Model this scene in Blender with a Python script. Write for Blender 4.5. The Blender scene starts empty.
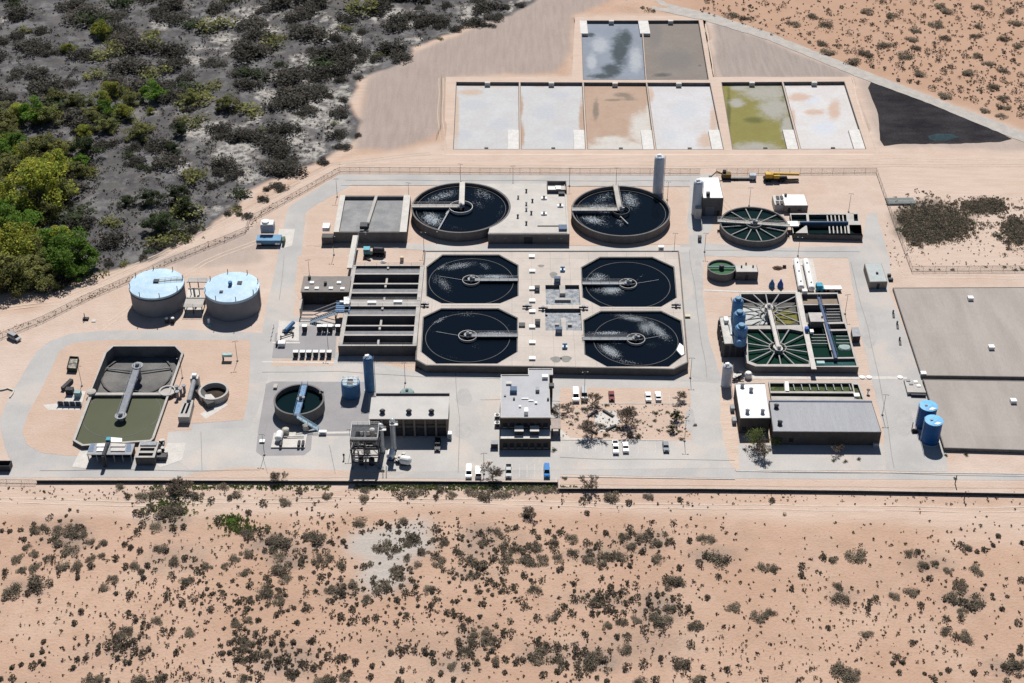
import bpy, bmesh, math, random
import numpy as np
from mathutils import Vector, Matrix, noise as mnoise
R = math.radians
scn = bpy.context.scene
col = scn.collection
# ---------------------------------------------------------------- camera
F, TH, H = 1515.0, R(35.5), 300.0
cd = bpy.data.cameras.new('camera'); cam = bpy.data.objects.new('camera', cd); col.objects.link(cam)
cam.location = (0, 0, H); cam.rotation_euler = (R(90) - TH, 0, 0)
cd.sensor_width = 36; cd.lens = F / 1024 * 36; cd.clip_start = 1; cd.clip_end = 6000
scn.camera = cam
# ---------------------------------------------------------------- sky, sun, exposure
SUN_EL, SUN_AZ = 51, 3          # sun ahead of the camera (towards +Y), slightly right
w = bpy.data.worlds.new('World'); scn.world = w; w.use_nodes = True
nt = w.node_tree; nt.nodes.clear()
sk = nt.nodes.new('ShaderNodeTexSky'); sk.sky_type = 'NISHITA'; sk.sun_disc = False
sk.sun_elevation = R(SUN_EL); sk.sun_rotation = R(SUN_AZ); sk.altitude = 1200; sk.dust_density = 0.2
bg = nt.nodes.new('ShaderNodeBackground'); bg.inputs[1].default_value = 0.05
wo = nt.nodes.new('ShaderNodeOutputWorld')
nt.links.new(sk.outputs[0], bg.inputs[0]); nt.links.new(bg.outputs[0], wo.inputs[0])
sd = bpy.data.lights.new('sun', 'SUN'); sd.energy = 5.0; sd.angle = R(0.53); sd.color = (1, .96, .90)
so = bpy.data.objects.new('sun', sd); col.objects.link(so)
sv = Vector((math.sin(R(SUN_AZ)) * math.cos(R(SUN_EL)), math.cos(R(SUN_AZ)) * math.cos(R(SUN_EL)), math.sin(R(SUN_EL))))
so.rotation_euler = sv.to_track_quat('Z', 'Y').to_euler(); so.location = (0, 500, 400)
scn.view_settings.view_transform = 'Standard'; scn.view_settings.look = 'None'
scn.view_settings.gamma = 1; scn.view_settings.exposure = 0.31
scn.render.engine = 'CYCLES'
scn.cycles.max_bounces = 5; scn.cycles.diffuse_bounces = 2; scn.cycles.glossy_bounces = 2
scn.cycles.transparent_max_bounces = 12

# ---------------------------------------------------------------- survey helpers
def G(px, py, z=0.0):
    u = (px - 512) / F; v = (py - 341.5) / F
    dz = -math.sin(TH) - v * math.cos(TH); dy = math.cos(TH) - v * math.sin(TH)
    t = (H - z) / -dz
    return Vector((u * t, dy * t, z))
def S(px, py, z=0.0):
    v = (py - 341.5) / F
    return F * (math.sin(TH) + v * math.cos(TH)) / (H - z)
def P(px, z=0.0): return [G(a, b, z) for a, b in px]
def area2(p): return sum(p[i].x * p[(i + 1) % len(p)].y - p[(i + 1) % len(p)].x * p[i].y for i in range(len(p)))
def ccw(p): return list(p) if area2(p) > 0 else list(reversed(p))
def rect(x0, y0, x1, y1, z=0.0):
    """axis-aligned rectangle; x0,x1 read on the near edge y1; far edge at y0"""
    a = G(x0, y1, z); b = G(x1, y1, z); Y = G(x0, y0, z).y
    return [Vector((a.x, a.y, z)), Vector((b.x, a.y, z)), Vector((b.x, Y, z)), Vector((a.x, Y, z))]
def inset(p, t):
    p = ccw(p); n = len(p); out = []
    for i in range(n):
        a, b, c = p[i - 1], p[i], p[(i + 1) % n]
        d1 = (b - a).to_2d().normalized(); d2 = (c - b).to_2d().normalized()
        n1 = Vector((-d1.y, d1.x)); n2 = Vector((-d2.y, d2.x))
        m = (n1 + n2); m = m / max(1e-6, m.dot(n1))
        out.append(Vector((b.x + m.x * t, b.y + m.y * t, b.z)))
    return out
def inpoly(x, y, poly):
    c = False; j = len(poly) - 1
    for i in range(len(poly)):
        xi, yi = poly[i][0], poly[i][1]; xj, yj = poly[j][0], poly[j][1]
        if (yi > y) != (yj > y) and x < (xj - xi) * (y - yi) / (yj - yi) + xi: c = not c
        j = i
    return c

# ---------------------------------------------------------------- materials
def lin(c):
    return tuple((v / 255 / 12.92) if v / 255 <= .04045 else ((v / 255 + .055) / 1.055) ** 2.4 for v in c)
MATS = {}
def mat(name, c1, c2=None, sc=.35, rough=.85, bump=0, metal=0, fine=.12, spec=.12, vary=0, stretch=None, joints=None, mort=.76, third=None):
    """principled with two-scale noise mottling between c1 and c2"""
    if name in MATS: return MATS[name]
    m = bpy.data.materials.new(name); m.use_nodes = True; t = m.node_tree; N = t.nodes; L = t.links
    b = N['Principled BSDF']; b.inputs['Roughness'].default_value = rough; b.inputs['Metallic'].default_value = metal
    b.inputs['Specular IOR Level'].default_value = spec
    if c2 is None: c2 = tuple(v * .82 for v in c1)
    geo = N.new('ShaderNodeNewGeometry'); mp = N.new('ShaderNodeMapping'); L.new(geo.outputs['Position'], mp.inputs[0])
    if stretch: mp.inputs['Scale'].default_value = stretch
    n1 = N.new('ShaderNodeTexNoise'); n1.inputs['Scale'].default_value = sc; n1.inputs['Detail'].default_value = 6; n1.inputs['Roughness'].default_value = .62
    L.new(mp.outputs[0], n1.inputs['Vector'])
    cr = N.new('ShaderNodeMapRange'); cr.inputs[1].default_value = .36; cr.inputs[2].default_value = .64
    L.new(n1.outputs[0], cr.inputs[0])
    mx = N.new('ShaderNodeMix'); mx.data_type = 'RGBA'; mx.inputs[6].default_value = (*c1, 1); mx.inputs[7].default_value = (*c2, 1)
    L.new(cr.outputs[0], mx.inputs[0])
    if third:
        n5 = N.new('ShaderNodeTexNoise'); n5.inputs['Scale'].default_value = .045; n5.inputs['Detail'].default_value = 8; n5.inputs['Roughness'].default_value = .68; n5.inputs['Distortion'].default_value = .5; L.new(geo.outputs['Position'], n5.inputs['Vector'])
        r5 = N.new('ShaderNodeMapRange'); r5.inputs[1].default_value = .50; r5.inputs[2].default_value = .66; r5.inputs[4].default_value = .9; L.new(n5.outputs[0], r5.inputs[0])
        m6 = N.new('ShaderNodeMix'); m6.data_type = 'RGBA'; L.new(r5.outputs[0], m6.inputs[0]); L.new(mx.outputs[2], m6.inputs[6]); m6.inputs[7].default_value = (*third, 1); mx = m6
    n2 = N.new('ShaderNodeTexNoise'); n2.inputs['Scale'].default_value = 2.6; n2.inputs['Detail'].default_value = 3
    L.new(mp.outputs[0], n2.inputs['Vector'])
    mr = N.new('ShaderNodeMapRange'); mr.inputs[1].default_value = .3; mr.inputs[2].default_value = .7
    mr.inputs[3].default_value = 1 - fine; mr.inputs[4].default_value = 1 + fine
    L.new(n2.outputs[0], mr.inputs[0])
    mu = N.new('ShaderNodeVectorMath'); mu.operation = 'SCALE'; L.new(mx.outputs[2], mu.inputs[0]); L.new(mr.outputs[0], mu.inputs['Scale'])
    out = mu.outputs[0]
    if joints:
        bk = N.new('ShaderNodeTexBrick'); bk.offset = 0; bk.inputs['Scale'].default_value = 1
        bk.inputs['Brick Width'].default_value = joints[0]; bk.inputs['Row Height'].default_value = joints[1]
        bk.inputs['Mortar Size'].default_value = joints[2]; bk.inputs['Color1'].default_value = (1, 1, 1, 1); bk.inputs['Color2'].default_value = (.955, .955, .955, 1)
        bk.inputs['Mortar'].default_value = (mort, mort, mort, 1); L.new(geo.outputs['Position'], bk.inputs['Vector'])
        m3 = N.new('ShaderNodeVectorMath'); m3.operation = 'MULTIPLY'; L.new(out, m3.inputs[0]); L.new(bk.outputs[0], m3.inputs[1]); out = m3.outputs[0]
    if vary:
        oi = N.new('ShaderNodeObjectInfo'); m4 = N.new('ShaderNodeMapRange'); m4.inputs[3].default_value = 1 - vary; m4.inputs[4].default_value = 1 + vary
        L.new(oi.outputs['Random'], m4.inputs[0])
        m5 = N.new('ShaderNodeVectorMath'); m5.operation = 'SCALE'; L.new(out, m5.inputs[0]); L.new(m4.outputs[0], m5.inputs['Scale']); out = m5.outputs[0]
    L.new(out, b.inputs['Base Color'])
    if bump:
        bp = N.new('ShaderNodeBump'); bp.inputs['Strength'].default_value = bump; bp.inputs['Distance'].default_value = .3
        L.new(n1.outputs[0], bp.inputs['Height']); L.new(bp.outputs[0], b.inputs['Normal'])
    MATS[name] = m; return m
def foliage_mat(name, c1, c2):
    if name in MATS: return MATS[name]
    m = bpy.data.materials.new(name); m.use_nodes = True; t = m.node_tree; N = t.nodes; L = t.links
    b = N['Principled BSDF']; b.inputs['Roughness'].default_value = .8; b.inputs['Specular IOR Level'].default_value = .15
    g = N.new('ShaderNodeNewGeometry'); oi = N.new('ShaderNodeObjectInfo')
    mx = N.new('ShaderNodeMix'); mx.data_type = 'RGBA'; mx.inputs[6].default_value = (*c1, 1); mx.inputs[7].default_value = (*c2, 1)
    n = N.new('ShaderNodeTexNoise'); n.inputs['Scale'].default_value = .45; n.inputs['Detail'].default_value = 3; L.new(g.outputs['Position'], n.inputs['Vector'])
    r0 = N.new('ShaderNodeMapRange'); r0.inputs[1].default_value = .38; r0.inputs[2].default_value = .62; L.new(n.outputs[0], r0.inputs[0])
    L.new(r0.outputs[0], mx.inputs[0])
    mr = N.new('ShaderNodeMapRange'); mr.inputs[3].default_value = .55; mr.inputs[4].default_value = 1.45; L.new(g.outputs['Random Per Island'], mr.inputs[0])
    m2 = N.new('ShaderNodeMapRange'); m2.inputs[3].default_value = .75; m2.inputs[4].default_value = 1.25; L.new(oi.outputs['Random'], m2.inputs[0])
    mm = N.new('ShaderNodeMath'); mm.operation = 'MULTIPLY'; L.new(mr.outputs[0], mm.inputs[0]); L.new(m2.outputs[0], mm.inputs[1])
    sc = N.new('ShaderNodeVectorMath'); sc.operation = 'SCALE'; L.new(mx.outputs[2], sc.inputs[0]); L.new(mm.outputs[0], sc.inputs['Scale'])
    L.new(sc.outputs[0], b.inputs['Base Color'])
    tr = N.new('ShaderNodeBsdfTranslucent'); L.new(sc.outputs[0], tr.inputs[0])
    ms = N.new('ShaderNodeMixShader'); ms.inputs[0].default_value = .42
    L.new(b.outputs[0], ms.inputs[1]); L.new(tr.outputs[0], ms.inputs[2]); L.new(ms.outputs[0], N['Material Output'].inputs[0])
    MATS[name] = m; return m
def water_mat(name, c, foamc=(.30, .335, .37), rough=.05, sc=2.9, emp=(.53, .62)):
    if name in MATS: return MATS[name]
    m = bpy.data.materials.new(name); m.use_nodes = True; t = m.node_tree; N = t.nodes; L = t.links
    b = N['Principled BSDF']; b.inputs['Specular IOR Level'].default_value = .07
    g = N.new('ShaderNodeNewGeometry'); at = N.new('ShaderNodeAttribute'); at.attribute_name = 'foam'
    n = N.new('ShaderNodeTexNoise'); n.inputs['Scale'].default_value = sc; n.inputs['Detail'].default_value = 2; n.inputs['Roughness'].default_value = .6; L.new(g.outputs['Position'], n.inputs['Vector'])
    n3 = N.new('ShaderNodeTexNoise'); n3.inputs['Scale'].default_value = .22; n3.inputs['Detail'].default_value = 3; n3.inputs['Distortion'].default_value = 1.2; L.new(g.outputs['Position'], n3.inputs['Vector'])
    a0 = N.new('ShaderNodeMath'); a0.operation = 'MULTIPLY_ADD'; a0.inputs[1].default_value = .12; L.new(n3.outputs[0], a0.inputs[0]); L.new(n.outputs[0], a0.inputs[2])
    a1 = N.new('ShaderNodeMath'); a1.operation = 'MULTIPLY_ADD'; a1.inputs[1].default_value = .42; L.new(at.outputs['Fac'], a1.inputs[0]); L.new(a0.outputs[0], a1.inputs[2])
    mr = N.new('ShaderNodeMapRange'); mr.inputs[1].default_value = .85; mr.inputs[2].default_value = 1.02; L.new(a1.outputs[0], mr.inputs[0])
    mx = N.new('ShaderNodeMix'); mx.data_type = 'RGBA'; mx.inputs[6].default_value = (*c, 1); mx.inputs[7].default_value = (*foamc, 1)
    L.new(mr.outputs[0], mx.inputs[0]); L.new(mx.outputs[2], b.inputs['Base Color'])
    rr = N.new('ShaderNodeMapRange'); rr.inputs[3].default_value = rough; rr.inputs[4].default_value = .8; L.new(mr.outputs[0], rr.inputs[0]); L.new(rr.outputs[0], b.inputs['Roughness'])
    MATS[name] = m; return m

# ---------------------------------------------------------------- mesh builder
def sheet_tris(outer, holes):
    bm = bmesh.new(); ed = []
    for lp in [outer] + list(holes):
        vs = [bm.verts.new((p[0], p[1], 0)) for p in lp]
        for i in range(len(vs)): ed.append(bm.edges.new((vs[i], vs[(i + 1) % len(vs)])))
    bmesh.ops.triangle_fill(bm, use_beauty=True, use_dissolve=False, edges=ed)
    bm.verts.index_update(); v = [(q.co.x, q.co.y) for q in bm.verts]; f = []
    for fc in bm.faces:
        ix = [q.index for q in fc.verts]
        a, b, c = (v[k] for k in ix[:3])
        if (b[0] - a[0]) * (c[1] - a[1]) - (b[1] - a[1]) * (c[0] - a[0]) < 0: ix.reverse()
        f.append(ix)
    bm.free(); return v, f
class MB:
    def __init__(s): s.v = []; s.f = []
    def face(s, pts):
        k = len(s.v); s.v += [tuple(p) for p in pts]; s.f.append(list(range(k, k + len(pts)))); return s
    def prism(s, pts, z0, z1, bottom=False):
        p = ccw(pts); n = len(p); k = len(s.v)
        s.v += [(q.x, q.y, z0) for q in p] + [(q.x, q.y, z1) for q in p]
        for i in range(n): j = (i + 1) % n; s.f.append([k + i, k + j, k + n + j, k + n + i])
        s.f.append([k + n + i for i in range(n)])
        if bottom: s.f.append([k + i for i in reversed(range(n))])
        return s
    def frustum(s, lo, hi, z0, z1):
        n = len(lo); k = len(s.v)
        s.v += [(q[0], q[1], z0) for q in lo] + [(q[0], q[1], z1) for q in hi]
        for i in range(n): j = (i + 1) % n; s.f.append([k + i, k + j, k + n + j, k + n + i])
        s.f.append([k + n + i for i in range(n)]); return s
    def box(s, cx, cy, z0, sx, sy, sz, rot=0):
        c, q = math.cos(rot), math.sin(rot)
        pts = [Vector((cx + a * c - b * q, cy + a * q + b * c, 0)) for a, b in ((-sx / 2, -sy / 2), (sx / 2, -sy / 2), (sx / 2, sy / 2), (-sx / 2, sy / 2))]
        return s.prism(pts, z0, z0 + sz, True)
    def obox(s, p, q, wd, th):
        """bar from p to q (top centre line), width wd, thickness th"""
        p = Vector(p); q = Vector(q); d = q - p
        n = Vector((-d.y, d.x, 0)); n = n.normalized() * wd / 2 if n.length > 1e-6 else Vector((wd / 2, 0, 0))
        u = Vector((0, 0, th)) if abs(d.normalized().z) < .95 else Vector((0, th, 0))
        a = [p - n - u, q - n - u, q + n - u, p + n - u, p - n, q - n, q + n, p + n]
        k = len(s.v); s.v += [tuple(x) for x in a]
        for f in ((0, 3, 2, 1), (4, 5, 6, 7), (0, 1, 5, 4), (1, 2, 6, 5), (2, 3, 7, 6), (3, 0, 4, 7)): s.f.append([k + i for i in f])
        return s
    def bar(s, p, q, r, n=6, r2=None, cap=True):
        p = Vector(p); q = Vector(q); d = (q - p).normalized(); r2 = r if r2 is None else r2
        a = d.orthogonal().normalized(); b = d.cross(a); k = len(s.v)
        for c, rr in ((p, r), (q, r2)):
            for i in range(n):
                t = 2 * math.pi * i / n; s.v.append(tuple(c + (a * math.cos(t) + b * math.sin(t)) * rr))
        for i in range(n): j = (i + 1) % n; s.f.append([k + i, k + j, k + n + j, k + n + i])
        if cap: s.f.append([k + n + i for i in range(n)]); s.f.append([k + i for i in reversed(range(n))])
        return s
    def lathe(s, cx, cy, prof, n=48, cap=True):
        k = len(s.v); m = len(prof)
        for r, z in prof:
            for i in range(n):
                t = 2 * math.pi * i / n; s.v.append((cx + r * math.cos(t), cy + r * math.sin(t), z))
        for a in range(m - 1):
            for i in range(n):
                j = (i + 1) % n; s.f.append([k + a * n + i, k + a * n + j, k + (a + 1) * n + j, k + (a + 1) * n + i])
        if cap: s.f.append([k + (m - 1) * n + i for i in range(n)])
        return s
    def hcyl(s, p, q, r, n=16):
        """horizontal vessel with domed ends"""
        p = Vector(p); q = Vector(q); d = (q - p).normalized(); a = d.orthogonal().normalized(); b = d.cross(a); L = (q - p).length
        st = [(0, .05), (.12 * r, .55), (.35 * r, .85), (.6 * r, 1), (L - .6 * r, 1), (L - .35 * r, .85), (L - .12 * r, .55), (L, .05)]; k = len(s.v)
        for t, f in st:
            for i in range(n):
                g = 2 * math.pi * i / n; s.v.append(tuple(p + d * t + (a * math.cos(g) + b * math.sin(g)) * r * f))
        for m in range(len(st) - 1):
            for i in range(n): j = (i + 1) % n; s.f.append([k + m * n + i, k + m * n + j, k + (m + 1) * n + j, k + (m + 1) * n + i])
        s.f.append([k + i for i in reversed(range(n))]); s.f.append([k + (len(st) - 1) * n + i for i in range(n)]); return s
    def sheet(s, outer, holes, z):
        v, f = sheet_tris(outer, holes); k = len(s.v)
        s.v += [(a, b, z) for a, b in v]; s.f += [[k + i for i in q] for q in f]; return s
    def skirt(s, loop, z0, z1, inward=False):
        p = ccw(loop); n = len(p); k = len(s.v)
        s.v += [(q[0], q[1], z0) for q in p] + [(q[0], q[1], z1) for q in p]
        for i in range(n):
            j = (i + 1) % n; f = [k + i, k + j, k + n + j, k + n + i]
            s.f.append(f[::-1] if inward else f)
        return s
    def ringwall(s, outer, t, z0, z1, zi=None):
        """closed wall following a polygon, thickness t; inside face starts at zi"""
        o = ccw(outer); i_ = inset(o, t); zi = z0 if zi is None else zi
        s.sheet(o, [i_], z1); s.skirt(o, z0, z1); s.skirt(i_, zi, z1, True); return i_
    def ringb(s, *a): s.ringwall(*a); return s
    def rail(s, p, q, hgt=1.05, r=.05, step=3):
        p = Vector(p); q = Vector(q); L = (q - p).length; n = max(1, int(L / step))
        for i in range(n + 1):
            c = p.lerp(q, i / n); s.bar(c, c + Vector((0, 0, hgt)), r, 4)
        for h in (hgt, hgt * .5): s.bar(p + Vector((0, 0, h)), q + Vector((0, 0, h)), r, 4)
        return s
    def build(s, name, m, parent=None, smooth=False, origin=None):
        me = bpy.data.meshes.new(name)
        if parent is not None: o0 = wloc(parent)
        elif origin is not None: o0 = Vector(origin)
        else:
            n = len(s.v); o0 = Vector((sum(a[0] for a in s.v) / n, sum(a[1] for a in s.v) / n, min(a[2] for a in s.v)))
        me.from_pydata([(a[0] - o0.x, a[1] - o0.y, a[2] - o0.z) for a in s.v], [], s.f)
        me.materials.append(m)
        if smooth: me.shade_smooth()
        me.update()
        o = bpy.data.objects.new(name, me); col.objects.link(o)
        if parent is not None: o.parent = parent
        else: o.location = o0
        return o
def wloc(o):
    v = Vector(o.location); p = o.parent
    while p: v = v + Vector(p.location); p = p.parent
    return v
def tag(o, label=None, cat=None, group=None, kind=None):
    if label: o['label'] = label
    if cat: o['category'] = cat
    if group: o['group'] = group
    if kind: o['kind'] = kind
    return o
def thing(name, label, cat, loc, group=None):
    o = bpy.data.objects.new(name, None); col.objects.link(o); o.location = loc; o.empty_display_size = .5
    return tag(o, label, cat, group)
def struct(name, mb, m, **k): return tag(mb.build(name, m, **k), kind='structure')
def dup(root, loc, rz=0, sc=None, label=None, group=None):
    r = root.copy(); col.objects.link(r); r.location = loc; r.rotation_euler = (0, 0, rz)
    if sc is not None: r.scale = (sc, sc, sc) if not hasattr(sc, '__len__') else sc
    if label: r['label'] = label
    if group: r['group'] = group
    def rec(a, b):
        for ch in list(a.children):
            c = ch.copy(); col.objects.link(c); c.parent = b; rec(ch, c)
    rec(root, r)
    return r
def meanp(p):
    n = len(p); return Vector((sum(q.x for q in p) / n, sum(q.y for q in p) / n, 0))

# palette (surface colours; two wall concretes have shade painted in)
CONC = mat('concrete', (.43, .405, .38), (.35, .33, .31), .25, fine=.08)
CONCW = mat('shaded_concrete_walls', (.165, .155, .15), (.125, .119, .117), .3, fine=.1, stretch=(1, 1, .35))  # darker copy of the concrete, wall shade painted into its colour
CONCD = mat('dark_and_shaded_concrete', (.115, .11, .11), (.085, .082, .083), .3)  # deepest copy: painted shade for skirts and pits, plus real dark parts
DECK = mat('deck_concrete', (.49, .435, .39), (.42, .375, .34), .12, fine=.07, joints=(7, 7, .08))
ASPH = mat('asphalt', (.395, .385, .375), (.34, .333, .328), .07, fine=.08, third=(.45, .40, .365))
YARD = mat('yard_concrete', (.44, .42, .40), (.375, .362, .348), .06, fine=.08, third=(.49, .425, .38))
ASPHD = mat('dark_asphalt', (.285, .275, .28), (.25, .242, .25), .12, fine=.08)
PADC = mat('pale_slab', (.54, .51, .48), (.46, .44, .41), .3)
WHITE = mat('white_paint', (.80, .79, .77), (.7, .69, .67), .6, rough=.5)
ROOFW = mat('white_roof', (.78, .77, .76), (.68, .67, .66), .3, rough=.6)
ROOFG = mat('grey_roof', (.285, .29, .31), (.25, .255, .275), .2, rough=.55, stretch=(3, .3, 1))
GREYM = mat('galvanised', (.30, .31, .33), (.23, .24, .255), .8, rough=.6)
DARKM = mat('dark_metal', (.05, .052, .06), (.035, .035, .04), 1, rough=.5)
BLACK = mat('black_rubber', (.02, .02, .022), None, 1, rough=.8)
BLUEM = mat('blue_paint', (.065, .17, .33), (.05, .14, .28), .6, rough=.45)
BLUEL = mat('light_blue_paint', (.44, .57, .67), (.34, .48, .60), .25, rough=.5)
SILOB = mat('grey_blue_silo', (.46, .52, .60), (.40, .46, .54), .5, rough=.45)
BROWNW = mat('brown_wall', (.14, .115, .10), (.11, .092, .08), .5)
TEAL = mat('teal_paint', (.07, .30, .40), None, 1, rough=.4)
YELL = mat('yellow_paint', (.55, .34, .06), None, 1, rough=.5)
GLASS = mat('dark_glass', (.02, .025, .03), None, 1, rough=.08, spec=.6)
TWM = mat('weathered_steel', (.10, .104, .112), (.065, .068, .075), .9)
NAVY = water_mat('clarifier_water', (.003, .006, .011))
# ================================================================ GROUND
# ponds (pixel corners TL, TR, BR, BL of the rim)
PONDS = [
 ((456.3, 82), (518.8, 82.3), (519.3, 149.3), (453.3, 149.3)),
 ((520.4, 82.3), (582.3, 82.5), (585.5, 149.4), (521.2, 149.3)),
 ((583.8, 82.5), (646, 82.7), (654.5, 149.6), (587.5, 149.4)),
 ((647.2, 82.7), (710, 82.9), (723.6, 149.4), (656.3, 149.6)),
 ((721.5, 82.3), (781.8, 82), (799, 149.2), (732.5, 149.4)),
 ((783.4, 82), (844.3, 81.6), (866, 149), (800.9, 149.2)),
 ((581.3, 20.6), (641.2, 20.6), (645.6, 79.8), (583.2, 79.8)),
 ((642.4, 20.6), (698.6, 20.4), (708.6, 79.6), (646.8, 79.8))]
BASIN_UP = [(113, 345.6), (175.6, 345.6), (182.6, 353), (168.5, 393.3), (91, 393.3), (90, 391), (105.4, 352.4)]
BASIN_LO = [(91, 394.6), (168.3, 394.6), (153, 438), (150.5, 440.4), (82.5, 445), (73.8, 440)]
def project(x, y):
    dep = y * math.cos(TH) + H * math.sin(TH); up = y * math.sin(TH) - H * math.cos(TH)
    return 512 + F * x / dep, 341.5 - F * up / dep
gx = np.concatenate([[-2500, -1500, -1000, -700, -500, -400], np.arange(-330, 330.1, 1.6), [400, 500, 700, 1000, 1500, 2500]])
gy = np.concatenate([[-300, 0, 100, 180, 220], np.arange(244, 770.1, 1.6), [820, 900, 1050, 1300, 1800, 3000]])
NX, NY = len(gx), len(gy)
GX, GY = np.meshgrid(gx, gy)
PX, PY = project(GX, GY)
def fbm(X, Y, sc, seed, oct_=4):
    rs = np.random.RandomState(seed); out = np.zeros_like(X, dtype=float); amp = 1; tot = 0
    for o in range(oct_):
        g = rs.rand(160, 160); x = (X * sc) % 159; y = (Y * sc) % 159
        xi = x.astype(int); yi = y.astype(int); fx = x - xi; fy = y - yi; fx = fx * fx * (3 - 2 * fx); fy = fy * fy * (3 - 2 * fy)
        out += amp * (g[yi, xi] * (1 - fx) * (1 - fy) + g[yi, xi + 1] * fx * (1 - fy) + g[yi + 1, xi] * (1 - fx) * fy + g[yi + 1, xi + 1] * fx * fy)
        tot += amp; amp *= .55; sc *= 2.03
    return out / tot
def pmask(poly, X=None, Y=None):
    X = PX if X is None else X; Y = PY if Y is None else Y
    c = np.zeros(X.shape, bool); j = len(poly) - 1
    for i in range(len(poly)):
        xi, yi = poly[i]; xj, yj = poly[j]
        if yi != yj: c ^= ((yi > Y) != (yj > Y)) & (X < (xj - xi) * (Y - yi) / (yj - yi) + xi)
        j = i
    return c
def blur(a, n=2):
    a = a.astype(float)
    for _ in range(n):
        b = a.copy(); b[1:-1, 1:-1] = (a[1:-1, 1:-1] * 2 + a[:-2, 1:-1] + a[2:, 1:-1] + a[1:-1, :-2] + a[1:-1, 2:]) / 6; a = b
    return a
n1 = fbm(GX, GY, .05, 1); n2 = fbm(GX, GY, .05, 2); n3 = fbm(GX, GY, .12, 3); n4 = fbm(GX + 900, GY, .03, 4)
DX = PX + (n1 - .5) * 34; DYp = PY + (n2 - .5) * 18
ASH_POLY = [(-400, -200), (610, -200), (540, -10), (520, 12), (480, 22), (440, 34), (405, 54), (372, 72), (352, 100), (356, 128), (345, 148), (300, 172), (262, 188), (225, 215), (190, 240), (150, 258), (95, 276), (40, 292), (-400, 300)]
ash = blur(pmask(ASH_POLY, DX, DYp), 3)
salt = np.clip((n3 - .60) * 6, 0, 1) * ash * np.clip((PX - 40 - PY * .2) / 260, .12, 1)
for bx, by, br in ((160, 22, 14), (123, 47, 10), (215, 20, 16), (228, 40, 14), (250, 12, 14), (195, 60, 9), (200, 132, 22), (235, 150, 26), (175, 165, 14), (265, 95, 12), (215, 128, 14), (290, 140, 24), (300, 105, 22), (318, 118, 26),
                   (330, 95, 18), (330, 35, 12), (345, 20, 12), (470, 12, 14), (390, 12, 16), (300, 60, 10), (245, 175, 16), (3, 20, 6), (360, 60, 14), (310, 12, 12), (265, 30, 14), (338, 70, 16), (420, 22, 10), (240, 195, 12)):
    d = np.hypot(PX - bx, (PY - by) * 1.8) / br + (n3 - .5) * 2.2
    salt = np.maximum(salt, np.clip(1.25 - d, 0, 1) * .95)
# graded grey-brown dirt west and north-west of the ponds, ploughed triangle, fenced lot north of the tanks
g = np.zeros_like(PX)
for poly, v in (([(352, 150), (372, 72), (410, 54), (480, 26), (530, -10), (640, -10), (575, 14), (566, 60), (556, 72), (446, 78), (441, 130), (430, 140), (390, 150)], .85),
                ([(150, 258), (206, 248), (262, 222), (262, 262), (196, 268), (150, 264)], .6),
                ([(712, 24), (722, 24), (852, 74), (845, 78), (720, 78)], 1.0),
                ([(860, 78), (885, 82), (1024, 140), (1060, 150), (880, 146)], .6)):
    g = np.maximum(g, blur(pmask(poly, PX + (n1 - .5) * 8, PY + (n2 - .5) * 5), 2) * v)
# pale smooth track and washed pans
pl = np.zeros_like(PX)
for poly, v in (([(-60, 292), (60, 288), (150, 264), (240, 212), (340, 160), (460, 154), (1100, 154), (1100, 168), (340, 168), (255, 214), (150, 264), (90, 292), (-60, 332)], .55),
                ([(-60, 486), (560, 500), (1100, 502), (1100, 545), (900, 524), (600, 512), (330, 512), (120, 520), (-60, 512)], .75),
                ([(352, 530), (420, 520), (432, 545), (404, 560), (398, 585), (372, 595), (360, 578), (366, 558), (345, 545)], 1.0),
                ([(930, 530), (1000, 528), (1030, 545), (950, 548)], .5),
                ([(876, 150), (1100, 150), (1100, 268), (912, 268)], .5)):
    pl = np.maximum(pl, blur(pmask(poly, DX, DYp), 3) * v)
pl = np.maximum(pl, np.clip(blur(ash, 14) * 4, 0, .75) * (1 - ash))
scr = np.zeros_like(PX)
for poly in ([(893, 212), (905, 207), (925, 203), (945, 205), (956, 214), (975, 222), (970, 230), (955, 240), (925, 243), (900, 238)], [(960, 208), (985, 202), (1003, 205), (1000, 214), (975, 213)], [(1006, 222), (1030, 220), (1030, 245), (1012, 240)]):
    scr = np.maximum(scr, blur(pmask(poly, DX, DYp), 2))
panl = blur(pmask([(350, 532), (425, 520), (436, 548), (406, 562), (402, 588), (372, 598), (358, 578), (366, 558), (340, 548)], DX, DYp), 4)
zz = (n4 - .5) * .8 + (n1 - .5) * .25
site = blur(pmask([(-400, 330), (30, 312), (262, 205), (330, 165), (450, 140), (450, 76), (572, 76), (576, 14), (700, 14), (1500, 300), (1500, 500), (-400, 487)]), 6)
zz = np.where(site > .02, zz * (1 - np.clip(site * 3, 0, 1)), zz) - 0.0
for pond in PONDS:
    q = [tuple(v.xy) for v in inset(P(pond), -2.6)]
    zz = np.where(pmask(q, GX, GY), -7.0, zz)
q = [tuple(v.xy) for v in inset(P([(113, 345.6), (175.6, 345.6), (182.6, 353), (153, 438), (150.5, 440.4), (82.5, 445), (73.8, 440), (105.4, 352.4)]), -2.6)]
zz = np.where(pmask(q, GX, GY), -8.0, zz)
me = bpy.data.meshes.new('ground')
co = np.stack([GX, GY, zz], -1).reshape(-1, 3).astype(np.float32)
idx = np.arange(NX * NY).reshape(NY, NX)
fq = np.stack([idx[:-1, :-1], idx[:-1, 1:], idx[1:, 1:], idx[1:, :-1]], -1).reshape(-1, 4)
me.vertices.add(len(co)); me.vertices.foreach_set('co', co.ravel())
me.loops.add(fq.size); me.loops.foreach_set('vertex_index', fq.ravel().astype(np.int32))
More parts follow.
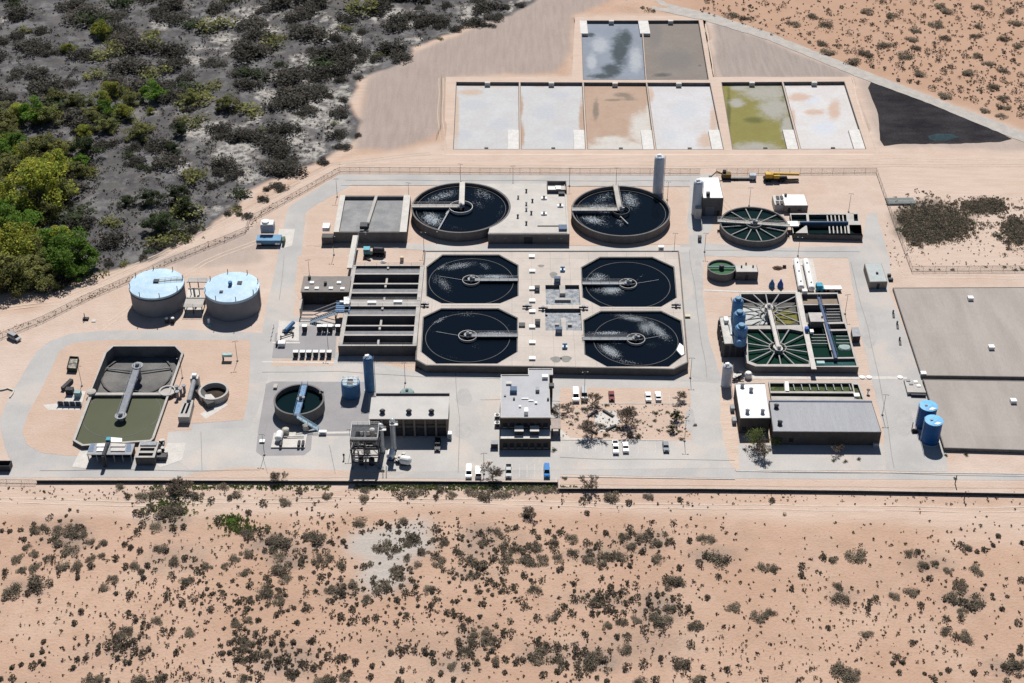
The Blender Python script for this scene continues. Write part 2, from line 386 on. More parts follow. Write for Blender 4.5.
me.polygons.add(len(fq)); me.polygons.foreach_set('loop_start', (np.arange(len(fq)) * 4).astype(np.int32))
me.update(); me.validate()
def setcol(me, name, a, b, c, d):
    at = me.color_attributes.new(name, 'FLOAT_COLOR', 'POINT')
    at.data.foreach_set('color', np.stack([a, b, c, d], -1).reshape(-1).astype(np.float32))
setcol(me, 'soil', ash, salt, g, pl); setcol(me, 'soil2', panl, site, scr, ash * 0 + 1)
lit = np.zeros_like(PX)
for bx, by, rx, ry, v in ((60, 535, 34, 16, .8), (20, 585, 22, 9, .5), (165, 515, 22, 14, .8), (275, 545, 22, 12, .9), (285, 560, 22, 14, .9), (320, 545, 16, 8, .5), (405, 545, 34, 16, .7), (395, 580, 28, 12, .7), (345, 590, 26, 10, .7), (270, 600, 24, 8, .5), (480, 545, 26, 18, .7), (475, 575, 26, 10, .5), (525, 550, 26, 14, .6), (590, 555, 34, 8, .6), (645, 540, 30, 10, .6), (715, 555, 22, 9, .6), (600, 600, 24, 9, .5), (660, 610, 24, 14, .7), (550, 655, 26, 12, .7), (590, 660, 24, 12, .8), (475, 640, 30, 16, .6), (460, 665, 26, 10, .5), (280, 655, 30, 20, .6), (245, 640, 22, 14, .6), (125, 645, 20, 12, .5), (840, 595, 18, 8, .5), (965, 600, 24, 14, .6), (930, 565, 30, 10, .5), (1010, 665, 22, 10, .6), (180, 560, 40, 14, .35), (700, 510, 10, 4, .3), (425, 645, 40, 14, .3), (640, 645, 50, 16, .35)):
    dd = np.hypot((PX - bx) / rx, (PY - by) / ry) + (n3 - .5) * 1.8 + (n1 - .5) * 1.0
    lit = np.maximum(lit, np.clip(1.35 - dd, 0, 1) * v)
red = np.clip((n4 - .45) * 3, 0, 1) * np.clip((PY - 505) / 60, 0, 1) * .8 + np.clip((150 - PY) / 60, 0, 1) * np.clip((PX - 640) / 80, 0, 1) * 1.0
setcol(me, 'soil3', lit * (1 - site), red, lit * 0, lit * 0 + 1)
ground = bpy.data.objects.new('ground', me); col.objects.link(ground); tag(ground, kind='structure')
def soil_mat():
    m = bpy.data.materials.new('desert_soil'); m.use_nodes = True; t = m.node_tree; N = t.nodes; L = t.links
    b = N['Principled BSDF']; b.inputs['Roughness'].default_value = .95; b.inputs['Specular IOR Level'].default_value = .1
    geo = N.new('ShaderNodeNewGeometry'); a1 = N.new('ShaderNodeAttribute'); a1.attribute_name = 'soil'; a2 = N.new('ShaderNodeAttribute'); a2.attribute_name = 'soil2'
    s1 = N.new('ShaderNodeSeparateColor'); L.new(a1.outputs['Color'], s1.inputs[0]); s2 = N.new('ShaderNodeSeparateColor'); L.new(a2.outputs['Color'], s2.inputs[0])
    def noise(sc, det=6, rough=.65, stretch=None):
        n = N.new('ShaderNodeTexNoise'); n.inputs['Scale'].default_value = sc; n.inputs['Detail'].default_value = det; n.inputs['Roughness'].default_value = rough
        if stretch:
            mp = N.new('ShaderNodeMapping'); mp.inputs['Scale'].default_value = stretch; L.new(geo.outputs['Position'], mp.inputs[0]); L.new(mp.outputs[0], n.inputs['Vector'])
        else: L.new(geo.outputs['Position'], n.inputs['Vector'])
        return n.outputs[0]
    def ramp(s, lo, hi, a=0, b_=1):
        r = N.new('ShaderNodeMapRange'); r.inputs[1].default_value = lo; r.inputs[2].default_value = hi; r.inputs[3].default_value = a; r.inputs[4].default_value = b_
        L.new(s, r.inputs[0]); return r.outputs[0]
    def mix(f, a, b_):
        x = N.new('ShaderNodeMix'); x.data_type = 'RGBA'
        if isinstance(f, float): x.inputs[0].default_value = f
        else: L.new(f, x.inputs[0])
        for k, v in ((6, a), (7, b_)):
            if isinstance(v, tuple): x.inputs[k].default_value = (*v, 1)
            else: L.new(v, x.inputs[k])
        return x.outputs[2]
    def mul(a, b_):
        x = N.new('ShaderNodeMath'); x.operation = 'MULTIPLY'; L.new(a, x.inputs[0])
        if isinstance(b_, float): x.inputs[1].default_value = b_
        else: L.new(b_, x.inputs[1])
        return x.outputs[0]
    big = noise(.018, 4); mid = noise(.11, 6); fin = noise(1.3, 4); streak = noise(.5, 4, .6, (.12, 1, 1)); streak2 = noise(.5, 4, .6, (1, .1, 1))
    sand = mix(ramp(big, .38, .62), (.455, .315, .235), (.40, .265, .192))
    sand = mix(mul(ramp(mid, .48, .66), .6), sand, (.36, .24, .17))
    sand = mix(mul(ramp(noise(.05, 7, .7), .5, .66), .55), sand, (.47, .355, .275))
    sand = mix(mul(ramp(noise(.028, 6, .7, (.5, 1.3, 1)), .54, .68), .45), sand, (.33, .245, .19))
    sand = mix(mul(ramp(fin, .54, .7), .5), sand, (.25, .175, .13))
    sand = mix(mul(ramp(noise(.45, 5, .75), .5, .62), .35), sand, (.47, .30, .25))
    sand = mix(mul(ramp(noise(.7, 4, .7), .55, .66), .35), sand, (.33, .26, .19))
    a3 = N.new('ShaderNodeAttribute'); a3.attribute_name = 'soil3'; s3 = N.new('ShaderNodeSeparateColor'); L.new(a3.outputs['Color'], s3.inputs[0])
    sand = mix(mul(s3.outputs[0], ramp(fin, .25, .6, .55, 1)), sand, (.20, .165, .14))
    sand = mix(mul(s3.outputs[1], ramp(mid, .3, .7, .5, 1)), sand, (.37, .235, .165))
    # built-up site: paler, raked
    siteS = mix(ramp(mid, .35, .65), (.53, .435, .375), (.475, .38, .32))
    siteS = mix(mul(ramp(streak, .45, .65), .3), siteS, (.44, .37, .325))
    siteS = mix(mul(ramp(noise(.06, 7, .7), .52, .64), .5), siteS, (.44, .325, .26))
    sand = mix(mul(s2.outputs[1], ramp(big, .3, .7, .6, 1.0)), sand, siteS)
    pale = mix(ramp(streak, .4, .65), (.53, .42, .35), (.46, .355, .29))
    sand = mix(a1.outputs['Alpha'], sand, pale)
    grey = mix(ramp(streak2, .35, .65), (.31, .262, .24), (.255, .218, .20))
    grey = mix(mul(ramp(fin, .5, .7), .4), grey, (.37, .31, .27))
    sand = mix(s1.outputs[2], sand, grey)
    asht = mix(ramp(mid, .35, .65), (.055, .052, .056), (.12, .112, .112))
    asht = mix(mul(ramp(fin, .5, .68), .7), asht, (.05, .05, .058))
    asht = mix(mul(ramp(streak, .55, .72), .4), asht, (.11, .12, .06))
    sand = mix(mul(s2.outputs[2], ramp(fin, .3, .6, .4, .95)), sand, (.075, .064, .05))
    sand = mix(ramp(s1.outputs[0], .25, .75), sand, asht)
    sal = mul(ramp(s1.outputs[1], .1, .6), ramp(noise(.35, 7, .75), .42, .56, 0, .8))
    sand = mix(mul(s1.outputs[0], ramp(noise(.09, 7, .75), .5, .62, 0, .6)), sand, (.20, .195, .20))
    sand = mix(sal, sand, (.42, .395, .36))
    sand = mix(mul(s2.outputs[0], ramp(fin, .7, .35, .3, 1)), sand, (.33, .325, .31))
    L.new(sand, b.inputs['Base Color'])
    bp = N.new('ShaderNodeBump'); bp.inputs['Strength'].default_value = .45; bp.inputs['Distance'].default_value = .5
    L.new(fin, bp.inputs['Height']); L.new(bp.outputs[0], b.inputs['Normal']); return m
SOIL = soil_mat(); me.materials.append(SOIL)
# graded pads: real sheets with the pit openings cut out
def pad(name, outer_px, holes, z=.02, m=None):
    o = MB().sheet(P(outer_px), holes, z).build(name, m or SOIL)
    tag(o, kind='structure')
    if m is None:
        n = len(o.data.vertices); z0 = np.zeros(n); setcol(o.data, 'soil', z0, z0, z0, z0 + .35); setcol(o.data, 'soil2', z0, z0 + 1, z0, z0 + 1)
    return o
pad('graded_berm', [(446, 77), (572, 77), (575, 17), (702, 15.5), (713, 77), (851, 77), (876, 153.5), (444, 153.5)], [P(q) for q in PONDS])
BAS_OUT = [(113, 345.6), (175.6, 345.6), (182.6, 353), (153, 438), (150.5, 440.4), (82.5, 445), (73.8, 440), (105.4, 352.4)]
pad('graded_pad', [(64, 452), (98, 342), (190, 342), (192, 356), (162, 452)], [P(BAS_OUT)])
# ---------------------------------------------------------------- roads
def rough(px, amp=.5):
    rj = random.Random(int(px[0][0] * 7 + px[1][1] * 13)); out = []
    for i in range(len(px)):
        a, b_ = px[i], px[(i + 1) % len(px)]; L_ = math.hypot(b_[0] - a[0], b_[1] - a[1]); n = max(1, int(L_ / 5)); out.append(a)
        if a[0] < -5 or b_[0] < -5 or a[0] > 1030 or b_[0] > 1030: continue
        for k in range(1, n): f = k / n; out.append((a[0] + (b_[0] - a[0]) * f + rj.uniform(-amp, amp), a[1] + (b_[1] - a[1]) * f + rj.uniform(-amp, amp) * .55))
    return out
def road(px, z=.03, m=ASPH, name='road', holes=()):
    if name not in ('slab', 'footpath', 'tank_pad', 'equipment_pad', 'garden_path', 'garden_patio'): px = rough(px)
    return struct(name, MB().sheet(P(px), list(holes), z), m)
road([(101, 331), (180, 329.5), (262, 333), (268, 300), (277, 262), (286, 215), (290, 206), (340, 174.5), (690, 175), (716, 174), (716, 182), (692, 186), (352, 184.5), (314, 206), (306, 212), (303, 240),
      (301, 256), (297, 290), (293, 316), (338, 322), (336, 352), (415, 372), (560, 378), (690, 376), (705, 380), (728, 380), (736, 470.5), (1100, 474), (1100, 481), (735, 478.5), (560, 474.5), (560, 480), (250, 477), (0, 478), (-60, 478), (-60, 466), (15, 466), (8, 456),
      (2, 436), (0, 420), (8, 400), (24, 372), (36, 352), (50, 341), (70, 334)], name='site_road', holes=[inset(P([(113, 345.6), (175.6, 345.6), (182.6, 353), (153, 438), (150.5, 440.4), (82.5, 445), (73.8, 440), (105.4, 352.4)]), -.15)])
road([(690.5, 176), (716.5, 174.5), (716.5, 183), (712, 230), (705, 236), (702, 290), (709, 340), (722, 379.5), (705, 380), (691, 376), (684, 310), (680, 250), (688, 215)], .034, name='cross_road')
road([(703, 243), (762, 248), (862, 246), (866, 216), (876, 212), (884, 240), (890, 262), (889, 290), (912, 350), (930, 400), (946, 452), (948, 472), (886, 471), (884, 430), (872, 380), (860, 330), (850, 270), (848, 258), (745, 257), (704, 256)], .038, name='loop_road')
road([(306, 240), (330, 244), (420, 250), (428, 252), (690, 252), (690, 247), (560, 246), (420, 244), (330, 236)], .042, YARD, 'service_lane')
road([(736, 444), (884, 445), (886, 470.8), (736, 470.6)], .046, YARD, 'apron')
# sand islands left in the middle of the paving
def island(px, z=.05, name='sand_island'):
    o = MB().sheet(P(rough(px, .6)), [], z).build(name, SOIL); tag(o, kind='structure'); n = len(o.data.vertices); z0 = np.zeros(n)
    setcol(o.data, 'soil', z0, z0, z0, z0 + .2); setcol(o.data, 'soil2', z0, z0 + .7, z0, z0 + 1); return o
road([(140, 432), (190, 430), (250, 428), (262, 400), (272, 362), (340, 360), (415, 374), (560, 380), (700, 382), (722, 384), (736, 444), (736, 468), (560, 470), (250, 474), (190, 470)], .046, YARD, 'plant_yard')
isl = [[(70, 344), (86, 341), (110, 340), (250, 340), (250, 372), (248, 400), (243, 420), (190, 424), (192, 430), (168, 432), (165, 455), (68, 456), (42, 453), (27, 445), (22, 432), (28, 414), (40, 392), (52, 367), (59, 352)]]
hole = P(BAS_OUT)
o = MB().sheet(P(isl[0]), [inset(hole, -.2)], .054).build('sand_island', SOIL); tag(o, kind='structure'); n_ = len(o.data.vertices); z0_ = np.zeros(n_)
setcol(o.data, 'soil', z0_, z0_, z0_, z0_ + .1); setcol(o.data, 'soil2', z0_, z0_ + .55, z0_, z0_ + 1)
island([(298, 256), (352, 257), (350, 277), (300, 300), (294, 290)])
island([(311, 208), (352, 188), (405, 189), (412, 238), (404, 246), (306, 246), (307, 225)])
island([(272, 359), (334, 358), (333, 366), (271, 366)])
island([(412, 220), (420, 235), (560, 246), (690, 244), (684, 200), (676, 187), (405, 187)])
island([(560, 388), (690, 388), (692, 440), (664, 441), (560, 438)])
island([(560, 478), (700, 480), (1100, 483), (1100, 489), (560, 484.5)])
island([(195, 473), (240, 467), (330, 470), (400, 474), (330, 478), (180, 478)])
road([(721, 384), (734, 384), (740, 470), (736, 470), (728, 460), (720, 420)], .05, SOIL, 'verge')
# darker asphalt pads and pale slabs
road([(275.5, 333), (298, 333), (298, 326), (337, 326), (335, 358), (272, 358)], .058, ASPHD, 'equipment_pad')
road([(266, 384), (272, 381.5), (368, 382), (369, 436), (312, 436), (311, 450), (304, 455.5), (262, 456), (256, 452), (258, 432)], .058, ASPHD, 'tank_pad')
road([(366, 382), (455, 372), (480, 372), (500, 380), (500, 440), (450, 440), (449, 394), (370, 394)], .056, YARD, 'yard_slab')
for q in ([(85, 441), (72, 467), (88, 468.5), (90, 441)], [(168, 443), (186, 443), (182, 460), (160, 468), (156, 464)], [(279, 320.5), (299, 322), (299, 341), (277, 340)], [(186, 233), (0, 0)][:0] or [(279, 229), (295, 229), (292, 246), (277, 250)],
          [(43, 405), (60, 403), (64, 406), (82, 406), (80, 410), (48, 410)], [(272, 343.5), (300, 343.5), (300, 342), (272, 342)], [(200, 414), (222, 402), (228, 405), (206, 419)], [(188, 288), (200, 290), (204, 316), (183, 316)],
          [(262, 361.2), (334, 362), (334, 363.5), (262, 362.7)], [(312, 432), (371, 431.2), (371, 433.2), (312, 434)]):
    road(q, .064, PADC, 'slab')
road([(739.5, 375.5), (862, 375.8), (907, 377), (907, 379), (862, 379.3), (739.5, 379)], .062, PADC, 'footpath')
road([(704, 289.5), (742, 291), (800, 290.8), (800, 292.3), (742, 292.6), (704, 291)], .062, PADC, 'footpath')
# car park markings
mk = MB()
for k in range(13):
    x = 561 + k * 8.55
    if k in (5, 6, 7, 12): pass
    mk.prism([G(x, 440.6, 0), G(x + .4, 440.6, 0), G(x + .6, 453.5, 0), G(x + .2, 453.5, 0)], .07, .074)
for k in range(7):
    x = 504 + k * 7.6
    mk.prism([G(x, 464.6, 0), G(x + .5, 464.6, 0), G(x + .4, 477.5, 0), G(x - .1, 477.5, 0)], .07, .074)
for k in range(13):
    x = 600 + k * 6.9
    if k > 6: mk.prism([G(x, 393.5, 0), G(x + .4, 393.5, 0), G(x + .6, 402.5, 0), G(x + .2, 402.5, 0)], .07, .074)
struct('parking_lines', mk, mat('worn_line_paint', (.55, .54, .52), (.42, .40, .38), 1))
kb = MB()
for a, b in (((560, 439.6), (664, 440.2)), ((736, 470.9), (1090, 474.2)), ((560, 476.3), (735, 478.9)), ((556, 477.5), (556, 484)), ((341, 184.8), (690, 186.3)), ((600, 403.4), (690, 403.4))):
    kb.obox(G(*a, .16), G(*b, .16), .3, .16)
struct('kerb', kb, PADC)
# sunken joint / road repair lines
road([(871, 82), (868, 88), (878, 114), (880, 140), (884, 146), (900, 144), (950, 144), (1000, 142), (1012, 139), (960, 112), (900, 90), (878, 81)], .03, mat('lined_lot', (.020, .019, .022), (.042, .040, .043), .12, fine=.35, stretch=(.5, 1, 1), spec=0), 'black_lined_lot')
road([(928, 136), (936, 133.5), (952, 134), (960, 137), (945, 141), (930, 140)], .036, mat('puddle', (.03, .055, .06), (.02, .03, .035), .5, rough=.2), 'puddle')
road([(596, -12), (640, -12), (668, 4), (712, 14), (770, 33), (862, 70), (945, 102), (1060, 146), (1060, 155), (1012, 138), (935, 106), (860, 78), (768, 40), (706, 21), (655, 10), (630, 2)], .12, mat('gravel_road', (.40, .37, .34), (.33, .31, .29), .3), 'gravel_road')
# the two tennis-court-like lots on the east edge are low buried reservoirs with roof slabs (things further down)

# ================================================================ PONDS
plab = ['sludge drying bed with a smooth white crust, leftmost bed of the long front row', 'sludge drying bed with white crust and a brown-streaked left edge, second in the front row',
        'sludge drying bed with dry pinkish tan floor and whitish near edge', 'plain bright white sludge drying bed just left of the green one',
        'sludge drying bed covered in olive green algae', 'bright white sludge drying bed right of the green one, last of the front row',
        'sludge drying bed of wet blue grey mud with dark streaks in the back row', 'sludge drying bed of plain brown grey mud in the back row']
# crust, damp and mud patches of each bed, surveyed in the photograph: base, patch colour, patches, second colour, patches
BEDS = [((.45, .455, .465), (.43, .34, .28), ((488, 84, 34, 3), (456, 115, 3, 30), (470, 92, 12, 3)), (.40, .41, .435), ((475, 105, 15, 5), (500, 124, 10, 6), (465, 135, 8, 5))),
        ((.45, .455, .465), (.36, .26, .20), ((550, 84, 32, 2.5), (521, 106, 2.5, 9), (522, 135, 2.5, 12), (582, 120, 3, 20)), (.40, .41, .44), ((545, 112, 12, 8), (565, 135, 12, 6), (560, 95, 10, 4))),
        ((.375, .275, .215), (.47, .45, .42), ((620, 147, 34, 6), (642, 128, 12, 16), (612, 140, 16, 4), (650, 115, 5, 12)), (.20, .16, .13), ((623, 95, 9, 2.5), (613, 100, 9, 1.2), (630, 99, 8, 1.6), (596, 110, 3, 10))),
        ((.49, .49, .505), (.44, .34, .28), ((680, 84, 34, 2.5), (708, 140, 10, 8), (714, 120, 4, 14), (650, 95, 4, 8)), (.44, .455, .48), ((685, 110, 14, 9), (670, 135, 8, 6))),
        ((.20, .185, .062), (.30, .29, .26), ((765, 92, 24, 8), (775, 108, 16, 11), (737, 103, 8, 4.5), (755, 148, 24, 6), (788, 128, 7, 12), (740, 88, 10, 3)), (.11, .11, .04), ((783, 112, 2, 26), (729, 110, 2, 24), (755, 120, 10, 3))),
        ((.52, .51, .51), (.45, .34, .28), ((812, 84, 34, 2.5), (800, 97, 12, 4), (835, 110, 6, 10), (815, 112, 10, 3), (793, 120, 3, 12)), (.47, .49, .53), ((825, 128, 12, 7), (812, 100, 8, 4))),
        ((.21, .24, .29), (.055, .07, .08), ((620, 50, 8, 17), (612, 70, 10, 6), (626, 38, 6, 8), (603, 76, 14, 2.5), (590, 35, 5, 2)), (.32, .34, .37), ((600, 45, 8, 8), (636, 60, 6, 12), (592, 62, 5, 8))),
        ((.205, .182, .165), (.10, .095, .09), ((663, 75, 9, 1.8), (700, 66, 2, 1)), (.17, .155, .145), ((675, 60, 20, 12), (655, 35, 8, 14)))]
def bed_mat(i, c0, c1, c2):
    m = bpy.data.materials.new('dried_bed_surface'); m.use_nodes = True; t = m.node_tree; N = t.nodes; L = t.links; b = N['Principled BSDF']; b.inputs['Roughness'].default_value = .85; b.inputs['Specular IOR Level'].default_value = .08
    g = N.new('ShaderNodeNewGeometry'); at = N.new('ShaderNodeAttribute'); at.attribute_name = 'patch'; sp = N.new('ShaderNodeSeparateColor'); L.new(at.outputs['Color'], sp.inputs[0])
    def nz(sc, det, off):
        ad = N.new('ShaderNodeVectorMath'); ad.inputs[1].default_value = (off * 31, off * 17, 0); L.new(g.outputs['Position'], ad.inputs[0]); n = N.new('ShaderNodeTexNoise'); n.inputs['Scale'].default_value = sc; n.inputs['Detail'].default_value = det; n.inputs['Roughness'].default_value = .72; L.new(ad.outputs[0], n.inputs['Vector']); return n.outputs[0]
    def msk(ch, off):
        a = N.new('ShaderNodeMath'); a.operation = 'MULTIPLY_ADD'; a.inputs[1].default_value = .7; L.new(sp.outputs[ch], a.inputs[0]); L.new(nz(.28, 9, off), a.inputs[2]); r = N.new('ShaderNodeMapRange'); r.inputs[1].default_value = .62; r.inputs[2].default_value = 1.2; r.interpolation_type = 'SMOOTHSTEP'; L.new(a.outputs[0], r.inputs[0]); return r.outputs[0]
    def mx(f, a, c):
        x = N.new('ShaderNodeMix'); x.data_type = 'RGBA'; L.new(f, x.inputs[0])
        for k, v in ((6, a), (7, c)):
            if isinstance(v, tuple): x.inputs[k].default_value = (*v, 1)
            else: L.new(v, x.inputs[k])
        return x.outputs[2]
    r0 = N.new('ShaderNodeMapRange'); r0.inputs[1].default_value = .4; r0.inputs[2].default_value = .62; L.new(nz(.09, 8, i + 1), r0.inputs[0])
    c = mx(r0.outputs[0], c0, tuple(v * k for v, k in zip(c0, (.93, .9, .88)))); c = mx(msk(1, i + 9), c, c2); c = mx(msk(0, i + 5), c, c1)
    vo = N.new('ShaderNodeTexVoronoi'); vo.feature = 'DISTANCE_TO_EDGE'; vo.inputs['Scale'].default_value = .45; L.new(g.outputs['Position'], vo.inputs['Vector']); vr = N.new('ShaderNodeMapRange'); vr.inputs[2].default_value = .12; vr.inputs[3].default_value = .94; L.new(vo.outputs['Distance'], vr.inputs[0])
    sc = N.new('ShaderNodeVectorMath'); sc.operation = 'SCALE'; L.new(c, sc.inputs[0]); L.new(vr.outputs[0], sc.inputs['Scale']); L.new(sc.outputs[0], b.inputs['Base Color']); return m
def bed_floor(i, poly, parent):
    c0, c1, b1, c2, b2 = BEDS[i]; p = ccw(poly); nU, nV = 36, 30
    lo = sorted(p, key=lambda v: v.y)[:2]; hi = sorted(p, key=lambda v: v.y)[2:]; lo.sort(key=lambda v: v.x); hi.sort(key=lambda v: v.x)
    m_ = MB()
    for b_ in range(nV + 1):
        for a in range(nU + 1): q = lo[0].lerp(lo[1], a / nU).lerp(hi[0].lerp(hi[1], a / nU), b_ / nV); m_.v.append((q.x, q.y, -1.3))
    for b_ in range(nV):
        for a in range(nU): k = b_ * (nU + 1) + a; m_.f.append([k, k + 1, k + nU + 2, k + nU + 1])
    o = m_.build('bed_floor', bed_mat(i, c0, c1, c2), parent); V = np.array(m_.v); X, Y = project(V[:, 0], V[:, 1]); Y = Y + 1.3 * 2.0
    ch = []
    for bl in (b1, b2):
        s_ = np.zeros(len(V))
        for bx, by, rx, ry in bl: s_ = np.maximum(s_, np.clip(1.45 - np.hypot((X - bx) / rx, (Y - by) / ry) * .9, 0, 1))
        ch.append(s_)
    setcol(o.data, 'patch', ch[0], ch[1], ch[0] * 0, ch[0] * 0 + 1); return o
for i, pond in enumerate(PONDS):
    rim = P(pond); c = meanp(rim)
    t = thing('drying_bed', plab[i], 'drying bed', c, 'sludge drying beds behind the plant')
    wl = MB(); inner = inset(rim, .0)
    o_ = ccw(rim); i_ = inset(rim, .12)
    wl.sheet(inset(o_, -.12), [inset(rim, .12)], .06); wl.skirt(i_, -1.35, .06, True); wl.skirt(inset(o_, -.12), -.2, .06)
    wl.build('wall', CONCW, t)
    bed_floor(i, inset(rim, .1), t)
    # overflow box in the middle of the far wall
    a, b = rim[0], rim[1]; m_ = (a + b) / 2
    MB().box(m_.x, m_.y - .9, -1.3, 2.4, 1.8, 1.75).build('outlet_box', PADC, t)
    if i < 6:
        A, B, C_, D_ = rim
        ex = (C_ - D_).normalized(); ey = (B - C_).normalized()
        q = [C_ - ex * 4.9 , C_, C_ + ey * 18 , C_ + ey * 18 - ex * 4.9]
        q = inset(q, .15)
        rp = MB(); qq = ccw(q)
        k = [(v.x, v.y) for v in qq]
        rp.prism(q, -1.3, -.25); rp.build('ramp_slab', mat('bleached_slab', (.58, .565, .55), (.50, .485, .465), .4), t)
        m2 = (C_ + D_) / 2
        MB().box(m2.x, m2.y + .9, -1.3, 1.6, 1.2, 1.5).build('inlet_box', CONCD, t)
    if i in (6, 7):
        A = rim[0] if i == 6 else rim[1]
if True:
    a = G(576, 26.5); 
    for px_, lab in (((580.6, 20.6, 588, 33.5), 'white concrete slab at the left corner of the blue grey drying bed'), ((640.2, 20.6, 650.3, 33.5), 'white concrete slab between the two back drying beds')):
        q = rect(px_[0], px_[1], px_[2], px_[3], .1)
        tag(MB().prism(q, -1.3, .14).build('corner_slab', mat('bleached_slab', (.6, .58, .56))), lab, 'slab')

for cx_, cy_, rx_2, ry_2, lab in ((464, 397, 8, 9, ''), (463, 431, 9, 8, ''), (690, 420, 5, 12, ''), (280, 440, 6, 3, ''), (120, 461, 12, 2.4, ''), (870, 330, 7, 18, ''), (905, 420, 8, 16, ''), (698, 280, 5, 22, '')):
    road([(cx_ + rx_2 * math.cos(a) * (1 + .12 * math.sin(3 * a)), cy_ + ry_2 * math.sin(a)) for a in [k * math.pi / 10 for k in range(20)]], .067, mat('worn_paving', (.335, .325, .325), (.39, .375, .36), .25, fine=.1), 'paving_patch')
# wheel tracks on the dirt and sealed cracks in the paving: thin real sheets
def gz(x, y):
    i = int(np.searchsorted(gx, x)) - 1; j = int(np.searchsorted(gy, y)) - 1; return float(max(zz[j, i], zz[j, i + 1], zz[j + 1, i], zz[j + 1, i + 1]))
def strip(px, wd, z, m, name, off=0.0):
    p = P(px); sm = []
    for a, b_ in zip(p[:-1], p[1:]):
        n = max(1, int((b_ - a).length / 6)); sm += [a.lerp(b_, k / n) for k in range(n)]
    sm.append(p[-1]); mb = MB(); L_, R_2 = [], []
    for k, q in enumerate(sm):
        d = (sm[min(k + 1, len(sm) - 1)] - sm[max(k - 1, 0)]); d.normalize(); n = Vector((-d.y, d.x, 0)); j = mnoise.noise(Vector((q.x * .05, q.y * .05, wd * 9))) * .9
        w_ = wd * (.75 + .5 * abs(mnoise.noise(Vector((q.x * .3, q.y * .3, 3)))))
        c = q + n * (off + j); L_.append(c + n * w_ / 2); R_2.append(c - n * w_ / 2)
    for k in range(len(sm) - 1): mb.face([Vector((v.x, v.y, (gz(v.x, v.y) + .03) if name == 'wheel_track' else z)) for v in (R_2[k], R_2[k + 1], L_[k + 1], L_[k])])
    return struct(name, mb, m)
TRK = mat('wheel_track_soil', (.40, .31, .25), (.46, .365, .30), .5, fine=.12); TRP = mat('pale_track_soil', (.55, .45, .38), (.47, .37, .30), .4, fine=.1)
for px, mm in (([(-20, 312), (60, 303), (110, 282), (170, 252), (235, 220), (300, 184), (345, 163), (450, 159), (700, 160), (1040, 160)], TRP), ([(-20, 305), (70, 294), (160, 254), (240, 213), (330, 164), (430, 153)], TRK), ([(345, 166), (700, 167), (1040, 165)], TRK),
               ([(-20, 500), (120, 503), (330, 499), (560, 504), (800, 508), (1040, 510)], TRP), ([(443, 150), (440, 120), (441, 78)], TRK), ([(712, 77), (704, 24)], TRP), ([(868, 150), (850, 78)], TRP),
               ([(100, 330), (140, 300), (205, 262), (260, 240)], TRP), ([(720, 240), (735, 215), (722, 200), (700, 190)], TRK), ([(880, 255), (905, 276), (1040, 278)], TRP), ([(560, 481), (760, 484), (1040, 487)], TRK)):
    for off in (-.95, .95): strip(px, .55, .09, mm, 'wheel_track', off)
CRK = mat('sealed_crack', (.27, .262, .255), None, 1)
rj = random.Random(3)
for px in ([(262, 372), (340, 371), (420, 377), (500, 379)], [(268, 420), (262, 455), (266, 474)], [(455, 372), (460, 420), (458, 473)], [(480, 400), (560, 402)], [(560, 458), (640, 459), (735, 461)], [(40, 470), (150, 470), (260, 471)], [(690, 250), (697, 310), (706, 378)], [(850, 262), (868, 330), (884, 400), (893, 468)], [(200, 432), (203, 470)], [(330, 445), (334, 474)], [(705, 250), (860, 252)], [(284, 255), (279, 300)], [(735, 471.5), (900, 474), (1040, 476.5)], [(345, 180), (500, 180.5), (690, 181)]):
    strip(px, .22, .09, CRK, 'sealed_crack')
